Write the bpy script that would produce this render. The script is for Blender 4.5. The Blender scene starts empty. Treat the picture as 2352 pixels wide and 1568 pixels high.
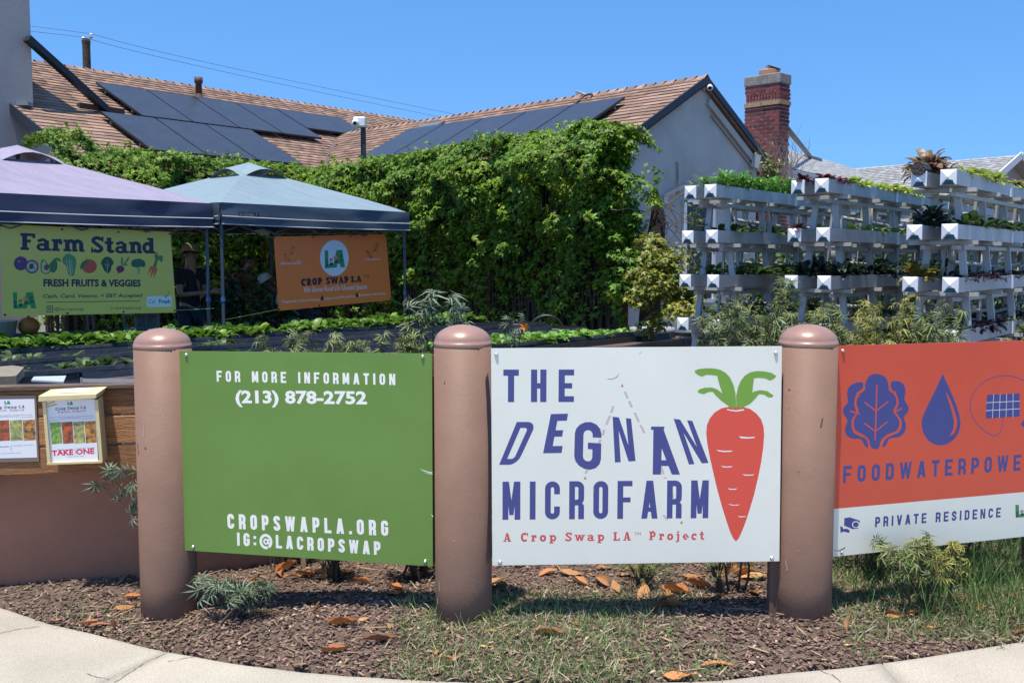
import bpy, bmesh, math, random
import numpy as np
from mathutils import Vector, Matrix, Euler, noise
random.seed(7); rng = np.random.default_rng(11)
sc = bpy.context.scene
# ---------------------------------------------------------------- camera
EYE = 1.55; PITCH = math.atan(184/2300.0); F = 2300.0
cd = bpy.data.cameras.new("camera"); cam = bpy.data.objects.new("camera", cd); sc.collection.objects.link(cam)
cd.sensor_width = 36; cd.lens = 36*F/2352; cd.clip_start = .05; cd.clip_end = 2000
cam.location = (0, 0, EYE); cam.rotation_euler = (math.pi/2-PITCH, 0, 0)
sc.camera = cam
# ---------------------------------------------------------------- sky and sun
w = bpy.data.worlds.new("World"); sc.world = w; w.use_nodes = True
nt = w.node_tree; nt.nodes.clear()
sky = nt.nodes.new("ShaderNodeTexSky"); sky.sky_type = 'NISHITA'; sky.sun_disc = False
SUN = Vector((0.13, 0.21, -1.0)).normalized()
sky.sun_elevation = math.asin(-SUN.z); sky.sun_rotation = math.atan2(-SUN.x, -SUN.y) % (2*math.pi)
sky.altitude = 60; sky.air_density = 1.0; sky.dust_density = 0.25; sky.ozone_density = 3.2
hs = nt.nodes.new("ShaderNodeHueSaturation"); hs.inputs['Saturation'].default_value = 1.24
bg = nt.nodes.new("ShaderNodeBackground"); bg.inputs[1].default_value = 0.142
out = nt.nodes.new("ShaderNodeOutputWorld")
tcw = nt.nodes.new("ShaderNodeTexCoord"); mpw = nt.nodes.new("ShaderNodeMapping"); mpw.vector_type = 'POINT'
mpw.inputs['Location'].default_value = (0, 0, .2); mpw.inputs['Scale'].default_value = (1, 1, .9)      # the haze band of the air model sits below the roofs: a very clear day
nt.links.new(tcw.outputs['Generated'], mpw.inputs[0]); nt.links.new(mpw.outputs[0], sky.inputs[0]) if len(sky.inputs) else None
nt.links.new(sky.outputs[0], hs.inputs['Color']); nt.links.new(hs.outputs[0], bg.inputs[0]); nt.links.new(bg.outputs[0], out.inputs[0])
sl = bpy.data.lights.new("sun", 'SUN'); sl.energy = 4.1; sl.angle = math.radians(.53); sl.color = (1, .94, .83)
so = bpy.data.objects.new("sun", sl); sc.collection.objects.link(so); so.rotation_euler = SUN.to_track_quat('-Z', 'Y').to_euler()
sc.view_settings.view_transform = 'Standard'; sc.view_settings.look = 'None'
sc.view_settings.exposure = 0.75; sc.view_settings.gamma = 1.0; sc.view_settings.use_curve_mapping = False
sc.cycles.max_bounces = 8; sc.cycles.transparent_max_bounces = 8
# ---------------------------------------------------------------- pixel helper: a ray of the surveyed picture (2352 x 1568) meets a real plane
def ray(x, y):
    u = (x-1176)/F; v = (784-y)/F
    return Vector((u, math.cos(PITCH)+v*math.sin(PITCH), -math.sin(PITCH)+v*math.cos(PITCH)))
def at(x, y, Y):
    r = ray(x, y); return Vector((0, 0, EYE))+r*(Y/r.y)
def hit(x, y, P, n):
    r = ray(x, y); E0 = Vector((0, 0, EYE)); return E0+r*((Vector(P)-E0).dot(n)/r.dot(n))
def gnd(x, y, z=0):
    r = ray(x, y); return Vector((0, 0, EYE))+r*((z-EYE)/r.z)
def sstep(a, b, x):
    t = min(1, max(0, (x-a)/(b-a))); return t*t*(3-2*t)
def gz(x, y): return -.09*sstep(-.5, -1.6, x) + .03*sstep(4.6, 6, y)
def gndz(x, y):
    p = gnd(x, y, 0)
    for _ in range(4): p = gnd(x, y, gz(p.x, p.y))
    return p
# ---------------------------------------------------------------- materials
MATS = {}
def lin(r, g, b):
    f = lambda c: (c/255/12.92) if c/255 <= .04045 else ((c/255+.055)/1.055)**2.4
    return (f(r), f(g), f(b))
def mat(name, col, rough=.6, var=0, scale=8, col2=None, bump=0, bscale=40, metal=0, spec=.5, trans=0, island=0, detail=6, hue=0, stretch=None, coat=0, objr=0):
    """plain procedural material: noise mixes col to col2, island/objr give each loose piece its own value, bump is fine relief"""
    if name in MATS: return MATS[name]
    m = bpy.data.materials.new(name); m.use_nodes = True; t = m.node_tree; N = t.nodes; L = t.links
    b = N['Principled BSDF']; b.inputs['Roughness'].default_value = rough; b.inputs['Metallic'].default_value = metal
    b.inputs['Specular IOR Level'].default_value = spec
    if coat: b.inputs['Coat Weight'].default_value = coat; b.inputs['Coat Roughness'].default_value = .08
    tc = N.new('ShaderNodeTexCoord'); vec = tc.outputs['Object']
    if stretch:
        mp = N.new('ShaderNodeMapping'); mp.inputs['Scale'].default_value = stretch; L.new(vec, mp.inputs[0]); vec = mp.outputs[0]
    rgb = N.new('ShaderNodeRGB'); rgb.outputs[0].default_value = (*col, 1); cur = rgb.outputs[0]
    if col2 is not None:
        nz = N.new('ShaderNodeTexNoise'); nz.inputs['Scale'].default_value = scale; nz.inputs['Detail'].default_value = detail; nz.inputs['Roughness'].default_value = .65
        L.new(vec, nz.inputs['Vector'])
        rp = N.new('ShaderNodeValToRGB'); rp.color_ramp.elements[0].position = .36; rp.color_ramp.elements[1].position = .64
        L.new(nz.outputs['Fac'], rp.inputs[0])
        mx = N.new('ShaderNodeMix'); mx.data_type = 'RGBA'; mx.inputs['B'].default_value = (*col2, 1)
        L.new(rp.outputs[0], mx.inputs['Factor']); L.new(cur, mx.inputs['A']); cur = mx.outputs['Result']
    if island or objr or hue:
        ge = N.new('ShaderNodeNewGeometry'); oi = N.new('ShaderNodeObjectInfo')
        ad = N.new('ShaderNodeMath'); ad.operation = 'ADD'; L.new(ge.outputs['Random Per Island'], ad.inputs[0]); L.new(oi.outputs['Random'], ad.inputs[1])
        fr = N.new('ShaderNodeMath'); fr.operation = 'FRACT'; L.new(ad.outputs[0], fr.inputs[0])
        k = max(island, objr)
        h = N.new('ShaderNodeHueSaturation'); L.new(cur, h.inputs['Color'])
        mr = N.new('ShaderNodeMapRange'); mr.inputs['To Min'].default_value = 1-k; mr.inputs['To Max'].default_value = 1+k; L.new(fr.outputs[0], mr.inputs[0]); L.new(mr.outputs[0], h.inputs['Value'])
        m7 = N.new('ShaderNodeMath'); m7.operation = 'MULTIPLY'; m7.inputs[1].default_value = 7.13; L.new(fr.outputs[0], m7.inputs[0])
        f2 = N.new('ShaderNodeMath'); f2.operation = 'FRACT'; L.new(m7.outputs[0], f2.inputs[0])
        mh = N.new('ShaderNodeMapRange'); mh.inputs['To Min'].default_value = .5-hue; mh.inputs['To Max'].default_value = .5+hue; L.new(f2.outputs[0], mh.inputs[0]); L.new(mh.outputs[0], h.inputs['Hue'])
        cur = h.outputs[0]
    L.new(cur, b.inputs['Base Color'])
    if bump:
        nb = N.new('ShaderNodeTexNoise'); nb.inputs['Scale'].default_value = bscale; nb.inputs['Detail'].default_value = 5; L.new(vec, nb.inputs['Vector'])
        bp = N.new('ShaderNodeBump'); bp.inputs['Strength'].default_value = bump; bp.inputs['Distance'].default_value = .02
        L.new(nb.outputs['Fac'], bp.inputs['Height']); L.new(bp.outputs[0], b.inputs['Normal'])
    if trans:
        tr = N.new('ShaderNodeBsdfTranslucent'); L.new(cur, tr.inputs[0]); ms = N.new('ShaderNodeMixShader'); ms.inputs[0].default_value = trans
        L.new(b.outputs[0], ms.inputs[1]); L.new(tr.outputs[0], ms.inputs[2]); L.new(ms.outputs[0], N['Material Output'].inputs[0])
    MATS[name] = m; return m
# ---------------------------------------------------------------- mesh builder
class MB:
    def __init__(s): s.v = []; s.f = []; s.smooth = False; s.marks = []
    def mark(s): s.marks.append((len(s.v), len(s.f)))
    def add(s, vs, fs):
        o = len(s.v); s.v += [tuple(v) for v in vs]; s.f += [tuple(i+o for i in f) for f in fs]; return s
    def box(s, c, size, M=None):
        x, y, z = [d/2 for d in size]; vs = [Vector((a*x, b*y, d*z)) for a in (-1, 1) for b in (-1, 1) for d in (-1, 1)]
        if M is not None: vs = [M @ v for v in vs]
        c = Vector(c); return s.add([v+c for v in vs], [(0, 1, 3, 2), (4, 6, 7, 5), (0, 4, 5, 1), (2, 3, 7, 6), (0, 2, 6, 4), (1, 5, 7, 3)])
    def obox(s, p, X, Y, Z):          # box from a corner and three edge vectors
        p, X, Y, Z = map(Vector, (p, X, Y, Z))
        vs = [p, p+Z, p+Y, p+Y+Z, p+X, p+X+Z, p+X+Y, p+X+Y+Z]
        return s.add(vs, [(0, 1, 3, 2), (4, 6, 7, 5), (0, 4, 5, 1), (2, 3, 7, 6), (0, 2, 6, 4), (1, 5, 7, 3)])
    def beam(s, a, b, w_, h_, up=(0, 0, 1)):
        a, b = Vector(a), Vector(b); d = (b-a); dn = d.normalized(); side = dn.cross(Vector(up))
        if side.length < 1e-4: side = Vector((1, 0, 0))
        side.normalize(); u = side.cross(dn)
        return s.obox(a-side*w_/2-u*h_/2, side*w_, d, u*h_)
    def tube(s, pts, r, n=8, cap=True):
        pts = [Vector(p) for p in pts]; rr = r if isinstance(r, (list, tuple)) else [r]*len(pts)
        o = len(s.v); ref = None
        for i, p in enumerate(pts):
            d = (pts[min(i+1, len(pts)-1)]-pts[max(i-1, 0)]).normalized()
            if ref is None: ref = d.orthogonal().normalized()
            ref = (ref-d*ref.dot(d)).normalized(); bi = d.cross(ref)
            s.v += [tuple(p+(ref*math.cos(2*math.pi*k/n)+bi*math.sin(2*math.pi*k/n))*rr[i]) for k in range(n)]
        for i in range(len(pts)-1):
            for k in range(n): a = o+i*n+k; b = o+i*n+(k+1) % n; s.f.append((a, b, b+n, a+n))
        if cap: s.f.append(tuple(o+k for k in reversed(range(n)))); s.f.append(tuple(o+(len(pts)-1)*n+k for k in range(n)))
        return s
    def lathe(s, c, prof, n=48):
        c = Vector(c); o = len(s.v)
        for r, z in prof: s.v += [(c.x+r*math.cos(2*math.pi*k/n), c.y+r*math.sin(2*math.pi*k/n), c.z+z) for k in range(n)]
        for i in range(len(prof)-1):
            for k in range(n): a = o+i*n+k; b = o+i*n+(k+1) % n; s.f.append((a, b, b+n, a+n))
        s.f.append(tuple(o+k for k in reversed(range(n)))); s.f.append(tuple(o+(len(prof)-1)*n+k for k in range(n)))
        return s
    def prism(s, pts, d):             # polygon in space extruded by d
        n = len(pts); pts = [Vector(p) for p in pts]; d = Vector(d)
        return s.add(pts+[p+d for p in pts], [tuple(range(n)), tuple(range(2*n-1, n-1, -1))]+[(i, i+n, (i+1) % n+n, (i+1) % n) for i in range(n)])
    def mesh(s, name, m, smooth=False):
        me = bpy.data.meshes.new(name); me.from_pydata(s.v, [], s.f); me.update()
        if m: me.materials.append(m)
        if smooth or s.smooth: me.shade_smooth()
        return me
COL = sc.collection.objects
def link(name, data, parent=None):
    o = bpy.data.objects.new(name, data); COL.link(o)
    if parent is not None: setparent(o, parent)
    return o
def wm(o): return (wm(o.parent) @ o.matrix_parent_inverse if o.parent else Matrix()) @ o.matrix_basis
def setparent(o, p): o.parent = p; o.matrix_parent_inverse = wm(p).inverted()
def obj(name, mb, m, parent=None, smooth=False, bevel=0): 
    o = link(name, mb.mesh(name, m, smooth), parent)
    if bevel: addbevel(o, bevel)
    return o
def addbevel(o, wd, seg=2):
    b = o.modifiers.new("bevel", 'BEVEL'); b.width = wd; b.segments = seg; b.limit_method = 'ANGLE'; b.angle_limit = math.radians(40)
def tag(o, label=None, cat=None, group=None, kind=None):
    if label: o['label'] = label
    if cat: o['category'] = cat
    if group: o['group'] = group
    if kind: o['kind'] = kind
    return o
def thing(name, label, cat, loc=(0, 0, 0), group=None):
    o = bpy.data.objects.new(name, None); COL.link(o); o.location = loc; o.empty_display_size = .1
    return tag(o, label, cat, group)
def copy_tree(o, parent=None):
    c = o.copy(); COL.link(c)
    if parent is not None:
        inv = o.matrix_parent_inverse.copy(); c.parent = parent; c.matrix_parent_inverse = inv
    for ch in list(o.children): copy_tree(ch, c)
    return c
# ---------------------------------------------------------------- clouds of leaves: one template repeated into one mesh
def rotm(n, spin):
    """N x 3 normals and spins to N x 3 x 3 matrices; template z goes to the normal"""
    n = n/np.linalg.norm(n, axis=1, keepdims=True); a = np.where(np.abs(n[:, 2:3]) < .95, [[0, 0, 1.]], [[1., 0, 0]])
    x = np.cross(a, n); x /= np.linalg.norm(x, axis=1, keepdims=True); y = np.cross(n, x)
    c = np.cos(spin)[:, None]; s_ = np.sin(spin)[:, None]
    return np.stack([x*c+y*s_, -x*s_+y*c, n], axis=2)
def cloud_mesh(name, tv, tf, pos, R, scale, m, smooth=False):
    tv = np.array(tv, float); N = len(pos); k = len(tv)
    sc_ = np.asarray(scale, float); sc_ = sc_[:, None, None] if sc_.ndim == 1 else sc_[:, None, :]
    V = np.einsum('nij,nkj->nki', R, tv[None]*sc_)+np.asarray(pos)[:, None, :]
    lens = np.array([len(f) for f in tf]); flat = np.concatenate([np.array(f) for f in tf])
    loops = (flat[None, :]+(np.arange(N)*k)[:, None]).ravel(); tot = np.tile(lens, N); st = np.concatenate([[0], np.cumsum(tot)[:-1]])
    me = bpy.data.meshes.new(name); me.vertices.add(N*k); me.vertices.foreach_set('co', V.ravel().astype(np.float32))
    me.loops.add(len(loops)); me.loops.foreach_set('vertex_index', loops.astype(np.int32))
    me.polygons.add(len(tot)); me.polygons.foreach_set('loop_start', st.astype(np.int32)); me.polygons.foreach_set('loop_total', tot.astype(np.int32))
    me.update(calc_edges=True); me.materials.append(m)
    if smooth: me.shade_smooth()
    return me
def lobe(a, L, wd, bend=.25):
    """one leaflet as a folded kite along angle a"""
    c, s_ = math.cos(a), math.sin(a)
    P = [(0, 0, 0), (.45*L, wd/2, .06*L), (.5*L, 0, 0), (.45*L, -wd/2, .06*L), (L, 0, -bend*L)]
    V = [(x*c-y*s_, x*s_+y*c, z) for x, y, z in P]
    return V, [(0, 2, 1), (0, 3, 2), (1, 2, 4), (2, 3, 4)]
def multi(lobes):
    V, Fc = [], []
    for l in lobes:
        v, f = lobe(*l); o = len(V); V += v; Fc += [tuple(i+o for i in q) for q in f]
    return V, Fc
VINE = multi([(0, 1, .42), (.95, .85, .36), (-.95, .85, .36), (1.9, .5, .26), (-1.9, .5, .26)])
LANCE = multi([(0, 1, .13, .35)])
PALM = multi([(0, 1, .13, .35), (.6, .85, .12, .35), (-.6, .85, .12, .35), (1.2, .65, .10, .3), (-1.2, .65, .10, .3)])
OVAL = multi([(0, 1, .5, .2)])
def broad():                          # lettuce or chard leaf, standing on its stalk along +z, arching outward (+x)
    V = []; 
    for i, (z, x, wd) in enumerate(((0, 0, .06), (.3, .05, .30), (.65, .2, .55), (.9, .45, .48), (.98, .7, .15))):
        V += [(x-.05, -wd/2, z), (x, 0, z-.03), (x-.05, wd/2, z)]
    Fc = []
    for i in range(4):
        for j in range(2): a = i*3+j; Fc.append((a, a+1, a+4, a+3))
    return V, Fc
BROAD = broad()
BLADE = ([(-.012, 0, 0), (.012, 0, 0), (-.01, .08, .35), (.01, .08, .35), (-.007, .26, .66), (.007, .26, .66), (0, .55, .85)], [(0, 1, 3, 2), (2, 3, 5, 4), (4, 5, 6)])
def randn(n): v = rng.normal(size=(n, 3)); return v/np.linalg.norm(v, axis=1, keepdims=True)
# ---------------------------------------------------------------- flat print on signs
PT = {}
class Sheet:
    """a sign face: plane through three surveyed corners; print is placed on it in metres"""
    def __init__(s, TL, TR, BL):
        s.O = Vector(BL); s.U = (Vector(TR)-Vector(TL)).normalized(); V0 = Vector(TL)-Vector(BL); s.N = s.U.cross(V0).normalized()
        s.V = s.N.cross(s.U).normalized(); s.k = 0
        if s.N.dot(-s.O+Vector((0, 0, EYE))) < 0: s.N = -s.N
    def px(s, x, y):
        p = hit(x, y, s.O, s.N)-s.O; return Vector((p.dot(s.U), p.dot(s.V)))
    def P(s, q, off=0): return s.O+s.U*q[0]+s.V*q[1]+s.N*off
    def poly(s, mb, pts, lift=1):     # pts in metres
        s.k += 1; off = .00014*lift+(s.k % 12)*.000008
        mb.add([s.P(p, off) for p in pts], [tuple(range(len(pts)))])
    def shape(s, mb, pix, lift=1): s.poly(mb, [s.px(*p) for p in pix], lift)
def stroke_polys(pts, t, closed=False, cap=True):
    """outline quads of a thick polyline"""
    pts = [Vector(p) for p in pts]; n = len(pts)
    if cap and not closed:
        pts[0] = pts[0]+(pts[0]-pts[1]).normalized()*t/2; pts[-1] = pts[-1]+(pts[-1]-pts[-2]).normalized()*t/2
    L_, R_ = [], []
    for i in range(n):
        a = pts[i-1] if (i > 0 or closed) else None; b = pts[(i+1) % n] if (i < n-1 or closed) else None
        d1 = (pts[i]-a).normalized() if a is not None else None; d2 = (b-pts[i]).normalized() if b is not None else None
        if d1 is None: d1 = d2
        if d2 is None: d2 = d1
        n1 = Vector((-d1.y, d1.x)); n2 = Vector((-d2.y, d2.x)); m = (n1+n2)
        m = m.normalized() if m.length > 1e-6 else n1; k = t/2/max(.35, m.dot(n1))
        L_.append(pts[i]+m*k); R_.append(pts[i]-m*k)
    return [[L_[i], L_[(i+1) % n], R_[(i+1) % n], R_[i]] for i in range(n if closed else n-1)]
def arc(cx, cy, rx, ry, a0, a1, n=7): return [(cx+rx*math.cos(math.radians(a0+(a1-a0)*i/n)), cy+ry*math.sin(math.radians(a0+(a1-a0)*i/n))) for i in range(n+1)]
def cond(ch, W, t):
    """condensed grotesque capital: list of polygons in a box W x 1"""
    L, R, B, T, C = t/2, W-t/2, t/2, 1-t/2, W/2; r = (R-L)/2; S = []
    def st(p, **k): S.extend(stroke_polys(p, t, **k))
    q = lambda *p: S.append([Vector(a) for a in p])
    if ch in 'EFLTHI':
        if ch == 'I': q((C-t/2, 0), (C+t/2, 0), (C+t/2, 1), (C-t/2, 1))
        elif ch == 'T': q((C-t/2, 0), (C+t/2, 0), (C+t/2, 1-t), (C-t/2, 1-t)); q((0, 1-t), (W, 1-t), (W, 1), (0, 1))
        else:
            q((0, 0), (t, 0), (t, 1), (0, 1))
            if ch == 'H': q((W-t, 0), (W, 0), (W, 1), (W-t, 1)); q((t, .5-t/2.3), (W-t, .5-t/2.3), (W-t, .5+t/2.3), (t, .5+t/2.3))
            if ch in 'EF': q((t, 1-t*.95), (W, 1-t*.95), (W, 1), (t, 1)); q((t, .5-t/2.3), (W*.88, .5-t/2.3), (W*.88, .5+t/2.3), (t, .5+t/2.3))
            if ch in 'EL': q((t, 0), (W, 0), (W, t*.95), (t, t*.95))
    elif ch in 'O0': st(arc(C, T-r, r, r, 0, 180)+arc(C, B+r, r, r, 180, 360), closed=True)
    elif ch == 'C': st([(R, min(.66, T-r-.03))]+arc(C, T-r, r, r, 0, 180)+arc(C, B+r, r, r, 180, 360)+[(R, max(.34, B+r+.03))], cap=False)
    elif ch == 'G': st([(R, min(.68, T-r-.02))]+arc(C, T-r, r, r, 0, 180)+arc(C, B+r, r, r, 180, 360)+[(R, max(.5, B+r+.01))], cap=False); q((C, .5-t*.4), (W, .5-t*.4), (W, .5+t*.4), (C, .5+t*.4))
    elif ch == 'D': q((0, 0), (t, 0), (t, 1), (0, 1)); st([(t, B)]+arc(R-r*.9, B+r*.9, r*.9, r*.9, -90, 0)+arc(R-r*.9, T-r*.9, r*.9, r*.9, 0, 90)+[(t, T)], cap=False)
    elif ch in 'PR':
        q((0, 0), (t, 0), (t, 1), (0, 1)); m = .44; k = min(r*.9, (T-m)/2)
        st([(t, m)]+arc(R-k, m+k, k, k, -90, 0)+arc(R-k, T-k, k, k, 0, 90)+[(t, T)], cap=False)
        if ch == 'R': q((C-.03, m-t*.3), (C+.1*W, m+t*.3), (W-t*.1, m-.05), (W, .34), (W, 0), (W-t, 0), (W-t, .36))
    elif ch == 'S': yT, yB = T-r, B+r; st([(R, yT-.05)]+arc(C, yT, r, r, 0, 180)+[(L, max(.60, yT-.04)), (L+.14*W, .565), (R-.14*W, .435), (R, min(.40, yB+.04))]+arc(C, yB, r, r, 0, -180)+[(L, yB+.05)], cap=False)
    elif ch in 'U': st([(L, 1)]+arc(C, B+r, r, r, 180, 360)+[(R, 1)], cap=False)
    elif ch in 'AV':
        s_ = [[(0, 0), (t, 0), (C+t*.58, 1), (C-t*.58, 1)], [(W-t, 0), (W, 0), (C+t*.58, 1), (C-t*.58, 1)]]
        if ch == 'A': s_.append([(W*.22, .18), (W*.78, .18), (W*.73, .18+t*.8), (W*.27, .18+t*.8)])
        if ch == 'V': s_ = [[(x, 1-y) for x, y in p] for p in s_]
        for p in s_: q(*p)
    elif ch == 'W':
        h = t*.86
        for a, b in ((0, .29), (.5, .29), (.5, .71), (1, .71)):
            xa = min(max(a*W, h/2), W-h/2); xb = b*W; q((xa-h/2, 1), (xa+h/2, 1), (xb+h/2, 0), (xb-h/2, 0))
    elif ch == 'M':
        q((0, 0), (t, 0), (t, 1), (0, 1)); q((W-t, 0), (W, 0), (W, 1), (W-t, 1))
        q((t*.5, 1), (t*1.1, 1), (C+t*.35, .12), (C-t*.35, .12)); q((W-t*.5, 1), (W-t*1.1, 1), (C-t*.35, .12), (C+t*.35, .12))
    elif ch == 'N': q((0, 0), (t*.95, 0), (t*.95, 1), (0, 1)); q((W-t*.95, 0), (W, 0), (W, 1), (W-t*.95, 1)); q((t*.3, 1), (t*1.15, 1), (W-t*.3, 0), (W-t*1.15, 0))
    elif ch == '.': q((0, 0), (t, 0), (t, t), (0, t))
    elif ch == ':': q((0, .12), (t, .12), (t, .12+t), (0, .12+t)); q((0, .6), (t, .6), (t, .6+t), (0, .6+t))
    elif ch == '@':
        st(arc(C, .45, W/2-t*.3, .48, -60, 290, 16), cap=False); S.extend(stroke_polys(arc(C, .45, W*.16, .17, 0, 330, 9), t*.62, closed=True)); S.extend(stroke_polys([(C+W*.2, .65), (C+W*.2, .32), (C+W*.36, .3)], t*.6, cap=False))
    return S
CW = {'I': .17, '.': .17, ':': .17, 'M': .5, 'W': .62, '@': .8, ' ': .32, 'T': .42, 'A': .46, 'V': .46, 'N': .44}
def slab(ch, t=.2):
    """heavy slab-serif letter: polygons, width"""
    S = []; h = t*.72; x_ = .72
    def q(*p): S.append([Vector(a) for a in p])
    def rect(x0, y0, x1, y1): q((x0, y0), (x1, y0), (x1, y1), (x0, y1))
    def st(p, tt=t, **k): S.extend(stroke_polys(p, tt, **k))
    e = .085
    if ch == 'F': rect(e, 0, e+t, 1); rect(0, 0, 2*e+t, h*.9); rect(0, 1-h, .72, 1); rect(.72-h*.8, .72, .72, 1); rect(e+t, .45, .5, .45+h); W = .74
    elif ch == 'L': rect(e, 0, e+t, 1); rect(0, 1-h*.9, 2*e+t, 1); rect(0, 0, .68, h); rect(.68-h*.8, 0, .68, .3); W = .7
    elif ch in 'PRD':
        rect(e, 0, e+t, 1); rect(0, 0, 2*e+t, h*.9); m = .42 if ch != 'D' else h/2; k = (1-h/2-m)/2; R = .6 if ch != 'D' else .66
        st([(0, 1-h/2), (R-k, 1-h/2)]+arc(R-k, m+k, k, k, 90, -90)+[(e, m)], tt=h*1.15, cap=False); rect(R-t*.55, m+k*.4, R+t*.35, 1-h/2-k*.4)
        if ch == 'R': q((.3, m), (.5, m), (.68, 0), (.44, 0)); rect(.44, 0, .78, h*.8)
        W = .74 if ch != 'R' else .8
    elif ch == 'A': q((.08, 0), (.08+h*.9, 0), (.42, 1), (.3, 1)); q((.5, 0), (.5+t*1.1, 0), (.5, 1), (.28, 1)); rect(.18, .24, .55, .24+h*.8); rect(0, 0, .3, h*.8); rect(.44, 0, .8, h*.8); W = .82
    elif ch in 'COo':
        H = x_ if ch == 'o' else 1; R = .33 if ch == 'o' else .37; cy = H/2
        if ch == 'C': st(arc(R+.01, cy, R-t/2, H/2-h/2, 45, 320, 14), cap=False); rect(2*R-h*.7, .64, 2*R, 1)
        else: st(arc(R, cy, R-t/2, H/2-h/2, 0, 360, 16)[:-1], closed=True)
        W = 2*R+.02
    elif ch == 'c': st(arc(.3, .36, .3-t/2, .36-h/2, 50, 320, 12), cap=False); rect(.5-h*.5, .44, .56, .72); W = .58
    elif ch == 'e': st([(.1, .36), (.56, .36)]+arc(.3, .36, .3-t/2, .36-h/2, 10, 320, 12), tt=h*.95, cap=False); rect(.02, .2, .02+t, .52); W = .62
    elif ch in 'ad':
        rect(.38, 0, .38+t, x_-.1 if ch == 'a' else 1); rect(.38, 0, .72, h*.85)
        if ch == 'a': st([(.06, .56)]+arc(.32, .46, .16, .2, 130, 0, 6), tt=h, cap=False); st(arc(.28, .21, .2, .16, 20, 340, 10), tt=h*.95, cap=False)
        else: st(arc(.28, .36, .2, .36-h/2, 20, 340, 12), tt=t*.85, cap=False); rect(.26, 1-h*.85, .48, 1)
        W = .72
    elif ch in 'p': rect(e, -.26, e+t, x_); rect(0, x_-h*.85, .2, x_); rect(0, -.26, .42, -.26+h*.8); st(arc(.4, .36, .2, .36-h/2, -155, 155, 12), tt=t*.85, cap=False); W = .68
    elif ch in 'rnm':
        rect(e, 0, e+t, x_); rect(0, x_-h*.85, .2, x_); rect(0, 0, 2*e+t, h*.85); W = .5
        if ch == 'r': st([(e+t/2, .45)]+arc(.42, .45, .2, .2, 150, 70, 5), tt=t*.85, cap=False); rect(.36, .42, .54, .64); W = .56
        if ch in 'nm': 
            for i in range(1 if ch == 'n' else 2):
                x0 = e+t*.5+i*.36; st([(x0, .42)]+arc(x0+.18, .46, .18, .19, 160, 0, 6)+[(x0+.36, 0)], tt=t*.92, cap=False); rect(x0+.25, 0, x0+.53, h*.85)
            W = .72 if ch == 'n' else 1.08
    elif ch == 'S' : st(arc(.33, .74, .33-t/2, .26-h/2, 10, 200, 9)+arc(.33, .26, .33-t/2, .26-h/2, 60, -160, 9), tt=t*.85, cap=False); rect(.56, .68, .66, 1); rect(0, 0, .1, .32); W = .68
    elif ch == 't': rect(.12, .1, .12+t, .95); rect(0, x_-h, .46, x_); st([(.12+t/2, .2)]+arc(.34, .2, .12, .13, 180, 350, 6), tt=h, cap=False); W = .52
    elif ch == 'j': rect(.1, -.1, .1+t, x_); rect(0, x_-h*.85, .2, x_); rect(.08, .82, .08+t, 1.0); st([(.1+t/2, 0), (.08+t/2, -.15), (-.04, -.2)], tt=h, cap=False); W = .38
    elif ch in 'wW':
        H = x_ if ch == 'w' else 1; X = .95 if ch == 'w' else 1.1; k = t*.8
        for a, b in ((.1, .3), (.5, .3), (.5, .7), (.9, .7)): q((a*X-k/2, H), (a*X+k/2, H), (b*X+k/2, 0), (b*X-k/2, 0))
        for a in (.1, .5, .9): rect(a*X-.16, H-h*.8, a*X+.16, H)
        W = X
    else: W = .34
    return S, W
def line_cond(sh, mb, text, a, b, cap, t=.19, gap=.2, wmul=1, lift=1):
    """a: left end, b: right end of the base line in picture points, cap: cap height there"""
    A = sh.px(*a); Bp = sh.px(*b); up = sh.px(a[0], a[1]-cap)-A; H = up.length; D = Bp-A; Lw = D.length; D.normalize(); Up = Vector((-D.y, D.x))
    ws = [CW.get(c, .42)*wmul for c in text]; tot = sum(ws)+gap*(len(text)-1); k = Lw/tot; x = 0
    for c, w_ in zip(text, ws):
        mb.mark()
        for p in cond(c, w_*k/H, t): sh.poly(mb, [A+D*(x*k)+D*(q.x*H)+Up*(q.y*H) for q in p], lift)
        x += w_+gap
def line_slab(sh, mb, text, a, b, cap, t=.2, gap=.07, lift=1):
    A = sh.px(*a); Bp = sh.px(*b); H = (sh.px(a[0], a[1]-cap)-A).length; D = Bp-A; Lw = D.length; D.normalize(); Up = Vector((-D.y, D.x))
    gl = [slab(c, t) for c in text]; tot = sum(g[1] for g in gl)+gap*(len(text)-1); k = Lw/tot; x = 0
    for S, w_ in gl:
        mb.mark()
        for p in S: sh.poly(mb, [A+D*((x+q.x)*k)+Up*(q.y*H) for q in p], lift)
        x += w_+gap
def glyph_quad(sh, mb, polys, W, quad, lift=1):
    """quad: picture points BL BR TR TL of the letter box"""
    BL, BR, TR, TL = [sh.px(*p) for p in quad]; mb.mark()
    for p in polys: sh.poly(mb, [(BL*(1-q.x/W)+BR*(q.x/W))*(1-q.y)+(TL*(1-q.x/W)+TR*(q.x/W))*q.y for q in p], lift)
TXT = {}
def text_mesh(s, bold=0, shear=0):
    k = (s, bold, shear)
    if k not in TXT:
        cu = bpy.data.curves.new("t", 'FONT'); cu.body = s; cu.offset = bold; cu.shear = shear; cu.resolution_u = 2; o = bpy.data.objects.new("t", cu); COL.link(o)
        bpy.context.view_layer.update(); me = bpy.data.meshes.new_from_object(o.evaluated_get(bpy.context.evaluated_depsgraph_get()))
        V = np.array([v.co[:2] for v in me.vertices]); Fc = [tuple(p.vertices) for p in me.polygons]
        bpy.data.meshes.remove(me); bpy.data.objects.remove(o); bpy.data.curves.remove(cu); TXT[k] = (V, Fc)
    return TXT[k]
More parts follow.
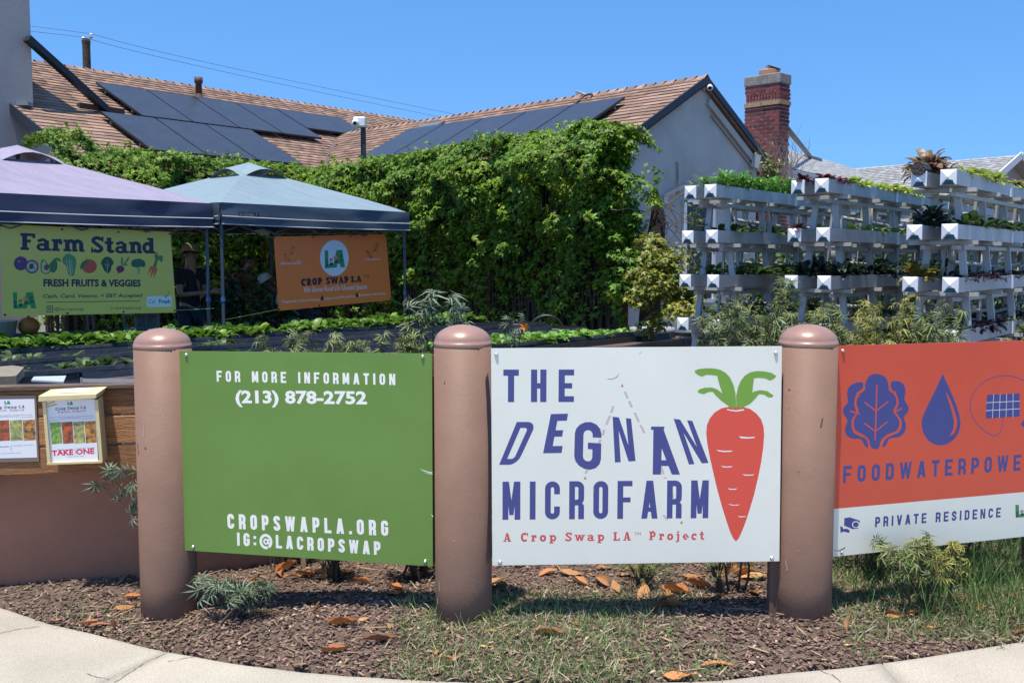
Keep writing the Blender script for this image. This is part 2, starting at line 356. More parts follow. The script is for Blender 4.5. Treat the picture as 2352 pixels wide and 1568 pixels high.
def line_text(sh, mb, s, a, b, cap, bold=0, shear=0, lift=1, capfrac=.70):
    V, Fc = text_mesh(s, bold, shear); A = sh.px(*a); Bp = sh.px(*b); H = (sh.px(a[0], a[1]-cap)-A).length; D = Bp-A; Lw = D.length; D.normalize(); Up = Vector((-D.y, D.x))
    x0, x1 = V[:, 0].min(), V[:, 0].max(); sh.k += 1; mb.mark()
    mb.add([sh.P(A+D*((x-x0)/(x1-x0)*Lw)+Up*(y/capfrac*H), .00014*lift+(sh.k % 12)*.000008) for x, y in V], Fc)
# ================================================================ SETTING: ground, pavement, mulch
def grid_mesh(name, xs, ys, zf, m, smooth=True):
    nx, ny = len(xs), len(ys); V = [(x, y, zf(x, y)) for y in ys for x in xs]
    Fc = [(j*nx+i, j*nx+i+1, (j+1)*nx+i+1, (j+1)*nx+i) for j in range(ny-1) for i in range(nx-1)]
    me = bpy.data.meshes.new(name); me.from_pydata(V, [], Fc); me.materials.append(m)
    if smooth: me.shade_smooth()
    return me
KPIX = [(-500, 1300), (-250, 1345), (0, 1395), (100, 1430), (200, 1452), (300, 1478), (435, 1505), (560, 1526), (700, 1543), (800, 1552), (930, 1560), (1100, 1567), (1380, 1570), (1650, 1563), (1780, 1547), (1950, 1532), (2100, 1512), (2250, 1488), (2352, 1472), (2600, 1425), (2900, 1360)]
KERB = [gndz(*p) for p in KPIX]
def kerb_y(x):
    for a, b in zip(KERB, KERB[1:]):
        if a.x <= x <= b.x: return a.y+(b.y-a.y)*(x-a.x)/(b.x-a.x)
    return (KERB[0].y+(KERB[0].x-x)*.5) if x < KERB[0].x else KERB[-1].y+(x-KERB[-1].x)*.4
soil = mat('soil', (.085, .055, .04), .95, col2=(.14, .095, .07), scale=30, bump=.8, bscale=60)
def near_z(x, y):
    d = y-kerb_y(x); n = noise.noise(Vector((x*3, y*3, 0)))*.014+noise.noise(Vector((x*11, y*11, 4)))*.006
    if d < .0: return gz(x, y)-.09
    return gz(x, y)+.004+min(.03, d*.08)+n*min(1, d*4)
xs = np.linspace(-5, 5.5, 170); ys = np.linspace(2.6, 7, 110)
tag(link('ground', grid_mesh('ground', xs, ys, near_z, soil)), kind='structure')
far = mat('garden_soil', (.09, .065, .045), .95, col2=(.14, .11, .075), scale=3, bump=.5, bscale=20)
mb = MB()
R = 300
for (x0, x1, y0, y1) in ((-R, -4.95, -R, R), (5.45, R, -R, R), (-4.95, 5.45, 6.95, R)): mb.add([(x0, y0, -.03), (x1, y0, -.03), (x1, y1, -.03), (x0, y1, -.03)], [(0, 1, 2, 3)])
tag(obj('terrain', mb, far), kind='structure')
# pavement: three cast slabs with open joints over a dark bed
conc = mat('exposed_concrete', (.36, .325, .265), .9, col2=(.44, .40, .335), scale=260, bump=.35, bscale=300, detail=3)
nt2 = conc.node_tree; bN = nt2.nodes['Principled BSDF']; src = bN.inputs['Base Color'].links[0].from_socket
vo = nt2.nodes.new('ShaderNodeTexNoise'); vo.inputs['Scale'].default_value = 1.7; vo.inputs['Detail'].default_value = 8
tc = nt2.nodes.new('ShaderNodeTexCoord'); nt2.links.new(tc.outputs['Object'], vo.inputs['Vector'])
mrr = nt2.nodes.new('ShaderNodeMapRange'); mrr.inputs['From Min'].default_value = .35; mrr.inputs['From Max'].default_value = .65; mrr.inputs['To Min'].default_value = .86; mrr.inputs['To Max'].default_value = 1.06
nt2.links.new(vo.outputs['Fac'], mrr.inputs[0]); vs_ = nt2.nodes.new('ShaderNodeTexVoronoi'); vs_.inputs['Scale'].default_value = 150; nt2.links.new(tc.outputs['Object'], vs_.inputs['Vector'])
m2 = nt2.nodes.new('ShaderNodeMapRange'); m2.inputs['From Min'].default_value = .1; m2.inputs['From Max'].default_value = .45; m2.inputs['To Min'].default_value = .62; m2.inputs['To Max'].default_value = 1.03; nt2.links.new(vs_.outputs['Distance'], m2.inputs[0])
mm = nt2.nodes.new('ShaderNodeMath'); mm.operation = 'MULTIPLY'; nt2.links.new(mrr.outputs[0], mm.inputs[0]); nt2.links.new(m2.outputs[0], mm.inputs[1])
hv = nt2.nodes.new('ShaderNodeHueSaturation'); nt2.links.new(src, hv.inputs['Color']); nt2.links.new(mm.outputs[0], hv.inputs['Value']); nt2.links.new(hv.outputs[0], bN.inputs['Base Color'])
walk = tag(link('sidewalk', grid_mesh('sidewalk_bed', np.linspace(-5, 5.5, 30), np.linspace(-5, 4.4, 30), lambda x, y: gz(x, min(y, 4))-.07 if y < kerb_y(x)+.3 else -.3, mat('joint_dirt', (.05, .042, .035), .95))), kind='structure')
J1a, J1b = gndz(401, 1489), gndz(236, 1567); J2a, J2b = gndz(2021, 1517), gndz(2067, 1567)
def jline(y, a, b): return a.x+(b.x-a.x)*(y-a.y)/(b.y-a.y)
def slab_mesh(lx, rx):
    V, Fc = [], []; n = 44; rows = 26
    for i in range(n+1):
        f = i/n
        for j in range(rows+1):
            g = j/rows
            # walk from the kerb toward the street
            yk = 3.9; x = lx(yk)*(1-f)+rx(yk)*f
            for _ in range(3): yk = kerb_y(x); x = lx(yk)*(1-f)+rx(yk)*f
            y = yk-(yk+5)*(g**2.2); x = lx(y)*(1-f)+rx(y)*f
            e = .004*noise.noise(Vector((x*9, 0, 3))) if j == 0 else 0
            V.append((x, y+e, gz(x, min(y, 4))+.002-(.006 if j == 0 else 0)))
    for i in range(n):
        for j in range(rows): a = i*(rows+1)+j; Fc.append((a, a+rows+1, a+rows+2, a+1))
    o = len(V); top = [i*(rows+1) for i in range(n+1)]; V += [(V[a][0], V[a][1]+.003, V[a][2]-.06) for a in top]
    for i in range(n): Fc.append((top[i+1], top[i], o+i, o+i+1))
    for s0, rev in ((0, False), (n*(rows+1), True)):          # joint faces
        o = len(V); V += [(V[s0+j][0], V[s0+j][1], V[s0+j][2]-.05) for j in range(rows+1)]
        for j in range(rows): q = (s0+j, s0+j+1, o+j+1, o+j); Fc.append(q if not rev else q[::-1])
    me = bpy.data.meshes.new('slab'); me.from_pydata(V, [], Fc); me.materials.append(conc); me.shade_smooth(); return me
g_ = .004
link('slab', slab_mesh(lambda y: -4.9, lambda y: jline(y, J1a, J1b)-g_), walk)
link('slab', slab_mesh(lambda y: jline(y, J1a, J1b)+g_, lambda y: jline(y, J2a, J2b)-g_), walk)
link('slab', slab_mesh(lambda y: jline(y, J2a, J2b)+g_, lambda y: 5.4), walk)
crk = MB(); random.seed(3)
for pts in ([(1877, 1531), (1893, 1546), (1911, 1551), (1931, 1567)], [(401, 1489), (365, 1508), (330, 1524), (300, 1545), (262, 1568)], [(385, 1520), (430, 1512), (452, 1508)], [(200, 1548), (222, 1556), (250, 1560)], [(0, 1455), (40, 1446), (90, 1440)]):
    P = []
    for a, b in zip(pts, pts[1:]):
        for k in range(5): f = k/5; P.append((a[0]+(b[0]-a[0])*f+random.uniform(-2, 2), a[1]+(b[1]-a[1])*f+random.uniform(-.6, .6)))
    P.append(pts[-1])
    W3 = [gndz(*p) for p in P]
    for a, b in zip(W3, W3[1:]):
        wd = random.uniform(.0008, .0022); d = (b-a).normalized(); s_ = Vector((-d.y, d.x, 0))*wd; z = Vector((0, 0, .005)); crk.add([a-s_+z, b-s_+z, b+s_+z, a+s_+z], [(0, 1, 2, 3)])
obj('crack', crk, mat('crack_dirt', (.15, .125, .10), .95), walk)

def surf_z(x, y): return near_z(x, y)
# wood chips
N = 30000
px_ = np.concatenate([rng.uniform(-3.0, 3.2, N), rng.uniform(-2.6, 2.2, 12000)]); py_ = np.concatenate([rng.uniform(3.5, 6.6, N), rng.uniform(3.5, 4.6, 12000)])
ok = np.array([y > kerb_y(x)-.012+.02*noise.noise(Vector((x*6, 1, 1))) for x, y in zip(px_, py_)]); px_ = px_[ok]; py_ = py_[ok]; N = len(px_)
pos = np.array([(x, y, surf_z(x, y)+random.uniform(.0, .012)) for x, y in zip(px_, py_)])
bxv = [(a*.5, b*.5, c*.5) for a in (-1, 1) for b in (-1, 1) for c in (-1, 1)]; bxf = [(0, 1, 3, 2), (4, 6, 7, 5), (0, 4, 5, 1), (2, 3, 7, 6), (0, 2, 6, 4), (1, 5, 7, 3)]
nn = randn(N)*.45+[0, 0, 1]; sc3 = np.stack([rng.uniform(.008, .03, N), rng.uniform(.004, .011, N), rng.uniform(.002, .005, N)], 1)
chipm = mat('wood_chip', (.175, .112, .082), .9, island=.75, hue=.025)
tag(link('wood_mulch', cloud_mesh('wood_mulch', bxv, bxf, pos, rotm(nn, rng.uniform(0, 6.28, N)), sc3, chipm)), kind='stuff')
N = 420; pp = [(random.uniform(-2.8, 2.8), random.uniform(3.6, 6)) for _ in range(N)]; pp = [p for p in pp if p[1] > kerb_y(p[0])+.02]; N = len(pp)
pos = np.array([(x, y, surf_z(x, y)+.012) for x, y in pp]); sc3 = np.stack([rng.uniform(.04, .14, N), rng.uniform(.003, .009, N), rng.uniform(.002, .005, N)], 1)
tag(link('twig_litter', cloud_mesh('twig_litter', bxv, bxf, pos, rotm(randn(N)*.25+[0, 0, 1], rng.uniform(0, 6.28, N)), sc3, mat('pale_twig', (.3, .21, .13), .85, island=.4))), kind='stuff')
N = 1500; pp = [(random.uniform(-2.8, 2.8), random.uniform(3.6, 6)) for _ in range(N)]; pp = [p for p in pp if p[1] > kerb_y(p[0])+.0]; N = len(pp)
pos = np.array([(x, y, surf_z(x, y)+.010) for x, y in pp])
tag(link('pale_chip_litter', cloud_mesh('pale_chip_litter', bxv, bxf, pos, rotm(randn(N)*.4+[0, 0, 1], rng.uniform(0, 6.28, N)), np.stack([rng.uniform(.006, .028, N), rng.uniform(.004, .012, N), rng.uniform(.002, .004, N)], 1), mat('pale_chip', (.36, .27, .19), .85, island=.5))), kind='stuff')
# grass
def patch(x, y):
    """how grassy it is here, after the picture: along the foot of the middle post, right part, strip at right"""
    n = noise.noise(Vector((x*2.3, y*2.3, 7)))+.5*noise.noise(Vector((x*7, y*7, 2)))
    g = 0
    if -.62 < x < .95 and y < 4.45: g = .75*sstep(-.62, -.35, x)*sstep(.97, .7, x)
    if x > 1.25: g = max(g, .75*sstep(1.25, 1.42, x)*(1 if y > 3.95 or x < 1.42 else .25))
    if x > 1.9: g = max(g, .95)
    if .3 < x < 1.1 and 4.4 < y < 5.6: g = max(g, .25)
    if y > 4.9: g = max(g, .2)
    return g+n*.5
bl = []; k = 0
while len(bl) < 27000 and k < 500000:
    k += 1; x = random.uniform(-.85, 3.4); y = random.uniform(3.55, 5.9)
    if y < kerb_y(x)-.05*abs(noise.noise(Vector((x*5, 0, 0)))): continue
    if patch(x, y) > random.uniform(.25, .95): bl.append((x, y))
for _ in range(160): x = random.gauss(-1.85, .25); y = kerb_y(x)+abs(random.gauss(.12, .08)); bl.append((x, y))
N = len(bl); pos = np.array([(x, y, surf_z(x, y) if y > kerb_y(x) else gz(x, y)) for x, y in bl])
nn = randn(N)*.75+[0, 0, .75]; s1 = rng.uniform(.02, .085, N); sc3 = np.stack([s1*0+.13, s1, s1], 1)
gm = mat('grass_blade', (.145, .225, .07), .6, island=.45, hue=.03, trans=.25)
tag(link('grass', cloud_mesh('grass', *BLADE, pos, rotm(nn, rng.uniform(0, 6.28, N)), sc3, gm)), kind='stuff')
sel = rng.random(N) < .4; P2 = pos[sel]+rng.normal(size=(sel.sum(), 3))*[.03, .03, .004]; n2 = len(P2); s1 = rng.uniform(.03, .08, n2)
tag(link('dry_grass', cloud_mesh('dry_grass', *BLADE, P2, rotm(randn(n2)*1.1+[0, 0, .45], rng.uniform(0, 6.28, n2)), np.stack([s1*0+.17, s1, s1], 1), mat('straw', (.44, .39, .24), .7, island=.3, trans=.2))), kind='stuff')

# ================================================================ round posts
paint = mat('brown_paint', (.225, .13, .09), .62, col2=(.19, .11, .076), scale=3.5, bump=.07, bscale=70, spec=.3)
suncap = mat('sunlit_cap_paint', (.32, .185, .135), .36, col2=(.28, .155, .118), scale=9, bump=.06, bscale=30, spec=.6)  # the shaft's brown paint, with overhead sun painted in as a lighter tone
def post(px, pyrim, Y, r, label):
    X = at(px, 1100, Y).x; zr = at(px, pyrim, Y-r).z; z0 = gz(X, Y)-.12
    t = thing('round_post', label, 'post', (X, Y, z0), 'round posts holding the sign panels')
    obj('shaft', MB().lathe((X, Y, z0), [(r*.995, 0), (r, .3), (r, zr-z0-.004)]), paint, t, True)
    D = []
    for i in range(11): a = math.radians(90*i/10); D.append((max(.001, (r-.0015)*math.cos(a)), .004+.072*math.sin(a)))
    prof = [(r-.001, -.016), (r+.001, -.013), (r+.002, -.004), (r+.0005, .003)]+D
    c = obj('cap', MB().lathe((X, Y, zr), prof, 64), suncap, t, True)
    rr_ = random.Random(int(px)); sm = mat('scuff', (.42, .3, .25), .8); dm = mat('paint_run', (.15, .08, .06), .8)
    for k in range(7):
        a = math.radians(rr_.uniform(200, 340)); z = zr-rr_.uniform(.1, 1.1); w_ = rr_.uniform(.0015, .005); h_ = rr_.uniform(.002, .03 if k % 2 else .006); tl = rr_.uniform(-.6, .6)
        def Pq(da, dz, R_=r+.0008): return (X+R_*math.cos(a+da/r), Y+R_*math.sin(a+da/r), z+dz)
        mb = MB(); mb.add([Pq(-w_, -h_+tl*w_), Pq(w_*.7, -h_*.8), Pq(w_+tl*h_, h_), Pq(-w_*.6+tl*h_, h_*.8)], [(0, 1, 2, 3)]); obj('scuff_mark', mb, sm if k % 3 else dm, t)
    return X, Y, zr
post(382, 797, 4.52, .126, 'brown round post left of the green sign panel, beside the wooden fence')
post(1064, 792, 4.21, .1215, 'brown round post between the green sign panel and the white sign panel')
post(1849, 791, 4.23, .122, 'brown round post between the white sign panel and the red sign panel')

# ================================================================ sign panels
PUR = mat('print_indigo', (.055, .062, .22), .45); WHT = mat('print_white', (.8, .79, .72), .45); GRN = mat('print_leaf_green', (.17, .33, .04), .45)
CRED = mat('print_carrot_red', (.68, .075, .045), .45); screwm = mat('screw_zinc', (.55, .57, .58), .3, metal=.9); postw = mat('dark_brown_post', (.13, .07, .05), .7, bump=.2)
def board(t, sh, corners, m, name='board', th=.007):
    P = [sh.P(sh.px(*c), 0) for c in corners]; return obj(name, MB().prism(P, -sh.N*th), m, t)
def screws(t, sh, pts, r=.0085):
    for p in pts:
        c = sh.P(sh.px(*p)); mb = MB(); mb.tube([c, c+sh.N*.003, c+sh.N*.0075], [r, r, r*.55], 14); obj('screw', mb, screwm, t)
def inkobj(name, mb, m, t):
    """one part per letter"""
    mk = mb.marks or [(0, 0)]; mk = ([(0, 0)] if mk[0] != (0, 0) else [])+mk+[(len(mb.v), len(mb.f))]
    for (v0, f0), (v1, f1) in zip(mk, mk[1:]):
        if f1 > f0:
            q = MB(); q.v = mb.v[v0:v1]; q.f = [tuple(i-v0 for i in f) for f in mb.f[f0:f1]]; obj('letter', q, m, t)
# --- green panel
s = Sheet(at(412, 807, 4.445), at(992, 812, 4.20), at(425, 1263, 4.445)); c = s.P((.6, 0))
gsign = thing('sign_panel', 'green sign panel with a phone number and CROPSWAPLA.ORG in white', 'sign', c, 'sign panels between the round posts')
board(gsign, s, [(424, 1263), (994, 1300), (992, 812), (411, 806)], mat('green_panel', (.12, .225, .038), .42, col2=(.135, .25, .045), scale=3, bump=.015, bscale=9))
mb = MB(); line_cond(s, mb, 'FOR MORE INFORMATION', (498, 876), (908, 884), 25, t=.2, gap=.3); inkobj('lettering', mb, WHT, gsign)
mb = MB(); line_text(s, mb, '(213) 878-2752', (541, 924), (843, 927), 28, bold=.035, capfrac=.72); inkobj('lettering', mb, WHT, gsign)
mb = MB(); line_cond(s, mb, 'CROPSWAPLA.ORG', (523, 1213), (892, 1230), 34, t=.2, gap=.3); inkobj('lettering', mb, WHT, gsign)
mb = MB(); line_cond(s, mb, 'IG:@LACROPSWAP', (545, 1252), (874, 1274), 30, t=.21, gap=.26); inkobj('lettering', mb, WHT, gsign)
screws(gsign, s, [(428, 815), (971, 819), (444, 1255), (977, 1289)])
mb = MB()      # torn print at the right edge
for q in ([(963, 1076), (985, 1083), (994, 1084), (990, 1086), (975, 1082)], [(972, 1085), (993, 1087), (994, 1089)], [(990, 1180), (995, 1184), (994, 1187)]): s.shape(mb, q, 2)
obj('scratch', mb, WHT, gsign)
mb = MB(); g = s.P(s.px(993, 1056)); U = s.U
mb.obox(s.P(s.px(989, 1298), -.03), U*.02, s.V*.9, -s.N*.03); obj('support_post', mb, postw, gsign)
# --- white panel
s = Sheet(at(1129, 800, 4.117), at(1796, 795, 4.161), at(1131, 1298, 4.117)); c = s.P((.6, 0))
wsign = thing('sign_panel', 'white sign panel with a red carrot and THE DEGNAN MICROFARM in blue', 'sign', c, 'sign panels between the round posts')
board(wsign, s, [(1131, 1298), (1790, 1288), (1796, 795), (1128, 800)], mat('white_panel', (.76, .755, .655), .42, col2=(.72, .715, .615), scale=2.2, bump=.015, bscale=7))
Z = lambda x, y: ((1340+x*.4337)/1.2245, (940+y*.4337)/1.2245)
ZZ = lambda L: [Z(*p) for p in L]
mb = MB(); line_cond(s, mb, 'THE', Z(174, 439), Z(632, 438), 211*.3542, t=.19, gap=.33); inkobj('lettering', mb, PUR, wsign)
mb = MB(); line_cond(s, mb, 'MICROFARM', Z(169, 1201), Z(1503, 1190), 247*.3542, t=.15, gap=.26); inkobj('lettering', mb, PUR, wsign)
mb = MB()
for ch, W_, t_, q in (('D', .45, .14, ((147, 845), (262, 845), (392, 567), (262, 567))), ('E', .42, .19, ((432, 770), (552, 768), (594, 513), (483, 516))), ('G', .52, .17, ((632, 862), (806, 888), (812, 567), (640, 567))),
                  ('N', .44, .13, ((898, 830), (1032, 820), (1003, 546), (883, 533))), ('A', .5, .15, ((1143, 908), (1320, 908), (1262, 597), (1092, 597))), ('N', .44, .13, ((1378, 843), (1505, 832), (1400, 560), (1279, 547)))):
    glyph_quad(s, mb, cond(ch, W_, t_), W_, [Z(*p) for p in q])
s.shape(mb, ZZ([(1132, 597), (1220, 597), (1216, 616), (1132, 618)]))
inkobj('lettering', mb, PUR, wsign)
mb = MB(); line_slab(s, mb, 'A Crop Swap LA', Z(174, 1343), Z(1003, 1335), 56*.3542, t=.22, gap=.3); line_slab(s, mb, 'Project', Z(1120, 1332), Z(1478, 1330), 56*.3542, t=.22, gap=.3)
line_text(s, mb, 'TM', Z(1024, 1302), Z(1066, 1302), 20*.3542); inkobj('lettering', mb, mat('print_brick_red', (.6, .085, .075), .45), wsign)
mb = MB(); body = [(1650, 466), (1722, 468), (1775, 483), (1815, 512), (1846, 550), (1862, 598), (1866, 650), (1860, 730), (1846, 830), (1826, 930), (1800, 1040), (1770, 1140), (1742, 1225), (1718, 1285), (1700, 1322), (1683, 1341), (1666, 1322), (1646, 1282), (1620, 1205), (1592, 1115), (1563, 1010), (1538, 905), (1512, 790), (1496, 700), (1490, 640), (1494, 590), (1512, 545), (1545, 505), (1590, 478)]
s.shape(mb, ZZ(body)); obj('carrot_root', mb, CRED, wsign)
mb = MB()
for q in ([(1625, 482), (1640, 487), (1683, 492), (1735, 484), (1733, 493), (1683, 500), (1628, 492)], [(1702, 660), (1755, 666), (1808, 664), (1800, 671), (1755, 675), (1715, 672)], [(1556, 748), (1605, 754), (1663, 753), (1650, 760), (1605, 762), (1570, 757)], [(1584, 852), (1625, 856), (1663, 854), (1650, 861), (1605, 862)], [(1722, 905), (1760, 909), (1803, 907), (1790, 914), (1745, 915)],
          [(1627, 997), (1660, 1001), (1692, 998), (1680, 1006), (1645, 1006)], [(1630, 1098), (1668, 1104), (1708, 1102), (1695, 1108), (1655, 1108)], [(1693, 1175), (1722, 1179), (1749, 1176), (1738, 1183), (1710, 1184)]): s.shape(mb, ZZ(q), 3)
obj('highlight', mb, WHT, wsign)
mb = MB()
for q in ([(1672, 478), (1640, 440), (1600, 395), (1580, 340), (1566, 292), (1562, 268), (1525, 263), (1494, 261), (1460, 274), (1432, 260), (1414, 243), (1422, 231), (1445, 224), (1490, 219), (1540, 221), (1580, 229), (1615, 248), (1645, 280), (1668, 330), (1680, 385), (1683, 430), (1684, 470)],
          [(1686, 470), (1684, 400), (1697, 340), (1715, 300), (1742, 266), (1778, 245), (1820, 237), (1870, 240), (1915, 250), (1945, 270), (1928, 288), (1903, 299), (1870, 284), (1830, 281), (1800, 284), (1795, 320), (1790, 370), (1766, 415), (1735, 450), (1702, 475)],
          [(1668, 488), (1630, 460), (1590, 432), (1556, 400), (1532, 372), (1505, 372), (1475, 386), (1450, 382), (1434, 371), (1445, 356), (1480, 345), (1525, 344), (1562, 356), (1598, 385), (1632, 425), (1660, 455)],
          [(1700, 488), (1712, 465), (1730, 425), (1765, 392), (1800, 370), (1838, 361), (1885, 367), (1928, 397), (1915, 409), (1893, 408), (1862, 389), (1831, 388), (1805, 420), (1775, 450), (1735, 470)]): s.shape(mb, ZZ(q), 2)
obj('carrot_leaves', mb, GRN, wsign)
mb = MB(); mp = MB()
def dash(x0, y0, x1, y1, w_=17):
    s.shape(mb, ZZ([(x0-w_/2, y0), (x0+w_/2, y0), (x1+w_/2, y1), (x1-w_/2, y1)]), .5)
for q in ((962, 370, 981, 416), (990, 430, 1008, 474), (1026, 506, 1053, 568), (1064, 587, 1090, 640), (888, 464, 874, 508), (866, 527, 842, 586), (829, 617, 816, 655), (805, 680, 790, 716), (723, 868, 708, 902), (1196, 855, 1212, 906), (1222, 925, 1226, 934), (1268, 1025, 1273, 1060), (1212, 1170, 1238, 1203)): dash(*q)
for x, y in ((945, 320), (705, 918), (1330, 1205)): s.shape(mp, ZZ([(x, y), (x+10, y+21), (x-10, y+21)]), .5)
obj('dashed_path', mb, mat('print_faded_rose', (.55, .45, .43), .5), wsign); obj('path_marker', mp, mat('print_faded_red', (.5, .17, .15), .5), wsign)
mb = MB()
for q in ([(848, 289), (885, 286), (910, 274), (924, 252), (926, 250), (914, 277), (886, 290), (850, 292)], [(1055, 124), (1070, 113), (1071, 115), (1058, 125)], [(918, 112), (921, 112), (921, 120)], [(758, 985), (764, 1000), (763, 1025), (757, 1005)]): s.shape(mb, ZZ(q), 2)
obj('scratch', mb, mat('scratch_grey', (.22, .23, .24), .6), wsign)
screws(wsign, s, [Z(129, 132), Z(1941, 122), Z(152, 1477), Z(1915, 1449)])
mb = MB(); mb.obox(Vector((s.P(s.px(1775, 1290)).x, 4.20, -.08)), (.036, 0, 0), (0, .05, 0), (0, 0, 1.2)); obj('support_post', mb, postw, wsign)
# --- red panel
s = Sheet(at(1922, 794, 4.24), at(2352, 782, 4.56), at(1914, 1278, 4.24)); c = s.P((.6, 0))
rsign = thing('sign_panel', 'orange-red sign panel with lettuce, water drop and solar icons over a white PRIVATE RESIDENCE strip', 'sign', c, 'sign panels between the round posts')
def D_(u, v): return s.P((u, v))
zt = s.px(1922, 794).y; zb = s.px(1914, 1278).y; x0 = s.px(1918, 1030).x; zs = s.px(1916, 1168).y
obj('board', MB().prism([D_(x0, zb), D_(x0+1.225, zb), D_(x0+1.225, zs), D_(x0, zs)], -s.N*.007), MATS['white_panel'], rsign)
obj('board', MB().prism([D_(x0, zs), D_(x0+1.225, zs), D_(x0+1.225, zt), D_(x0, zt)], -s.N*.007), mat('red_panel', (.64, .085, .04), .4, col2=(.6, .078, .036), scale=3), rsign)
Y_ = lambda x, y: ((2180+x*.4464)/1.2245, (900+y*.4464)/1.2245); YY = lambda L: [Y_(*p) for p in L]
mb = MB(); line_cond(s, mb, 'FOODWATERPOWER', Y_(427, 1026), Y_(1625, 940), 107*.3646, t=.2, gap=.3); inkobj('lettering', mb, PUR, rsign)
mb = MB(); line_cond(s, mb, 'PRIVATE', Y_(629, 1303), Y_(952, 1276), 64*.3646, t=.21, gap=.27); line_cond(s, mb, 'RESIDENCE', Y_(1010, 1272), Y_(1420, 1240), 62*.3646, t=.21, gap=.27); inkobj('lettering', mb, PUR, rsign)
mb = MB()
def blob(pts, n=3):                # closed Catmull-Rom
    o = []; k = len(pts)
    for i in range(k):
        p = [Vector(pts[(i+j-1) % k]) for j in range(4)]
        for j in range(n):
            t = j/n; o.append(tuple(.5*((2*p[1])+(-p[0]+p[2])*t+(2*p[0]-5*p[1]+4*p[2]-p[3])*t*t+(-p[0]+3*p[1]-3*p[2]+p[3])*t**3)))
    return o
s.shape(mb, YY(blob([(566, 405), (590, 355), (640, 337), (695, 360), (715, 410), (716, 440), (752, 468), (765, 520), (745, 575), (782, 630), (770, 690), (705, 720), (668, 755), (655, 800), (628, 812), (602, 795), (590, 750), (555, 720), (505, 690), (497, 630), (525, 575), (512, 520), (530, 468), (565, 440)])))
s.shape(mb, YY(blob([(553, 395), (520, 392), (470, 415), (453, 465), (458, 515), (432, 550), (430, 590), (456, 632), (440, 680), (450, 725), (490, 745), (540, 750), (565, 790), (587, 803), (575, 750), (530, 728), (490, 700), (482, 630), (510, 582), (498, 520), (515, 460), (550, 430)])))
s.shape(mb, YY(blob([(731, 390), (770, 382), (810, 405), (822, 450), (815, 500), (840, 545), (836, 580), (812, 612), (825, 660), (815, 705), (780, 735), (720, 745), (700, 785), (676, 800), (690, 755), (735, 725), (785, 700), (798, 635), (762, 578), (778, 520), (762, 460), (732, 432)])))
s.shape(mb, YY(blob([(1055, 342), (1062, 352), (1098, 430), (1140, 530), (1163, 610), (1166, 670), (1140, 735), (1090, 775), (1040, 788), (985, 772), (942, 725), (923, 660), (930, 610), (965, 530), (1015, 430), (1050, 352)])))
circ = [(1449+221*math.cos(a)*.99, 540-190*math.sin(a)) for a in [math.radians(x) for x in range(40, 236, 6)]]
pth = circ+[(1340, 712), (1372, 727), (1395, 724), (1418, 708), (1431, 680), (1433, 615)]
pth = [Y_(*p) for p in pth]
for p in stroke_polys([s.px(*q) for q in pth], .0032): s.poly(mb, p)
circ = [(1449+221*math.cos(a)*.99, 540-190*math.sin(a)) for a in [math.radians(x) for x in range(40, -40, -6)]]
for p in stroke_polys([s.px(*Y_(*q)) for q in circ], .0032): s.poly(mb, p)
s.shape(mb, YY([(1326, 619), (1541, 606), (1540, 461), (1336, 470)]))
s.shape(mb, YY([(1547, 655), (1568, 625), (1600, 618), (1640, 640), (1600, 690), (1560, 668)]))
s.shape(mb, YY([(436, 1246), (470, 1240), (535, 1262), (520, 1312), (486, 1314), (434, 1292)])); s.shape(mb, YY([(410, 1296), (426, 1302), (428, 1314), (452, 1312), (470, 1322), (466, 1338), (430, 1330), (412, 1338)]))
inkobj('pictogram', mb, PUR, rsign)
mb = MB(); red = MATS['red_panel']
for q, w_ in (([(641, 412), (636, 575), (630, 752)], 10), ([(566, 518), (636, 572), (710, 514)], 8), ([(564, 650), (632, 700), (706, 640)], 8), ([(475, 572), (530, 590)], 9), ([(750, 580), (797, 556)], 9), ([(516, 460), (530, 478)], 8), ([(756, 448), (750, 470)], 8)):
    for p in stroke_polys([s.px(*Y_(*a)) for a in q], w_*.00066): s.poly(mb, p, 2)
s.shape(mb, YY([(1074, 450), (1090, 470), (1122, 545), (1145, 620), (1146, 670), (1128, 712), (1098, 732), (1120, 690), (1128, 640), (1112, 570), (1090, 500)]), 2)
obj('knockout_lines', mb, red, rsign)
mb = MB()
for i in range(1, 5): f = i/5; p = [s.px(*Y_(1336+204*f, 470-9*f)), s.px(*Y_(1326+215*f, 619-13*f))]; [s.poly(mb, q, 2) for q in stroke_polys(p, .0022)]
for i in range(1, 3): f = i/3; p = [s.px(*Y_(1336-10*f, 470+149*f)), s.px(*Y_(1540, 461+145*f))]; [s.poly(mb, q, 2) for q in stroke_polys(p, .0022)]
mb2 = MB(); s.shape(mb2, YY([(508+24*math.cos(a), 1286+22*math.sin(a)) for a in [i*.45 for i in range(14)]]), 2); obj('camera_ring', mb2, MATS['white_panel'], rsign)
mb2 = MB(); s.shape(mb2, YY([(508+18*math.cos(a), 1286+16*math.sin(a)) for a in [i*.45 for i in range(14)]]), 3); s.shape(mb2, YY([(440, 1262), (486, 1272), (486, 1275), (440, 1265)]), 2); obj('camera_lens', mb2, PUR, rsign)
obj('grid_lines', mb, WHT, rsign)
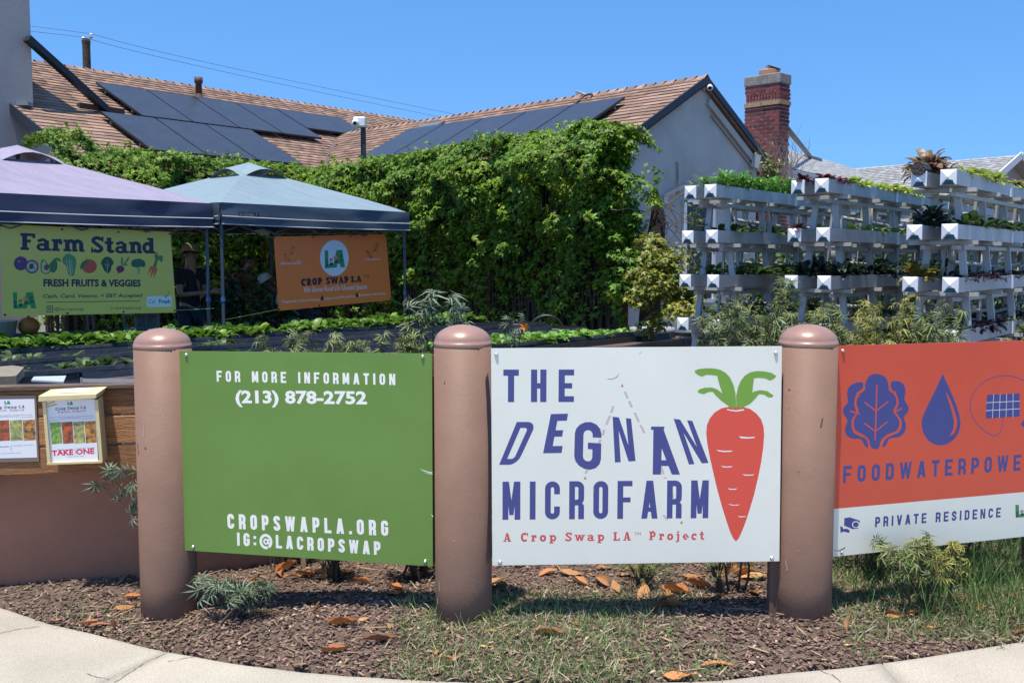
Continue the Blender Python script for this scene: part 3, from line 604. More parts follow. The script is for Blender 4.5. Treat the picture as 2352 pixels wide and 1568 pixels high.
def la_logo(sh, t, Q, back=None):
    """Q maps logo coordinates (0..100 x, 0..80 y down) to picture points"""
    g_, k_, o_ = MB(), MB(), MB()
    for q in ([(0, 0), (17, 0), (19, 62), (46, 60), (48, 78), (2, 80)], [(58, 0), (86, 0), (100, 78), (78, 78), (75, 62), (62, 62), (60, 78), (40, 78)]): sh.shape(g_, [Q(*p) for p in q], 2)
    def L(ch, x, y, w_, h_, sk=.12):
        quad = [Q(x, y+h_), Q(x+w_, y+h_), Q(x+w_+h_*sk, y), Q(x+h_*sk, y)]; glyph_quad(sh, k_, cond(ch, .7, .2), .7, quad, 3)
    L('C', 3, 42, 12, 14); L('R', 25, 36, 13, 14); L('P', 72, 22, 12, 14); L('S', 3, 60, 12, 14); L('W', 23, 54, 18, 15); L('A', 50, 44, 14, 14); L('P', 76, 40, 12, 14)
    sh.shape(o_, [Q(54+12*math.cos(a), 33+9*math.sin(a)) for a in [i*math.pi/8 for i in range(16)]], 3)
    obj('logo_letters', g_, mat('logo_green', (.03, .25, .09), .5), t); obj('logo_words', k_, mat('print_black', (.012, .014, .02), .5), t); obj('logo_peach', o_, mat('logo_peach', (.75, .2, .06), .5), t)
la_logo(s, rsign, lambda x, y: Y_(1513+x*1.3, 1163+y*1.0-x*.08))
screws(rsign, s, [Y_(426, 194), Y_(420, 1462)])
mb = MB(); mb.obox(s.P((x0+1.10, -.02), -.008)+Vector((0, 0, -.35)), s.U*.04, -s.N*.05, (0, 0, 1.45)); obj('support_post', mb, postw, rsign)
s.shape(mb := MB(), YY([(365, 1450), (400, 1448), (445, 1425), (440, 1438), (410, 1455)]), 2); obj('peeled_flap', mb, mat('tan_backing', (.3, .2, .14), .8), rsign)

# ================================================================ low wall, plank fence, flyers
A = gndz(0, 1355); A.z = 0; B = gndz(325, 1337); B.z = 0; wd = (B-A).normalized(); wn = Vector((wd.y, -wd.x, 0))
wallm = mat('wall_paint', (.34, .155, .095), .85, col2=(.285, .13, .08), scale=2.5, bump=.15, bscale=35)
ztop = at(150, 1080, (A+wd*.4).y).z
w0 = A-wd*1.6
t = thing('low_wall', 'low brown stucco wall under the plank fence behind the left posts', 'wall', w0)
mb = MB(); mb.obox(Vector((w0.x, w0.y, -.25)), wd*3.7, -wn*.18, (0, 0, ztop+.25)); obj('wall_body', mb, wallm, t, bevel=.006)
wood = mat('fence_plank', (.40, .18, .058), .6, col2=(.17, .07, .027), scale=9, stretch=(1.2, 1.2, 26), bump=.5, bscale=14, objr=.22)
fn = thing('plank_fence', 'brown wooden plank fence with a cap board on the low wall', 'fence', w0+Vector((0, 0, ztop)))
def fz(y): return at(150, y, (A+wd*.4+wn*.13).y).z
rows = [(896, 954), (957, 1021), (1025, 1086)]
for (ya, yb) in rows:
    mb = MB(); mb.obox(w0+wn*(.13+random.uniform(-.002, .002))+Vector((0, 0, fz(yb)-w0.z)), wd*3.0, -wn*.028, (0, 0, fz(ya)-fz(yb))); obj('plank', mb, wood, fn, bevel=.004)
mb = MB(); mb.obox(w0+wn*.145+Vector((0, 0, fz(896)+.002)), wd*3.0, -wn*.09, (0, 0, fz(885)-fz(896))); obj('cap_board', mb, mat('weathered_board', (.13, .085, .06), .8, col2=(.07, .045, .032), scale=9, stretch=(1.2, 1.2, 26), bump=.5, bscale=14), fn, bevel=.004)
for k in range(3): mb = MB(); mb.obox(w0+wd*(.3+k*1.2)+wn*.098+Vector((0, 0, ztop-.1)), wd*.07, -wn*.06, (0, 0, fz(900)-ztop+.1)); obj('backing_post', mb, postw, fn)
# flyer sheet (print shared by the box and the wall sheet)
INK = mat('print_black', (.012, .014, .02), .5); PAPER = mat('paper', (.74, .75, .78), .6); CRIM = mat('print_crimson', (.7, .01, .06), .5); ROSE = mat('print_rose', (.5, .16, .14), .5)
veg = [mat('photo_'+n, c_, .5, col2=c2, scale=sc0) for n, c_, c2, sc0 in (('greens', (.08, .2, .03), (.3, .45, .1), 60), ('carrots', (.6, .1, .03), (.05, .06, .03), 50), ('bowls', (.55, .5, .12), (.1, .15, .1), 45), ('oranges', (.7, .3, .03), (.05, .05, .06), 50))]
def flyer(sh, t, Q, take):
    """Q maps sheet fractions (x right, y down) to picture points"""
    pb = MB(); sh.shape(pb, [Q(0, 0), Q(1, 0), Q(1, 1), Q(0, 1)], .5); obj('paper_sheet', pb, PAPER, t)
    k = MB(); q = abs(Q(0, 1)[1]-Q(0, 0)[1])
    line_slab(sh, k, 'Crop Swap LA', Q(.2, .165), Q(.82, .15), q*.045, t=.2)
    for y, a, b in ((.285, .08, .95), (.31, .25, .7)): line_text(sh, k, 'Shop our market: fruit, vegetables, and seeds all grown locally' if y < .3 else 'Cash, Card, EBT Cal Fresh & Venmo Accepted', Q(a, y), Q(b, y-.008), q*.016)
    line_text(sh, k, 'Every Sunday', Q(.18, .815), Q(.5, .81), q*.02, bold=.02); line_text(sh, k, 'The Degnan Microfarm', Q(.56, .80), Q(.95, .79), q*.018)
    line_text(sh, k, 'cropswapla.org', Q(.33, .925), Q(.7, .92), q*.016)
    sh.shape(k, [Q(.53, .78), Q(.537, .78), Q(.537, .88), Q(.53, .88)]); sh.shape(k, [Q(.05, .325), Q(.25, .32), Q(.25, .324), Q(.05, .329)]); sh.shape(k, [Q(.72, .31), Q(.96, .305), Q(.96, .309), Q(.72, .314)])
    obj('print_text', k, INK, t); k = MB(); line_text(sh, k, 'Farm Stand', Q(.25, .215), Q(.8, .2), q*.042, bold=.01); obj('print_title', k, ROSE, t)
    k = MB(); sh.shape(k, [Q(.45, .03), Q(.475, .03), Q(.475, .07), Q(.5, .07), Q(.5, .085), Q(.45, .085)], 1); sh.shape(k, [Q(.51, .03), Q(.54, .03), Q(.565, .085), Q(.49, .085)], 1); obj('print_emblem', k, MATS['logo_green'], t)
    for i in range(4):
        k = MB(); a = .06+i*.236; sh.shape(k, [Q(a, .36), Q(a+.225, .353), Q(a+.225, .70), Q(a, .71)]); obj('print_photo', k, veg[i], t)
    if take:
        k = MB(); line_text(sh, k, 'TAKE ONE', Q(.04, .895), Q(.93, .875), q*.085, bold=.035, capfrac=.72, lift=3); obj('print_take_one', k, CRIM, t)
def zL(x, y): return (x*.3126, 735+y*.3126)
Pf = A+wd*.4+wn*.26
s = Sheet(Pf+Vector((0, 0, 1)), Pf+wd+Vector((0, 0, 1)), Pf+Vector((0, 0, 0)))
cream = mat('cream_plastic', (.62, .5, .25), .45, col2=(.66, .55, .3), scale=20, bump=.05)
bx = thing('flyer_box', 'cream brochure box with TAKE ONE flyer and slanted lid on the plank fence', 'flyer box', s.P(s.px(*zL(540, 1060))))
def bar(mb, sh, p, q, wz, dep, off=0):     # bar on the sheet between picture points
    a, b = sh.px(*p), sh.px(*q); 
    for P in stroke_polys([a, b], wz, cap=False): mb.prism([sh.P(v, off) for v in P], -sh.N*dep)
mb = MB(); bar(mb, s, zL(322, 600), zL(360, 1060), .014, .02); bar(mb, s, zL(706, 585), zL(742, 1045), .016, .02); bar(mb, s, zL(345, 1054), zL(750, 1040), .010, .02, .003)
obj('frame', mb, cream, bx)
mb = MB(); cs = [s.px(*zL(*p)) for p in ((312, 600), (715, 580), (750, 1045), (348, 1062))]
fr = [s.P(c_, -.02) for c_ in cs]; bk = [s.P(c_, -.115) for c_ in cs]
mb.add(fr+bk, [(4, 5, 6, 7), (0, 3, 7, 4), (1, 5, 6, 2), (3, 2, 6, 7), (0, 4, 5, 1)]); obj('box_body', mb, cream, bx)
mb = MB(); l0, l1 = s.P(s.px(*zL(287, 597)), .012), s.P(s.px(*zL(712, 572)), .012); u0, u1 = s.P(s.px(*zL(287, 555)), .012), s.P(s.px(*zL(712, 540)), .012)
b0, b1 = s.P(s.px(*zL(330, 506)), -.12)+Vector((-.012, 0, .0)), s.P(s.px(*zL(745, 487)), -.12)+Vector((.01, 0, 0))
b0 = Vector((u0.x, b0.y, at(103, 893, b0.y).z)); b1 = Vector((u1.x, b1.y, at(233, 887, b1.y).z))
mb.add([l0, l1, u1, u0, b0, b1, l0-s.N*.12, l1-s.N*.12], [(0, 1, 2, 3), (3, 2, 5, 4), (0, 3, 4, 6), (1, 7, 5, 2), (4, 5, 7, 6), (0, 6, 7, 1)]); obj('lid', mb, cream, bx, bevel=.002)
ln = (u1-u0).cross(b0-u0).normalized(); ln = ln if ln.z > 0 else -ln
def LP(a, b, o=.003): return u0+(u1-u0)*a+(b0-u0)*b+ln*o
obj('lid_label', MB().prism([LP(.22, .25), LP(.78, .25), LP(.72, .85), LP(.26, .85)], ln*.001), mat('label_white', (.8, .8, .76), .5), bx)
sp = Sheet(s.P((0, 1), -.012), s.P((1, 1), -.012), s.P((0, 0), -.012))
def Qb(x, y, T=[zL(328, 590), zL(695, 578), zL(722, 1034), zL(372, 1043)]):
    a = [T[0][i]*(1-x)+T[1][i]*x for i in (0, 1)]; b = [T[3][i]*(1-x)+T[2][i]*x for i in (0, 1)]; return (a[0]*(1-y)+b[0]*y, a[1]*(1-y)+b[1]*y)
flyer(sp, bx, Qb, True)
mb = MB(); sp.shape(mb, [Qb(.02, .05), Qb(.2, .01), Qb(.2, .035), Qb(.03, .075)]); sp.shape(mb, [Qb(.03, .09), Qb(.24, .05), Qb(.24, .075), Qb(.04, .115)]); obj('print_ribbon', mb, mat('print_gold', (.45, .4, .12), .5), bx)
Pf2 = A+wd*.4+wn*.134; s = Sheet(Pf2+Vector((0, 0, 1)), Pf2+wd+Vector((0, 0, 1)), Pf2)
ff = thing('flyer_holder', 'clear plastic sleeve with a farm stand flyer on the plank fence', 'flyer', s.P(s.px(*zL(100, 1040))), )
T = [zL(-150, 583), zL(252, 578), zL(273, 1008), zL(-130, 1018)]
mb = MB(); mb.prism([s.P(s.px(*zL(*p)), 0) for p in ((-170, 556), (265, 552), (288, 1036), (-150, 1045))], s.N*.002); obj('sleeve', mb, mat('clear_sleeve', (.17, .12, .1), .15, spec=.8), ff)
s2 = Sheet(s.P((0, 1), .003), s.P((1, 1), .003), s.P((0, 0), .003)); flyer(s2, ff, lambda x, y: Qb(x, y, T), False)
# ================================================================ houses, roofs, solar panels
EA = Vector((.62, .785, 0)).normalized()          # the block's long direction, away to the right
EB = Vector((-.785, .62, 0)).normalized()
stucco = mat('stucco', (.50, .475, .425), .9, col2=(.39, .365, .325), scale=.9, bump=.35, bscale=30)
brownsh = mat('brown_shingle', (.30, .19, .135), .92, col2=(.22, .138, .10), scale=9, island=.32, bump=.3, bscale=120)
greysh = mat('grey_shingle', (.36, .36, .36), .92, col2=(.27, .275, .28), scale=10, island=.22, bump=.3, bscale=90)
fascia = mat('dark_fascia', (.018, .022, .035), .6); whitefas = mat('white_fascia', (.6, .6, .6), .7)
underlay = mat('roof_underlay', (.035, .025, .02), .9)
BOXM = {}
def unitbox(name, m):
    if name not in BOXM:
        BOXM[name] = MB().box((0, 0, 0), (1, 1, 1)).mesh(name, m)
    return BOXM[name]
def picx(p):
    d = Vector(p)-Vector((0, 0, EYE)); c, s_ = math.cos(PITCH), math.sin(PITCH); dep = d.y*c-d.z*s_; up = d.y*s_+d.z*c
    return (1176+F*d.x/dep, 784-F*up/dep) if dep > .1 else (-9999, -9999)
def shingle_roof(parent, O, U, Dn, length, width, expo, tab, m, keep, nmax=260, lift=.004, clip=None, tilt=None):
    """courses of loose tabs on the plane through O (ridge start), U along the ridge, Dn down the slope; the tabs that show largest are objects, the rest one joined part"""
    U = U.normalized(); Dn = Dn.normalized(); Nn = U.cross(Dn).normalized()
    if Nn.z < 0: Nn = -Nn
    cells = []
    nrow = int(width/expo)
    for r in range(nrow):
        off = random.uniform(0, tab); x = -off
        while x < length:
            wd = tab*random.uniform(.75, 1.25); a, b = max(0, x), min(length, x+wd-.004); x += wd
            if b-a < .03: continue
            c = O+U*((a+b)/2)+Dn*(r+.5)*expo
            if clip and not clip(c): continue
            px = picx(c); vis = keep(*px); cells.append((c, b-a, vis, (c-Vector((0, 0, EYE))).length))
    cells.sort(key=lambda q: (not q[2], q[3])); ang = (.017 if tilt is None else tilt)/expo
    X = U; Y = (Dn - Nn*ang*-1).normalized(); Z = X.cross(Y).normalized()
    if Z.z < 0: Z = -Z
    Yd = Z.cross(X) if Z.cross(X).dot(Dn) > 0 else -Z.cross(X)
    M0 = Matrix((X, Yd, Z)).transposed()
    rest = []
    for i, (c, wl, vis, d) in enumerate(cells):
        th = .014+random.uniform(-.004, .006); L_ = expo*1.18
        if i < nmax and vis:
            o = link('shingle', unitbox('shingle', m)); o.matrix_basis = Matrix.Translation(c+Nn*(lift+.012)) @ (M0.to_4x4() @ Matrix.Diagonal((wl, L_, th, 1))); setparent(o, parent)
        else: rest.append((c+Nn*(lift+.012), wl, L_, th))
    if rest:
        pos = np.array([tuple(q[0]) for q in rest]); sc3 = np.array([q[1:] for q in rest]); Rr = np.tile(np.array(M0)[None], (len(rest), 1, 1))
        tag(link('shingles', cloud_mesh('shingles', bxv, bxf, pos, Rr, sc3, m), parent), kind='stuff')
def slope(q, dn2):                       # unit vector down a roof of pitch q toward dn2
    return Vector((dn2.x, dn2.y, -q)).normalized()
# ---- left wing of the near house
PL = .49; zl = 5.9
Gl = Vector((-11.71, 20.84, zl)); Ul = Vector((.619, .785, 0)).normalized(); Dl2 = Vector((.785, -.619, 0)).normalized(); Wl = 5.6
house = thing('house', 'low grey stucco house with brown shingle roof, solar panels and ivy covered walls', 'house', (-6, 20, 0))
def roof_slab(name, G, U, D, length, wlen, parent, m=underlay, th=.12):
    Nn = U.cross(D); Nn = Nn if Nn.z > 0 else -Nn
    return obj(name, MB().obox(G-Nn*th, U*length, D*wlen, Nn*th), m, parent)
Dl = slope(PL, Dl2); Ll = Wl*math.sqrt(1+PL*PL); LEN_L = 15.3
rl = roof_slab('roof', Gl, Ul, Dl, LEN_L, Ll, house)
roof_slab('roof', Gl+Ul*0+Vector((0, 0, -.012)), Ul, slope(PL, -Dl2), LEN_L, 6.5, house, MATS['brown_shingle'])
# ---- right wing
PR = .51; A0 = Vector((3.48, 18.26, 4.82)); UR = Vector((-.70, .714, 0)).normalized(); GR = Vector((.65, .76, 0)).normalized()
DRf = Vector((-GR.x, -GR.y, 0)); DR = slope(PR, DRf); WR = 3.05; LEN_R = 13.0
rr = roof_slab('roof', A0, UR, DR, LEN_R, WR*math.sqrt(1+PR*PR), house)
lo, hi = .5, 5
for _ in range(40):
    WX = (lo+hi)/2
    if picx(A0+GR*WX-Vector((0, 0, PR*WX)))[0] < 1760: lo = WX
    else: hi = WX
roof_slab('roof', A0+Vector((0, 0, -.012)), UR, slope(PR, GR), LEN_R-2, WX*math.sqrt(1+PR*PR), house, MATS['brown_shingle'])
def clipL(c):                            # left-wing tabs stop at the valley
    w2 = (c-A0).dot(-Vector((UR.y*-1, UR.x, 0)).normalized()) if False else (c-A0).dot(Vector((DRf.x, DRf.y, 0)))
    # distance down the right wing measured square to its ridge
    n = Vector((-UR.y, UR.x, 0)); n = n if n.dot(DRf) > 0 else -n; w2 = (c-A0).dot(n); return w2 < 0 or c.z > A0.z-PR*w2-.02
def clipR(c): w1 = (c-Gl).dot(Dl2); return c.z > zl-PL*w1-.02
k1 = lambda x, y: 50 < x < 900 and y < 372; k2 = lambda x, y: 740 < x < 1640 and y < 372
shingle_roof(rl, Gl, Ul, Dl, LEN_L, Ll, .18, .36, brownsh, k1, 170, clip=clipL)
shingle_roof(rr, A0, UR, DR, LEN_R, WR*1.12, .18, .36, brownsh, k2, 120, clip=clipR)
def ridge_caps(parent, P, U, n, step, m, down):
    for i in range(n):
        c = P+U*(i+.5)*step+Vector((0, 0, .035)); mb = MB()
        for sgn in (1, -1):
            dd = slope(.5, down*sgn); mb.add([c-U*step*.62+dd*.14+Vector((0, 0, .0)), c+U*step*.5+dd*.14+Vector((0, 0, -.0)), c+U*step*.5+Vector((0, 0, -.004)), c-U*step*.62+Vector((0, 0, .034)),
                    c-U*step*.62+dd*.14+Vector((0, 0, -.03)), c+U*step*.5+dd*.14+Vector((0, 0, -.03))], [(0, 1, 2, 3), (4, 5, 1, 0)] if sgn > 0 else [(3, 2, 1, 0), (0, 1, 5, 4)])
        obj('ridge_shingle', mb, m, parent)
ridge_caps(rl, Gl+Ul*2, Ul, 54, .23, brownsh, Dl2); ridge_caps(rr, A0, UR, 48, .23, brownsh, DRf)
# valley flashing
vd = None
Pv = []
for w_ in (0, 4.2):
    # walk down both planes together
    n2 = Vector((-UR.y, UR.x, 0)); n2 = n2 if n2.dot(DRf) > 0 else -n2
    z = A0.z-.0-PR*w_; w1 = (zl-z)/PL; Mx = Matrix(((Dl2.x, Dl2.y), (n2.x, n2.y))); sol = Mx.inverted() @ Vector((w1+Gl.dot(Dl2), w_+A0.dot(n2))); Pv.append(Vector((sol.x, sol.y, z+.03)))
obj('valley_flashing', MB().beam(Pv[0], Pv[1], .12, .02), mat('flashing', (.1, .07, .055), .6), rl)
# walls of both wings
def gable_wall(parent, apex, g, pitch, half, zb, inset, U, th=.2, m=None, ov=.28, name='gable_wall', halfR=None):
    a = apex+U*inset; a.z -= .14
    L_ = a-g*(half-ov); R_ = a+g*(half-ov); zE = a.z-pitch*(half-ov)
    hr = half if halfR is None else halfR; R_ = a+g*(hr-ov); zR = a.z-pitch*(hr-ov)
    P = [Vector((L_.x, L_.y, zb)), Vector((R_.x, R_.y, zb)), Vector((R_.x, R_.y, zR)), a, Vector((L_.x, L_.y, zE))]
    return obj(name, MB().prism(P, U*th), m or stucco, parent)
gw = gable_wall(house, A0, GR, PR, WR+.1, -.1, .09, UR, halfR=WX+.05)
# rake boards, vent recess, eave walls
for sg in (1, -1):
    d = slope(PR, GR*sg); obj('rake_board', MB().beam(A0-UR*.015+Vector((0, 0, -.03)), A0-UR*.015+d*(WR if sg < 0 else WX)*1.12+Vector((0, 0, -.03)), .03, .12), fascia, house)
d = slope(PR, GR); 
obj('rake_molding', MB().beam(A0+UR*.06+Vector((0, 0, -.30))+d*.2, A0+UR*.06+d*WX*1.06+Vector((0, 0, -.30)), .07, .13), stucco, house)
obj('conduit', MB().tube([A0+UR*.06+Vector((0, 0, -.46))+d*.35, A0+UR*.06+Vector((0, 0, -.45))+d*(WX-.2)], .018), mat('pipe_grey', (.3, .3, .3), .5), house)
nR = Vector((-UR.y, UR.x, 0)); nR = nR if nR.dot(DRf) > 0 else -nR
for P0, P1, z_ in ((A0+nR*(WR-.4)+UR*.4, A0+nR*(WR-.4)+UR*9, 2.7), (A0-nR*(WX-.3)+UR*.4, A0-nR*(WX-.3)+UR*9, 3.2), (Gl+Dl2*(Wl-.4)+Ul*.5, Gl+Dl2*(Wl-.4)+Ul*9, 3.0)):
    P0 = Vector((P0.x, P0.y, -.1)); P1 = Vector((P1.x, P1.y, -.1)); obj('side_wall', MB().obox(P0, P1-P0, (P1-P0).cross(Vector((0, 0, 1))).normalized()*.15, (0, 0, z_)), stucco, house)
# raised stucco band near the gable (faint arch and shaft)
def wp(x, y, off=0):                     # point on the gable wall face
    nw = Vector((-GR.y, GR.x, 0)).normalized(); p = hit(x, y, A0+UR*.09, nw); return p-nw*(off+.004)
P = [wp(1553, 372), wp(1557, 372), wp(1559, 445), wp(1555, 445)]; obj('wall_rib', MB().prism([p+UR*.001 for p in P], -UR*.05), stucco, house)
arcp = [(1518, 470), (1518, 449), (1540, 436), (1565, 425), (1590, 419), (1592, 424), (1568, 431), (1545, 442), (1526, 454), (1526, 470)]
obj('arch_trim', MB().prism([wp(*p)+UR*.001 for p in arcp], -UR*.07), stucco, house)
# dark door or window opening in the gable with a white frame
win = MB(); cor = [(1568, 462), (1634, 452), (1634, 690), (1568, 690)]; P = [wp(*c) for c in cor]
wo = obj('window', MB().prism([p-UR*.0 for p in P], -UR*.02), mat('dark_glass', (.022, .032, .042), .25, spec=.15), house)
mb = MB()
for a, b in zip(P, P[1:]+P[:1]): mb.beam(a-UR*.03, b-UR*.03, .07, .07, up=UR)
obj('frame', mb, mat('white_vinyl', (.66, .67, .68), .4), wo)
# left gable wall and the tall stucco stack
gable_wall(house, Gl, Dl2, PL, Wl, -.1, .35, Ul)
for sg in (1, -1):
    d = slope(PL, Dl2*sg); obj('rake_board', MB().beam(Gl-Ul*.02+Vector((0, 0, -.03)), Gl-Ul*.02+d*Ll+Vector((0, 0, -.03)), .03, .17), fascia, house)
# stack placed where the rake passes the left edge
q = Gl+Dl*2.85                            # on the slope near the rake
Cst = Gl+Dl2*2.0+Ul*.1
edge = at(71, 240, (Gl+Dl2*2.55).y)
ex = Vector((edge.x, edge.y, 0))
mb = MB(); mb.obox(ex-Dl2*1.9-Ul*.9+Vector((0, 0, -.1)), Dl2*1.9, Ul*.95, (0, 0, 8.6)); stk = obj('chimney_stack', mb, mat('stack_stucco', (.40, .365, .345), .9, col2=(.345, .315, .30), scale=1.2, bump=.12, bscale=30), house, bevel=.01)
f0 = at(48, 240, ex.y-.1); obj('flashing', MB().box((ex.x-.06, ex.y-.12, f0.z), (.22, .22, .07)), mat('lead_flashing', (.2, .21, .22), .5), house)
# security camera and junction box on the gable
def secam(name, p, direction, label, parent=None):
    t = thing(name, label, 'camera', p) if parent is None else link(name, None, parent)
    d = Vector(direction).normalized(); wv = mat('camera_white', (.72, .73, .73), .35)
    obj('housing', MB().tube([p-d*.09, p-d*.08, p+d*.06, p+d*.075], [.045, .055, .055, .05], 16), wv, t, True)
    obj('lens', MB().tube([p+d*.074, p+d*.085], [.034, .03], 16), mat('lens_black', (.01, .01, .012), .1), t); return t
cp = wp(1616, 203, .12); t = secam('security_camera', cp, (-.1, -1, -.3), 'small white security camera under the gable peak of the house')
obj('mount', MB().beam(cp+Vector((-.02, .05, .07)), cp+UR*.12+Vector((-.05, 0, 0)), .13, .13), mat('mount_grey', (.4, .41, .41), .5), t)
cp = wp(1726, 371, .08); obj('junction_box', MB().box(cp, (.15, .12, .26), Matrix.Rotation(math.radians(14), 3, 'Y')), mat('box_grey', (.33, .34, .35), .5), house)
# vent pipe, on the left slope
def on_plane(x, y, P, Nn, lift=0):
    return hit(x, y, P+Nn*lift, Nn)
NL = Ul.cross(Dl); NL = NL if NL.z > 0 else -NL
NR = UR.cross(DR); NR = NR if NR.z > 0 else -NR
b = on_plane(457, 228, Gl, NL); rust = mat('rusty_pipe', (.11, .06, .045), .7, col2=(.07, .045, .04), scale=20)
vz = at(457, 178, b.y).z
vp = link('vent_pipe', MB().lathe((b.x, b.y, b.z-.1), [(.075, 0), (.075, vz-b.z-.05), (.078, vz-b.z-.05), (.1, vz-b.z-.03), (.1, vz-b.z+.1), (.07, vz-b.z+.1)], 20).mesh('vent_pipe', rust, True), house)
obj('storm_collar', MB().lathe((b.x, b.y, b.z-.12), [(.16, 0), (.12, .14), (.08, .24)], 20), rust, vp)
# solar arrays: panels lie on rails parallel to each roof
panm = mat('solar_glass', (.034, .036, .042), .3, spec=.4, col2=(.045, .046, .05), scale=3, bump=.01, bscale=200); framem = mat('black_frame', (.012, .012, .014), .45); railm = mat('rail', (.2, .2, .21), .4, metal=.7)
def panel(P4, Nn, t):
    c = sum(P4, Vector())/4; ins = [p+(c-p)*.0 for p in P4]
    obj('glass', MB().prism([p+(c-p).normalized()*.035-Nn*.0+Nn*.001 for p in P4], -Nn*.012), panm, t)
    mb = MB()
    for a, b_ in zip(P4, P4[1:]+P4[:1]): mb.beam(a+(c-a).normalized()*.03-Nn*.02, b_+(c-b_).normalized()*.03-Nn*.02, .03, .04, up=Nn)
    obj('panel_frame', mb, framem, t)
def solar(name_label, group, P, U, D, Nn, o_uv, cols, pw, ph, lift=.16):
    """o_uv: start on the roof in metres along U and D from P"""
    for i in range(cols):
        a = P+U*(o_uv[0]+i*(pw+.02))+D*o_uv[1]+Nn*lift; P4 = [a, a+U*pw, a+U*pw+D*ph, a+D*ph]
        t = thing('solar_panel', name_label(i), 'solar panel', a, group); panel(P4, Nn, t)
        mb = MB(); mb.obox(a+D*ph*.22-Nn*.1, U*pw, D*.04, Nn*.05); mb.obox(a+D*ph*.78-Nn*.1, U*pw, D*.04, Nn*.05); obj('rail', mb, railm, t)
        mb = MB()
        for f in (.1, .9): mb.obox(a+U*pw*f+D*ph*.2-Nn*lift, U*.05, D*.05, Nn*.1); mb.obox(a+U*pw*f+D*ph*.78-Nn*lift, U*.05, D*.05, Nn*.1)
        obj('mount', mb, railm, t)
def uv(x, y, P, U, D, Nn, lift=.16):
    p = on_plane(x, y, P, Nn, lift)-P; return p.dot(U), p.dot(D)
u0, v0 = uv(219, 188, Gl, Ul, Dl, NL); u1, _ = uv(637, 252, Gl, Ul, Dl, NL); _, v1 = uv(322, 265, Gl, Ul, Dl, NL)
pw = (u1-u0)/4-.02; ph = v1-v0
ordn = ['first', 'second', 'third', 'fourth', 'fifth', 'sixth']
solar(lambda i: f'dark solar panel, {ordn[i]} from the stack in the upper row on the left roof', 'upper row of solar panels on the left roof', Gl, Ul, Dl, NL, (u0, v0), 4, pw, ph)
u2, v2 = uv(790, 276, Gl, Ul, Dl, NL); _, v3 = uv(700, 293, Gl, Ul, Dl, NL)
solar(lambda i: 'dark solar panel laid lengthwise at the valley end of the left roof', 'upper row of solar panels on the left roof', Gl, Ul, Dl, NL, (u1+.0, v0), 1, max(.8, u2-u1), max(.6, v3-v0))
ua, va = uv(228, 254, Gl, Ul, Dl, NL); ub, _ = uv(582, 301, Gl, Ul, Dl, NL)
solar(lambda i: f'dark solar panel, {ordn[i]} from the stack in the lower row on the left roof', 'lower row of solar panels on the left roof', Gl, Ul, Dl, NL, (ua, va+.02), 3, (ub-ua)/3-.02, ph)
print('solar', u0, v0, u1, v1, pw, ph, ua, va, ub)
ur0, vr0 = uv(1422, 227, A0, UR, DR, NR); ur1, _ = uv(924, 302, A0, UR, DR, NR); _, vr1 = uv(834, 348, A0, UR, DR, NR)
pwr = (ur1-ur0)/5-.02; print('solarR', ur0, vr0, ur1, vr1, pwr)
solar(lambda i: f'dark solar panel, {ordn[i]} from the gable on the right wing roof', 'solar panels on the right wing roof', A0, UR, DR, NR, (ur0, vr0), 5, pwr, 1.75)
a = on_plane(1314, 245, A0, NR, .05); b = on_plane(1352, 218, A0, NR, .06)
obj('conduit', MB().tube([on_plane(1312, 246, A0, NR, .06), on_plane(1330, 230, A0, NR, .06), on_plane(1343, 220, A0, NR, .08), on_plane(1352, 217, A0, NR, .14), on_plane(1360, 218, A0, NR, .05)], .022), rust, house)
c_ = on_plane(784+720/3, 81.7+600/3, A0, NR, .03); obj('roof_vent', MB().obox(c_, UR*.8, DR*.3, NR*.05), mat('vent_grey', (.12, .125, .12), .5), house)  # flat grey box for the roof vent
# steel brace from the stack to the roof
a = at(62, 88, ex.y-.15); b = on_plane(242, 250, Gl, NL, .1)
br = thing('roof_brace', 'dark steel strut bracing the stucco stack to the left roof', 'brace', b)
obj('strut', MB().beam(a, b, .15, .12), mat('dark_steel', (.012, .013, .02), .5), br)
obj('foot_plank', MB().beam(on_plane(180, 242, Gl, NL, .06), on_plane(283, 257, Gl, NL, .06), .14, .1), mat('tar_plank', (.05, .025, .02), .8), br)
# ---- red brick chimney
CU = UR.copy(); CG = Vector((.714, .70, 0)); CG = Vector((.785, -.0, 0)) if False else Vector((UR.y, -UR.x, 0)).normalized()
yc = 21.5; cc = at(1788, 300, yc); cc.z = 0
wl = .93; wg = .62
def chx(x): pass
# choose widths so that both faces span what they span in the picture
def solve_w(dirv, xt):
    lo, hi = .1, 3
    for _ in range(40):
        m_ = (lo+hi)/2; x = picx(cc+dirv*m_+Vector((0, 0, 4)))[0]
        if abs(x-1788) < abs(xt-1788): lo = m_
        else: hi = m_
    return lo
CG = Vector((.714, .70, 0)) if CG.y < 0 else CG
wl = solve_w(UR, 1709); wg = solve_w(CG, 1812); zc = at(1788, 190, yc).z; ztp = at(1788, 166, yc).z-.12
print('chimney', wl, wg, zc, CG)
chim = thing('brick_chimney', 'tall red brick chimney with a concrete cap between the two houses', 'chimney', cc)
mort = mat('mortar', (.46, .38, .36), .9, bump=.3); brick = mat('red_brick', (.20, .038, .034), .85, col2=(.13, .028, .026), scale=12, objr=.35, island=.3, hue=.012, bump=.5, bscale=60)
ins = .012
mb = MB(); mb.obox(cc+UR*ins+CG*ins, UR*(wl-2*ins), CG*(wg-2*ins), (0, 0, zc)); obj('mortar_core', mb, mort, chim)
crs = .0815; nr = int((zc-.9)/crs)
bl_ = unitbox('brick', brick); nb = 0; lower = MB()
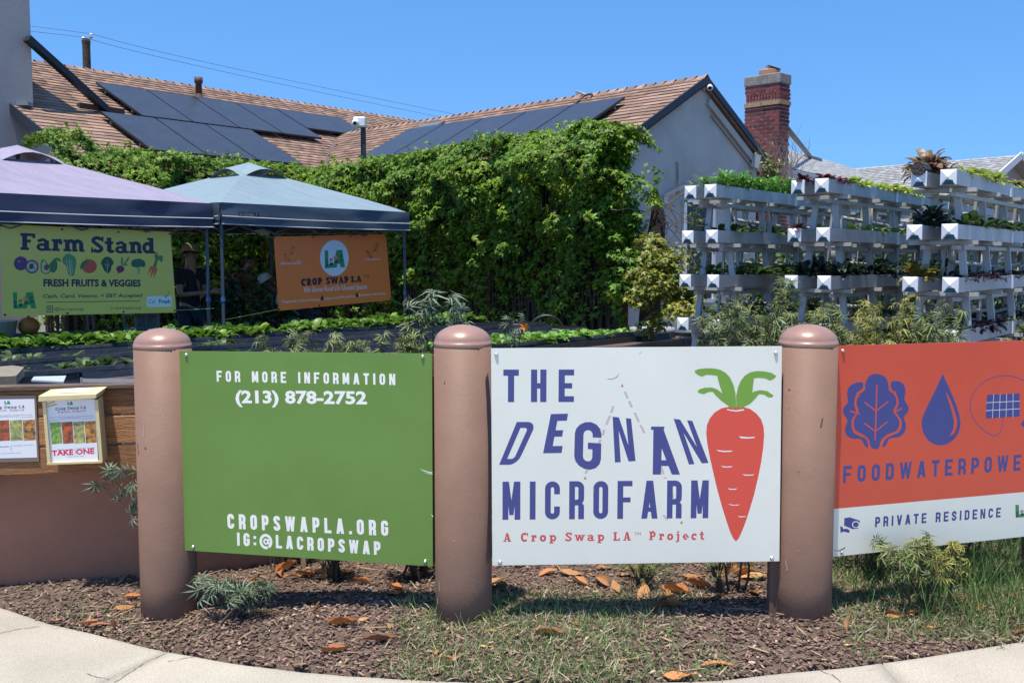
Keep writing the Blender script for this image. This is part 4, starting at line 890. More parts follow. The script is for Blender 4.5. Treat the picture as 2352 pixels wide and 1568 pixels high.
nrm = -CG; nrm2 = -UR
def setbrick(c, L_, U_, Nf, hgt, solo):
    global nb
    if solo:
        o = link('brick', bl_); W_ = U_.cross(Nf); M = Matrix((U_*L_, Nf*.1, Vector((0, 0, 1))*hgt)).transposed().to_4x4(); o.matrix_basis = Matrix.Translation(c) @ M; setparent(o, chim); nb += 1
    else: lower.obox(c-U_*L_/2-Nf*.05-Vector((0, 0, hgt/2)), U_*L_, Nf*.1, (0, 0, hgt))
ztie = at(1788, 234, yc).z
for r in range(nr):
    z = zc-crs*(r+.5); 
    if z < .8: break
    if abs(z-ztie) < .05: continue
    sold = abs(z-(ztie+.16)) < .05
    for U_, Nf, tot, O in ((UR, nrm, wl, cc), (CG, nrm2*-1 if False else Vector((CG.y, -CG.x, 0)), wg, cc)):
        # stretchers, half a brick off every other course; the soldier band stands on end
        st_ = .074 if sold else .214
        x = 0 if (sold or r % 2 == 0) else -st_/2
        while x < tot-.02:
            a_, b_ = max(0, x), min(tot, x+st_-.018); x += st_
            if b_-a_ < .025: continue
            prj = .018 if sold else random.uniform(-.003, .003)
            pz = picx(O+Vector((0, 0, z)))[1]
            setbrick(O+U_*((a_+b_)/2)+Nf*(-.05+.0+prj+.004)+Vector((0, 0, z)), b_-a_, U_, Nf, crs-.020, nb < 292 and pz < 620)
if lower.v: tag(obj('bricks', lower, brick, chim), kind='stuff')
e = .012
mb = MB(); mb.obox(cc-UR*.02-CG*.02+Vector((0, 0, zc)), UR*(wl+.04), CG*(wg+.04), (0, 0, ztp-zc+.12)); obj('cap', mb, mat('chimney_concrete', (.28, .26, .23), .9, col2=(.17, .155, .14), scale=6, bump=.6), chim, bevel=.02)
zp = ztp+.12; obj('clay_pot', MB().lathe(cc+UR*wl*.45+CG*wg*.5+Vector((0, 0, zp)), [(.22, 0), (.22, .10), (.19, .12)], 24), mat('clay', (.42, .2, .13), .85), chim)
obj('rain_sheet', MB().box(cc+UR*wl*.35+CG*wg*.5+Vector((0, 0, zp+.15)), (.3, .3, .008), Matrix.Rotation(.3, 3, 'Y')), mat('sheet_steel', (.4, .42, .43), .35, metal=.8), chim)
tw = mat('tan_wood', (.38, .27, .15), .8, col2=(.28, .17, .09), scale=20)
Nf2 = Vector((CG.y, -CG.x, 0))
mb = MB(); mb.obox(cc+Vector((0, 0, ztie-.045))-CG*.035, UR*wl*.48, CG*.03, (0, 0, .09)); obj('tie_board', mb, tw, chim)
mb = MB(); mb.obox(cc+UR*wl*.5+Vector((0, 0, ztie-.05))-CG*.035, UR*wl*.5, CG*.03, (0, 0, .09)); obj('tie_board', mb, tw, chim)
mb = MB(); mb.obox(cc+Vector((0, 0, ztie-.04))-UR*.035-CG*.035, CG*(wg+.03), UR*.03, (0, 0, .085)); obj('tie_board', mb, tw, chim)
# ---- grey house behind
E1 = Vector((.56, .83, 0)).normalized(); P1n = Vector((-.83, .56, 0)).normalized()
Eo = at(1812, 388, 23.5); q = .45
gh = thing('house', 'grey shingled neighbour house with pinkish walls behind the brick chimney', 'house', Eo)
wr = 3.4; Ro = Eo+P1n*wr+Vector((0, 0, q*wr)); Dg = slope(q, -P1n); Lg = wr*math.sqrt(1+q*q)
y0, x0_ = 0, 0
# ridge length until the picture's hip at x 1930, eave runs on to x 2130
def along(P, U, xt, hi=60):
    lo = -10
    for _ in range(50):
        m_ = (lo+hi)/2
        if picx(P+U*m_)[0] < xt: lo = m_
        else: hi = m_
    return lo
rs = along(Ro, E1, 1930); es = along(Eo, E1, 2200); print('grey', rs, es, picx(Ro), picx(Ro+E1*rs), picx(Eo+E1*es))
s0 = -4
mb = MB(); TL_, TR_, BR_, BL_ = Ro+E1*s0, Ro+E1*rs, Eo+E1*es, Eo+E1*s0
greyl = mat('grey_shingle_light', (.34, .345, .35), .92, col2=(.25, .255, .26), scale=10, island=.15, bump=.2, bscale=90); gr = obj('roof', MB().prism([TL_, TR_, BR_, BL_], (0, 0, -.15)), greyl, gh)
def clipg(c):
    v = (c-Ro).dot(Dg)/Lg; return (c-Ro).dot(E1) < rs+(es-rs)*v-.05
shingle_roof(gr, Ro+E1*s0, E1, Dg, es-s0, Lg, .16, .32, greyl, lambda x, y: 1812 < x < 2160 and y < 460, 0, clip=clipg, tilt=.002)
obj('fascia', MB().beam(BL_+Vector((0, 0, -.1)), BR_+Vector((0, 0, -.1)), .05, .16), whitefas, gh)
pink = mat('pink_stucco', (.46, .38, .35), .9, col2=(.4, .33, .3), scale=2, bump=.3, bscale=30)
wq = Eo+P1n*.5; obj('wall', MB().obox(Vector((wq.x, wq.y, -.1))+E1*s0, E1*(es-s0), P1n*.2, (0, 0, Eo.z)), pink, gh)
# second grey roof crossing farther back
Rg = at(2345, 357, 33.0); U2 = Vector((-.62, .785, 0)).normalized(); D2 = Vector((-.785, -.62, 0)); q2 = .5
g2 = thing('house', 'farther grey shingled house whose gable end points to the right edge', 'house', (Rg.x, Rg.y, 0))
Dg2 = slope(q2, D2); L2 = 6.0
r2 = obj('roof', MB().obox(Rg-Vector((0, 0, .1)), U2*9, Dg2*L2, (0, 0, .1)), greysh, g2)
shingle_roof(r2, Rg, U2, Dg2, 9, L2, .16, .32, greysh, lambda x, y: True, 0)
obj('roof', MB().obox(Rg-Vector((0, 0, .12)), U2*9, slope(q2, -D2)*4, (0, 0, .1)), greysh, g2)
gable_wall(g2, Rg, -D2, q2, 4.6, -.1, .4, U2, m=pink)
for sg in (1, -1): obj('rake_board', MB().beam(Rg-U2*.03, Rg-U2*.03+slope(q2, D2*sg)*5, .05, .22), whitefas, g2)
lv = at(2325, 412, Rg.y+1.0); obj('attic_vent', MB().lathe(lv, [(.16, 0), (.16, .4)], 16), mat('vent_dark', (.2, .17, .16), .8), g2)
# brace from the chimney to the grey roof
Ng = E1.cross(Dg); Ng = Ng if Ng.z > 0 else -Ng
a = at(1808, 296, 22.0); b = on_plane(1862, 361, Ro, Ng, .05)
cb = thing('chimney_brace', 'weathered timber strut from the brick chimney to the grey roof', 'brace', b)
obj('strut', MB().beam(a, b, .09, .09), mat('old_timber', (.25, .22, .15), .8, col2=(.17, .15, .11), scale=15), cb)
obj('foot_plank', MB().beam(on_plane(1850, 358, Ro, Ng, .05), on_plane(1884, 368, Ro, Ng, .05), .12, .09), MATS['old_timber'], cb)
# ---- utility pole and wires far behind
pY = 46.0; pb = at(200, 165, pY); pt = at(196, 90, pY)
up = thing('utility_pole', 'dark wooden utility pole top with insulators behind the left roof', 'pole', (pb.x, pb.y, 0))
obj('pole', MB().lathe((pb.x, pb.y, 0), [(.21, 0), (.17, pt.z-.3), (.19, pt.z-.1), (.17, pt.z)], 14), mat('creosote', (.045, .028, .02), .9, col2=(.09, .06, .035), scale=3, bump=.8, bscale=8), up)
ins_ = mat('porcelain', (.5, .5, .52), .3)
i1 = at(209, 80, pY); i2 = at(191, 88, pY)
obj('bracket', MB().beam(Vector((pb.x+.1, pb.y, pt.z-.15)), i1-Vector((0, 0, .12)), .07, .07), ins_, up)
for ii in (i1, i2): obj('insulator', MB().lathe(ii-Vector((0, 0, .15)), [(.07, 0), (.1, .06), (.05, .1), (.08, .15), (.05, .2)], 12), ins_, up)
wirem = mat('wire', (.03, .035, .05), .6)
def wire(P, r, label):
    t = thing('power_line', label, 'wire', P[0], 'thin power lines crossing the sky'); obj('wire', MB().tube(P, r, 5), wirem, t)
def curve_pts(L): return [at(*p) for p in L]
wire(curve_pts([(-300, 40, 44), (68, 60, 45), (209, 78, 46)]+[(209+(1040-209)*f, 78+(262-78)*f**.9, 46+20*f) for f in [i/12 for i in range(1, 13)]]+[(1500, 345, 80)]), .009, 'upper power line running from the pole insulator across the sky')
wire(curve_pts([(-300, 52, 44), (68, 72, 45), (191, 86, 46)]+[(191+(1015-191)*f, 86+(270-86)*f**.9, 46+20*f) for f in [i/12 for i in range(1, 13)]]+[(1500, 352, 80)]), .009, 'lower power line running from the pole top across the sky')
mp = at(835, 360, 19.5); tp = at(832, 272, 19.5)
cpole = thing('camera_pole', 'dark post with a white dome camera rising over the ivy', 'camera', (mp.x, mp.y, 0))
obj('pole', MB().beam((mp.x, mp.y, .0), (mp.x, mp.y, tp.z), .09, .09, up=(0, 1, 0)), mat('pole_black', (.02, .022, .025), .5), cpole)
hc = Vector((mp.x-.06, mp.y-.04, tp.z-.08)); obj('head', MB().box(hc, (.24, .16, .2)), MATS['camera_white'], cpole, bevel=.03)
obj('dome', MB().lathe(hc+Vector((-.07, -.07, -.12)), [(.02, 0), (.055, .03), (.07, .08), (.07, .13), (.03, .17)], 16), MATS['camera_white'], cpole, True)
obj('lens', MB().tube([hc+Vector((-.07, -.13, -.03)), hc+Vector((-.07, -.16, -.04))], .035, 12), MATS['lens_black'], cpole)
# ================================================================ vine hedge on lattice fences
def pl_hit(x, y, P0, d):                 # ray against the vertical plane through P0 along d
    n = Vector((-d.y, d.x, 0)); return hit(x, y, P0, n)
vinem = mat('vine_leaf', (.155, .25, .014), .5, island=.6, col2=(.085, .17, .014), scale=1.4, detail=3, hue=.03, trans=.24, spec=.3)
vined = mat('vine_leaf_low', (.05, .10, .02), .5, island=.5, hue=.02, trans=.2)
yellowm = mat('yellowing_leaf', (.22, .24, .03), .5, island=.5, hue=.05, trans=.3)
darkwood = mat('dark_lattice', (.045, .03, .022), .85)
def interp(L, s):
    if s <= L[0][0]: return L[0][1]
    for a, b in zip(L, L[1:]):
        if s <= b[0]: return a[1]+(b[1]-a[1])*(s-a[0])/(b[0]-a[0])
    return L[-1][1]
def hedge(name, label, P0, d, length, outline, front, n, zbot, density):
    P0 = Vector(P0); d = Vector(d).normalized(); f = Vector(front).normalized()
    tops = sorted((((pl_hit(x, y, P0, d)-P0).dot(d)), pl_hit(x, y, P0, d).z) for x, y in outline)
    t = thing(name, label, 'hedge', P0)
    # lattice fence inside
    mb = MB()
    for k in range(int(length/1.5)+1): p = P0+d*min(length-.1, k*1.5+.05); obj('fence_post', MB().beam(p-f*.05, p-f*.05+Vector((0, 0, min(2.6, interp(tops, k*1.5)-.5))), .1, .1, up=(0, 1, 0)), mat('fence_post_wood', (.11, .05, .03), .8), t)
    mb = MB()
    for k in range(int(length/.16)):
        a = P0+d*(k*.16); zt = interp(tops, k*.16)-.45
        mb.beam(a+Vector((0, 0, .2)), a+d*.16+Vector((0, 0, zt)), .035, .01, up=f); mb.beam(a+d*.16+f*.012+Vector((0, 0, .2)), a+f*.012+Vector((0, 0, zt)), .035, .01, up=f)
    tag(obj('lattice', mb, darkwood, t), kind='stuff')
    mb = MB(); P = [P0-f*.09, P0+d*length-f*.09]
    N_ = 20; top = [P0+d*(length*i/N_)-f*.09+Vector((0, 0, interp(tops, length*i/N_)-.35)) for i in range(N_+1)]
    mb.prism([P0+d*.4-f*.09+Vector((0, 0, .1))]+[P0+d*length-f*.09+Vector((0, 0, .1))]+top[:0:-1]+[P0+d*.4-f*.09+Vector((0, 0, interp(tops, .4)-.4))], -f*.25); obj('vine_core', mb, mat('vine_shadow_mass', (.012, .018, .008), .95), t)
    pos, nrm, kind = [], [], []
    for _ in range(n):
        s_ = random.uniform(-.15, length+.1); zt = interp(tops, s_)
        u = random.random()
        big = noise.noise(Vector((s_*.9, 3, 1)))
        if u < .22:          # top
            b = random.uniform(-.45, .45); z = zt-abs(b)*.35-random.random()**2*.12+.13*noise.noise(Vector((s_*2.5, b*2, 5)))-.03; p = P0+d*s_+f*b; nn_ = Vector((0, 0, 1))+f*b+Vector((random.gauss(0, .5), random.gauss(0, .5), 0))
        else:
            v = random.random(); z = zbot+(zt-.05-zbot)*v
            if random.random() > density(s_, z): continue
            bul = .0+.78*min(1, v*1.2)**1.5+(.18+.30*v)*noise.noise(Vector((s_*1.3, z*1.5, 9)))+.24*noise.noise(Vector((s_*4.2, z*4.2, 2)))+(.35 if v < .75 and noise.noise(Vector((s_*2.1, z*2.6, 31))) > .42 else 0)
            if v > .85: bul *= 1-(v-.85)*3
            p = P0+d*s_+f*(bul-abs(random.gauss(0, .09))); nn_ = f*.8+Vector((0, 0, .8))+Vector((random.gauss(0, .45), random.gauss(0, .45), random.gauss(0, .4)))
        p = Vector((p.x, p.y, z)); pos.append(tuple(p)); nrm.append(tuple(nn_))
    pos = np.array(pos); nrm = np.array(nrm); N_ = len(pos); sz = .04+.07*rng.random(N_)**1.5
    tag(link('foliage', cloud_mesh('foliage', *VINE, pos, rotm(nrm, rng.uniform(0, 6.28, N_)), sz, vinem), t), kind='stuff')
    # trailing shoots along the top edge
    sh_p, sh_n, mb = [], [], MB()
    for _ in range(int(length*13)):
        s_ = random.uniform(0, length); zt = interp(tops, s_); a = P0+d*s_+f*random.uniform(-.2, .35)+Vector((0, 0, zt-.1)); dr = Vector((random.gauss(0, .5), random.gauss(0, .3), random.uniform(.3, 1.5)))
        pts = [a+dr*(.07*i)+Vector((0, 0, -.012*i*i)) for i in range(5)]; mb.tube(pts, .004, 4, False)
        for q in pts[1:]: sh_p.append(tuple(q)); sh_n.append((random.gauss(0, .6), random.gauss(0, .6)-.3, 1))
    obj('shoots', mb, MATS['vine_leaf'], t).__setitem__('kind', 'stuff')
    N_ = len(sh_p); tag(link('shoot_leaves', cloud_mesh('shoot_leaves', *VINE, np.array(sh_p), rotm(np.array(sh_n), rng.uniform(0, 6.28, N_)), rng.uniform(.05, .095, N_), vinem), t), kind='stuff')
    return t
R0 = Vector((1.62, 14.4, 0)); dR = Vector((-.66, .75, 0)).normalized(); fR = Vector((-.75, -.66, 0))
denR = lambda s_, z: (1 if z > 2.1 else .22+.7*(z/2.1)**1.5) if z > .45 else .12
hedge('vine_hedge', 'tall passion vine hedge over the fence in front of the right house wing', R0, dR, 9.3,
      [(1475, 300), (1440, 282), (1370, 276), (1300, 300), (1200, 302), (1130, 316), (1000, 346), (850, 368), (740, 388), (690, 396)], fR, 42000, .05, denR)
L0 = Vector((-7.75, 16.7, 0)); dL = Vector((.62, .785, 0)).normalized(); fL = Vector((.785, -.62, 0))
hedge('vine_hedge', 'vine hedge along the left house wing behind the canopies, with a tuft climbing the roof', L0, dL, 5.6,
      [(120, 300), (150, 290), (175, 298), (190, 330), (240, 337), (350, 346), (420, 352), (530, 366), (620, 372), (690, 383)], fL, 17000, .05, lambda s_, z: 1 if z > 1.6 else .6)
# near end of the tall hedge: return face toward the gable wall
def tuft(name, label, cat, boxes, n, m, tmpl, size, stems=None, jitter=.5, parent=None):
    """leaves filling rounded volumes (centre, radii)"""
    t = thing(name, label, cat, (boxes[0][0][0], boxes[0][0][1], 0)) if parent is None else parent
    pos, nr = [], []
    tot = sum(b[1][0]*b[1][1]*b[1][2] for b in boxes)
    for c, r in boxes:
        for _ in range(int(n*(r[0]*r[1]*r[2])/tot)):
            v = Vector(randn(1)[0]); k = random.random()**.45; q = Vector((c[0]+v.x*r[0]*k, c[1]+v.y*r[1]*k, c[2]+v.z*r[2]*k)); q += Vector((noise.noise(q*3), noise.noise(q*3+Vector((9, 0, 0))), noise.noise(q*3+Vector((0, 9, 0)))))*.24
            pos.append(tuple(q)); nr.append((v.x*.6+random.gauss(0, jitter), v.y*.6+random.gauss(0, jitter), .8+v.z*.4))
    N_ = len(pos); tag(link('foliage', cloud_mesh('foliage', *tmpl, np.array(pos), rotm(np.array(nr), rng.uniform(0, 6.28, N_)), rng.uniform(size[0], size[1], N_), m), t), kind='stuff'); return t
def ell(x, y, Y, rx, ry, rz=None):       # ellipsoid by the picture point of its middle, at depth Y, radii in metres
    c = at(x, y, Y); return ((c.x, c.y, c.z), (rx, ry, rz or rx))
t = tuft('vine_hedge', 'end of the passion vine hedge spilling past the corner of the house gable', 'hedge', [ell(1405, 345, 14.4, .30, .4, .42), ell(1415, 450, 14.3, .30, .4, .6), ell(1425, 590, 14.2, .28, .4, .7), ell(1370, 335, 14.6, .35, .5, .4), ell(1455, 540, 14.3, .18, .3, .4), ell(1492, 470, 14.1, .13, .12, .22), ell(1480, 620, 14.1, .16, .15, .35), ell(1500, 410, 14.2, .06, .08, .16)], 5200, vinem, VINE, (.05, .105))
obj('panel_stand_in', MB().tube([at(1490, 760, 14.4), at(1500, 600, 14.5), at(1512, 500, 14.5), at(1505, 430, 14.5)], [.16, .15, .12, .02], 10), mat('panel_dark', (.022, .016, .014), .95, bump=.9, bscale=25), t, True)  # dark trunk-shaped tube, added in place of a dark lattice panel
mb = MB(); random.seed(5)
for _ in range(26):
    a = at(random.uniform(1485, 1530), random.uniform(430, 640), 14.2); pts = [a]
    dr = Vector((random.gauss(.2, .5), random.gauss(0, .2), random.gauss(-.2, .6))).normalized()
    for i in range(6): dr = (dr+Vector((random.gauss(0, .3), 0, random.gauss(0, .3)))).normalized(); pts.append(pts[-1]+dr*.12)
    mb.tube(pts, .008, 4, False)
obj('dry_stems', mb, mat('dry_stem', (.22, .14, .1), .9), t)['kind'] = 'stuff'
# loose shoot reaching over the gable
sp_ = [at(1450, 285, 14.3), at(1475, 295, 14.3), at(1492, 315, 14.3), at(1500, 335, 14.3), at(1518, 345, 14.3)]
obj('shoots', MB().tube(sp_, .006, 4), MATS['vine_leaf'], t)
pp = [tuple(a+(b-a)*f) for a, b in zip(sp_, sp_[1:]) for f in (.2, .5, .8)]; pp += [tuple(at(x, y, 14.3)) for x, y in ((1478, 400), (1485, 380), (1492, 395), (1500, 410), (1476, 412), (1484, 420), (1496, 425))]
N_ = len(pp); link('shoot_leaves', cloud_mesh('shoot_leaves', *VINE, np.array(pp), rotm(np.array([(random.gauss(0, .4), -1, .5) for _ in pp]), rng.uniform(0, 6.28, N_)), rng.uniform(.06, .09, N_), vinem), t)['kind'] = 'stuff'
tuft('yellow_vine', 'sprawling yellow-green vine at the right end of the hedge beside the white racks', 'vine', [ell(1470, 560, 11.6, .10, .15, .12), ell(1505, 560, 11.4, .14, .2, .14), ell(1490, 610, 11.4, .16, .2, .14), ell(1540, 610, 11.3, .16, .2, .13), ell(1520, 655, 11.2, .24, .25, .16), ell(1580, 655, 11.2, .16, .2, .15), ell(1480, 690, 11.3, .15, .2, .14), ell(1555, 700, 11.1, .22, .25, .15), ell(1605, 700, 11.1, .1, .15, .16), ell(1450, 640, 11.6, .08, .15, .1), ell(1520, 735, 11.2, .2, .2, .08)], 3000, yellowm, VINE, (.035, .07))
tuft('window_vine', 'thin leafy climber in front of the dark gable window', 'vine', [ell(1600, 500, 11.5, .12, .1, .45), ell(1580, 590, 11.5, .14, .1, .25), ell(1615, 590, 11.5, .1, .1, .3), ell(1585, 640, 11.5, .3, .12, .12)], 420, mat('thin_vine', (.16, .19, .04), .5, island=.4, hue=.03, trans=.3), VINE, (.03, .06))
# bare twigs by the chimney, sparse tall weeds
mb = MB()
for _ in range(44):
    a = at(random.uniform(1765, 1830), random.uniform(395, 440), 17.5); pts = [a]; dr = Vector((random.gauss(0, .35), 0, 1)).normalized()
    for i in range(7): dr = (dr+Vector((random.gauss(0, .28), 0, random.gauss(0, .2)))).normalized(); pts.append(pts[-1]+dr*random.uniform(.06, .16))
    mb.tube(pts, [.009-.001*i for i in range(8)], 4, False)
t = thing('bare_shrub', 'leafless twiggy shrub against the foot of the brick chimney', 'shrub', at(1800, 600, 17.5)); obj('twigs', mb, mat('bare_twig', (.2, .16, .13), .9), t)['kind'] = 'stuff'
N_ = 260; pp = np.array([tuple(at(random.gauss(1768, 14), random.gauss(400, 22), 17.4)) for _ in range(N_)]); link('foliage', cloud_mesh('foliage', *OVAL, pp, rotm(randn(N_)*.7+[0, -.6, .6], rng.uniform(0, 6.28, N_)), rng.uniform(.05, .1, N_), MATS['thin_vine']), t)['kind'] = 'stuff'

# ================================================================ canopies
def canopy(name, label, R, e1, e2, L_, eave, val, peak, roofm, valm, legm, corner_y):
    """R: the right front corner; e1 along the front to the left-near corner, e2 to the back"""
    R = Vector((R[0], R[1], 0)); c = R+(e1+e2)*(L_/2); t = thing(name, label, 'canopy', (c.x, c.y, 0), 'pop-up canopies over the farm stand')
    C4 = [R, R+e1*L_, R+(e1+e2)*L_, R+e2*L_]; Z = Vector((0, 0, 1)); n = 14
    mb = MB(); vb = MB()
    k0 = .20                                # vent opening starts here
    for i in range(4):
        a, b = C4[i], C4[(i+1) % 4]
        for j in range(n):
            for h in range(8):
                def P(jj, hh):
                    f = jj/n; g = hh/8*(1-k0); base = a+(b-a)*f; p = base+(c-base)*g
                    z = eave+(peak-.12-eave)*(g**.93)-.05*math.sin(math.pi*f)*math.sin(math.pi*min(1, g*1.2))*.9+.006*noise.noise(Vector((p.x*3, p.y*3, 1)))
                    return Vector((p.x, p.y, z))
                mb.add([P(j, h), P(j+1, h), P(j+1, h+1), P(j, h+1)], [(0, 1, 2, 3)])
    ro = obj('canopy_roof', mb, roofm, t); 
    bm = bmesh.new(); bm.from_mesh(ro.data); bmesh.ops.remove_doubles(bm, verts=bm.verts, dist=.002); bm.to_mesh(ro.data); bm.free()
    mb = MB(); zt = eave+(peak-.12-eave)*((1-k0)**.93)
    for i in range(4):                      # raised cap over the vent with lifted edges
        a, b = C4[i], C4[(i+1) % 4]; kk = .255; A_ = c+(a-c)*kk; B_ = c+(b-c)*kk
        for j in range(8):
            def Pc(f, g):
                base = A_+(B_-A_)*f; p = base+(c-base)*g; z = zt-.06+.14*math.sin(math.pi*f)*(1-g)+(peak-zt+.02)*g; return Vector((p.x, p.y, z))
            for h in range(4): mb.add([Pc(j/8, h/4), Pc((j+1)/8, h/4), Pc((j+1)/8, (h+1)/4), Pc(j/8, (h+1)/4)], [(0, 1, 2, 3)])
    vc = obj('vent_cap', mb, roofm, t); bm = bmesh.new(); bm.from_mesh(vc.data); bmesh.ops.remove_doubles(bm, verts=bm.verts, dist=.002); bm.to_mesh(vc.data); bm.free(); vc.data.shade_smooth()
    for i in range(4):
        a, b = C4[i], C4[(i+1) % 4]; o_ = (b-a).cross(Z).normalized(); o_ = o_ if (a-c).dot(o_) > 0 else -o_
        mb = MB(); m_ = 28
        for j in range(m_):
            for h in range(6):
                def Pv_(jj, hh):
                    f = jj/m_; g = hh/6; w_ = .02*math.sin(f*math.pi)*g+.018*noise.noise(Vector((f*6+i*9, g*2.2, 4)))
                    return a+(b-a)*f+o_*(.012+w_)+Z*(eave+.004-val*g-.015*math.sin(math.pi*f)*g)
                mb.add([Pv_(j, h), Pv_(j, h+1), Pv_(j+1, h+1), Pv_(j+1, h)], [(0, 1, 2, 3)])
        v = obj('valance', mb, valm, t); bm = bmesh.new(); bm.from_mesh(v.data); bmesh.ops.remove_doubles(bm, verts=bm.verts, dist=.002); bm.to_mesh(v.data); bm.free(); v.data.shade_smooth()
        for zz in (val*.62, val*.985):
            pts = [a+(b-a)*f+o_*(.03+.02*math.sin(f*math.pi)+.012*noise.noise(Vector((f*6+i*9, zz*9, 4))))+Z*(eave-zz-.012*math.sin(math.pi*f)) for f in [k/16 for k in range(17)]]
            obj('piping', MB().tube(pts, .006, 5, False), mat('valance_piping', (.45, .47, .5), .6), t)
    for p in C4:
        q = p+(c-p).normalized()*.06
        mb = MB(); mb.beam((q.x, q.y, .0), (q.x, q.y, eave-.02), .034, .034, up=(0, 1, 0)); l = obj('leg', mb, legm, t)
        obj('clamp', MB().beam((q.x, q.y, 1.08), (q.x, q.y, 1.13), .044, .044, up=(0, 1, 0)), mat('clamp_blue', (.03, .1, .3), .5), l)
    for i in range(4):
        a, b = C4[i], C4[(i+1) % 4]; a = a+(c-a).normalized()*.07; b = b+(c-b).normalized()*.07
        for j in range(4):
            p, q = a+(b-a)*(j/4), a+(b-a)*((j+1)/4); z1, z2 = (eave-.08, eave-.34) if j % 2 else (eave-.34, eave-.08)
            obj('truss_bar', MB().beam(p+Z*z1, q+Z*z2, .022, .012), legm, t); obj('truss_bar', MB().beam(p+Z*z2, q+Z*z1, .022, .012), legm, t)
    mb = MB()
    for p in C4: obj('roof_strut', MB().beam(p+Z*(eave-.06), c+Z*(peak-.25), .025, .02), legm, t)
    mb.beam(c+Z*(eave-.3), c+Z*(peak-.05), .035, .035, up=(0, 1, 0)); obj('centre_strut', mb, legm, t)
    return t
legm = mat('leg_blue_grey', (.045, .06, .085), .45, metal=.2)
e1 = Vector((-.654, -.757, 0)).normalized(); e2 = Vector((-.757, .654, 0)).normalized()
purp = mat('lavender_canvas', (.27, .24, .32), .6, col2=(.235, .208, .28), scale=2, bump=1.0, bscale=4, stretch=(1, 3.2, 1))
navy = mat('navy_canvas', (.033, .042, .078), .7, bump=.15, bscale=8)
Rp = (-3.49, 11.72); eavP = at(492, 468, 11.72).z
pc = canopy('pop_up_canopy', 'lavender pop-up canopy with navy valance over the yellow banner', Rp, e1, e2, 3.05, eavP, .275, at(50, 325, 11.56).z, purp, navy, legm, 0)
f1 = Vector((.631, .776, 0)).normalized(); f2 = Vector((-.776, .631, 0)).normalized()
Fb = (-3.39, 11.72); blue = mat('pale_blue_canvas', (.20, .265, .295), .55, col2=(.175, .235, .265), scale=2, bump=1.0, bscale=4, stretch=(1, 3.2, 1)); slate = mat('slate_canvas', (.05, .075, .105), .7, bump=.15, bscale=8)
eavB = at(511, 475, 11.72).z
Fb2 = (Fb[0]+f1.x*3.08, Fb[1]+f1.y*3.08)
bc = canopy('pop_up_canopy', 'pale blue pop-up canopy with slate valance over the orange banner', Fb2, -f1, f2, 3.08, (eavB+at(947, 480, 14.1).z)/2, .25, at(590, 366, 13.87).z, blue, slate, legm, 0)
zb_ = eavB-.1; a = at(548, 497, 11.95); 
# brand patch on the valance
P0 = Vector((Fb[0], Fb[1], 0))+f1*.30-f2*.055; s = Sheet(P0+Vector((0, 0, 2)), P0+f1+Vector((0, 0, 2)), P0+Vector((0, 0, 1)))
mb = MB(); s.shape(mb, [(549, 487), (595, 489), (595, 499), (549, 497)]); obj('label_patch', mb, mat('patch_black', (.01, .012, .016), .6), bc)
mb = MB(); line_text(s, mb, 'EVERBILT', (551, 496), (593, 497.4), 7, bold=.02, lift=3); obj('label_text', mb, mat('patch_grey', (.3, .32, .33), .6), bc)

# ================================================================ banners
def tie(t, s_, p, q, m):
    obj('tie_cord', MB().tube([p, q], .004, 5), m, t)
def eyelets(t, s_, pts):
    for p in pts:
        c = s_.P(s_.px(*p)); mb = MB(); mb.tube([c, c+s_.N*.004], .011, 12); obj('eyelet', mb, mat('eyelet', (.02, .02, .025), .4, metal=.6), t)
cord = mat('green_cord', (.1, .3, .15), .6)
yR = 11.416; yL = 9.966
s = Sheet(at(0, 514, yL), at(391.6, 532.7, yR), at(6.6, 726, yL)); yb = thing('banner', 'yellow Farm Stand banner with painted fruit and vegetables under the lavender canopy', 'banner', s.P((.9, 0)))
board(yb, s, [(6.6, 726), (404.7, 717.6), (391.6, 532.7), (0, 514)], mat('yellow_vinyl', (.60, .53, .115), .5, bump=.7, bscale=3), name='cloth', th=.003)
V_ = lambda x, y: ((x*.26786)/1.2245, (580+y*.26786)/1.2245); VV = lambda L: [V_(*p) for p in L]
NAVY = mat('print_navy', (.02, .025, .06), .5)
mb = MB(); line_slab(s, mb, 'Farm', V_(215, 458), V_(885, 480), 178*.2188, t=.24, gap=.03); line_slab(s, mb, 'Stand', V_(957, 488), V_(1632, 497), 172*.2188, t=.24, gap=.03); inkobj('lettering', mb, NAVY, yb)
mb = MB(); line_text(s, mb, 'FRESH FRUITS & VEGGIES', V_(456, 838), V_(1478, 840), 72*.2188, bold=.045); inkobj('lettering', mb, NAVY, yb)
mb = MB(); line_text(s, mb, 'Cash, Card, Venmo, + EBT Accepted', V_(450, 962), V_(1495, 952), 40*.2188, bold=.02, shear=.15); inkobj('lettering', mb, NAVY, yb)
mb = MB(); line_text(s, mb, '@lacropswap', V_(570, 1094), V_(878, 1092), 34*.2188); line_text(s, mb, 'cropswapla.org', V_(1158, 1080), V_(1482, 1078), 30*.2188, capfrac=.7); s.shape(mb, VV([(484, 1004), (1472, 990), (1472, 997), (484, 1011)])); inkobj('lettering', mb, NAVY, yb)
def insta(sh, mb, x, y, r, MP):
    k = .012
    for q in stroke_polys([sh.px(*MP(x+a*r, y+b*r)) for a, b in blob([(-1, -.75), (-.75, -1), (.75, -1), (1, -.75), (1, .75), (.75, 1), (-.75, 1), (-1, .75)], 2)], r*.0006/2.2, closed=True): sh.poly(mb, q)
    for q in stroke_polys([sh.px(*MP(x+.45*r*math.cos(a), y+.45*r*math.sin(a))) for a in [i*math.pi/6 for i in range(12)]], r*.0006/2.2, closed=True): sh.poly(mb, q)
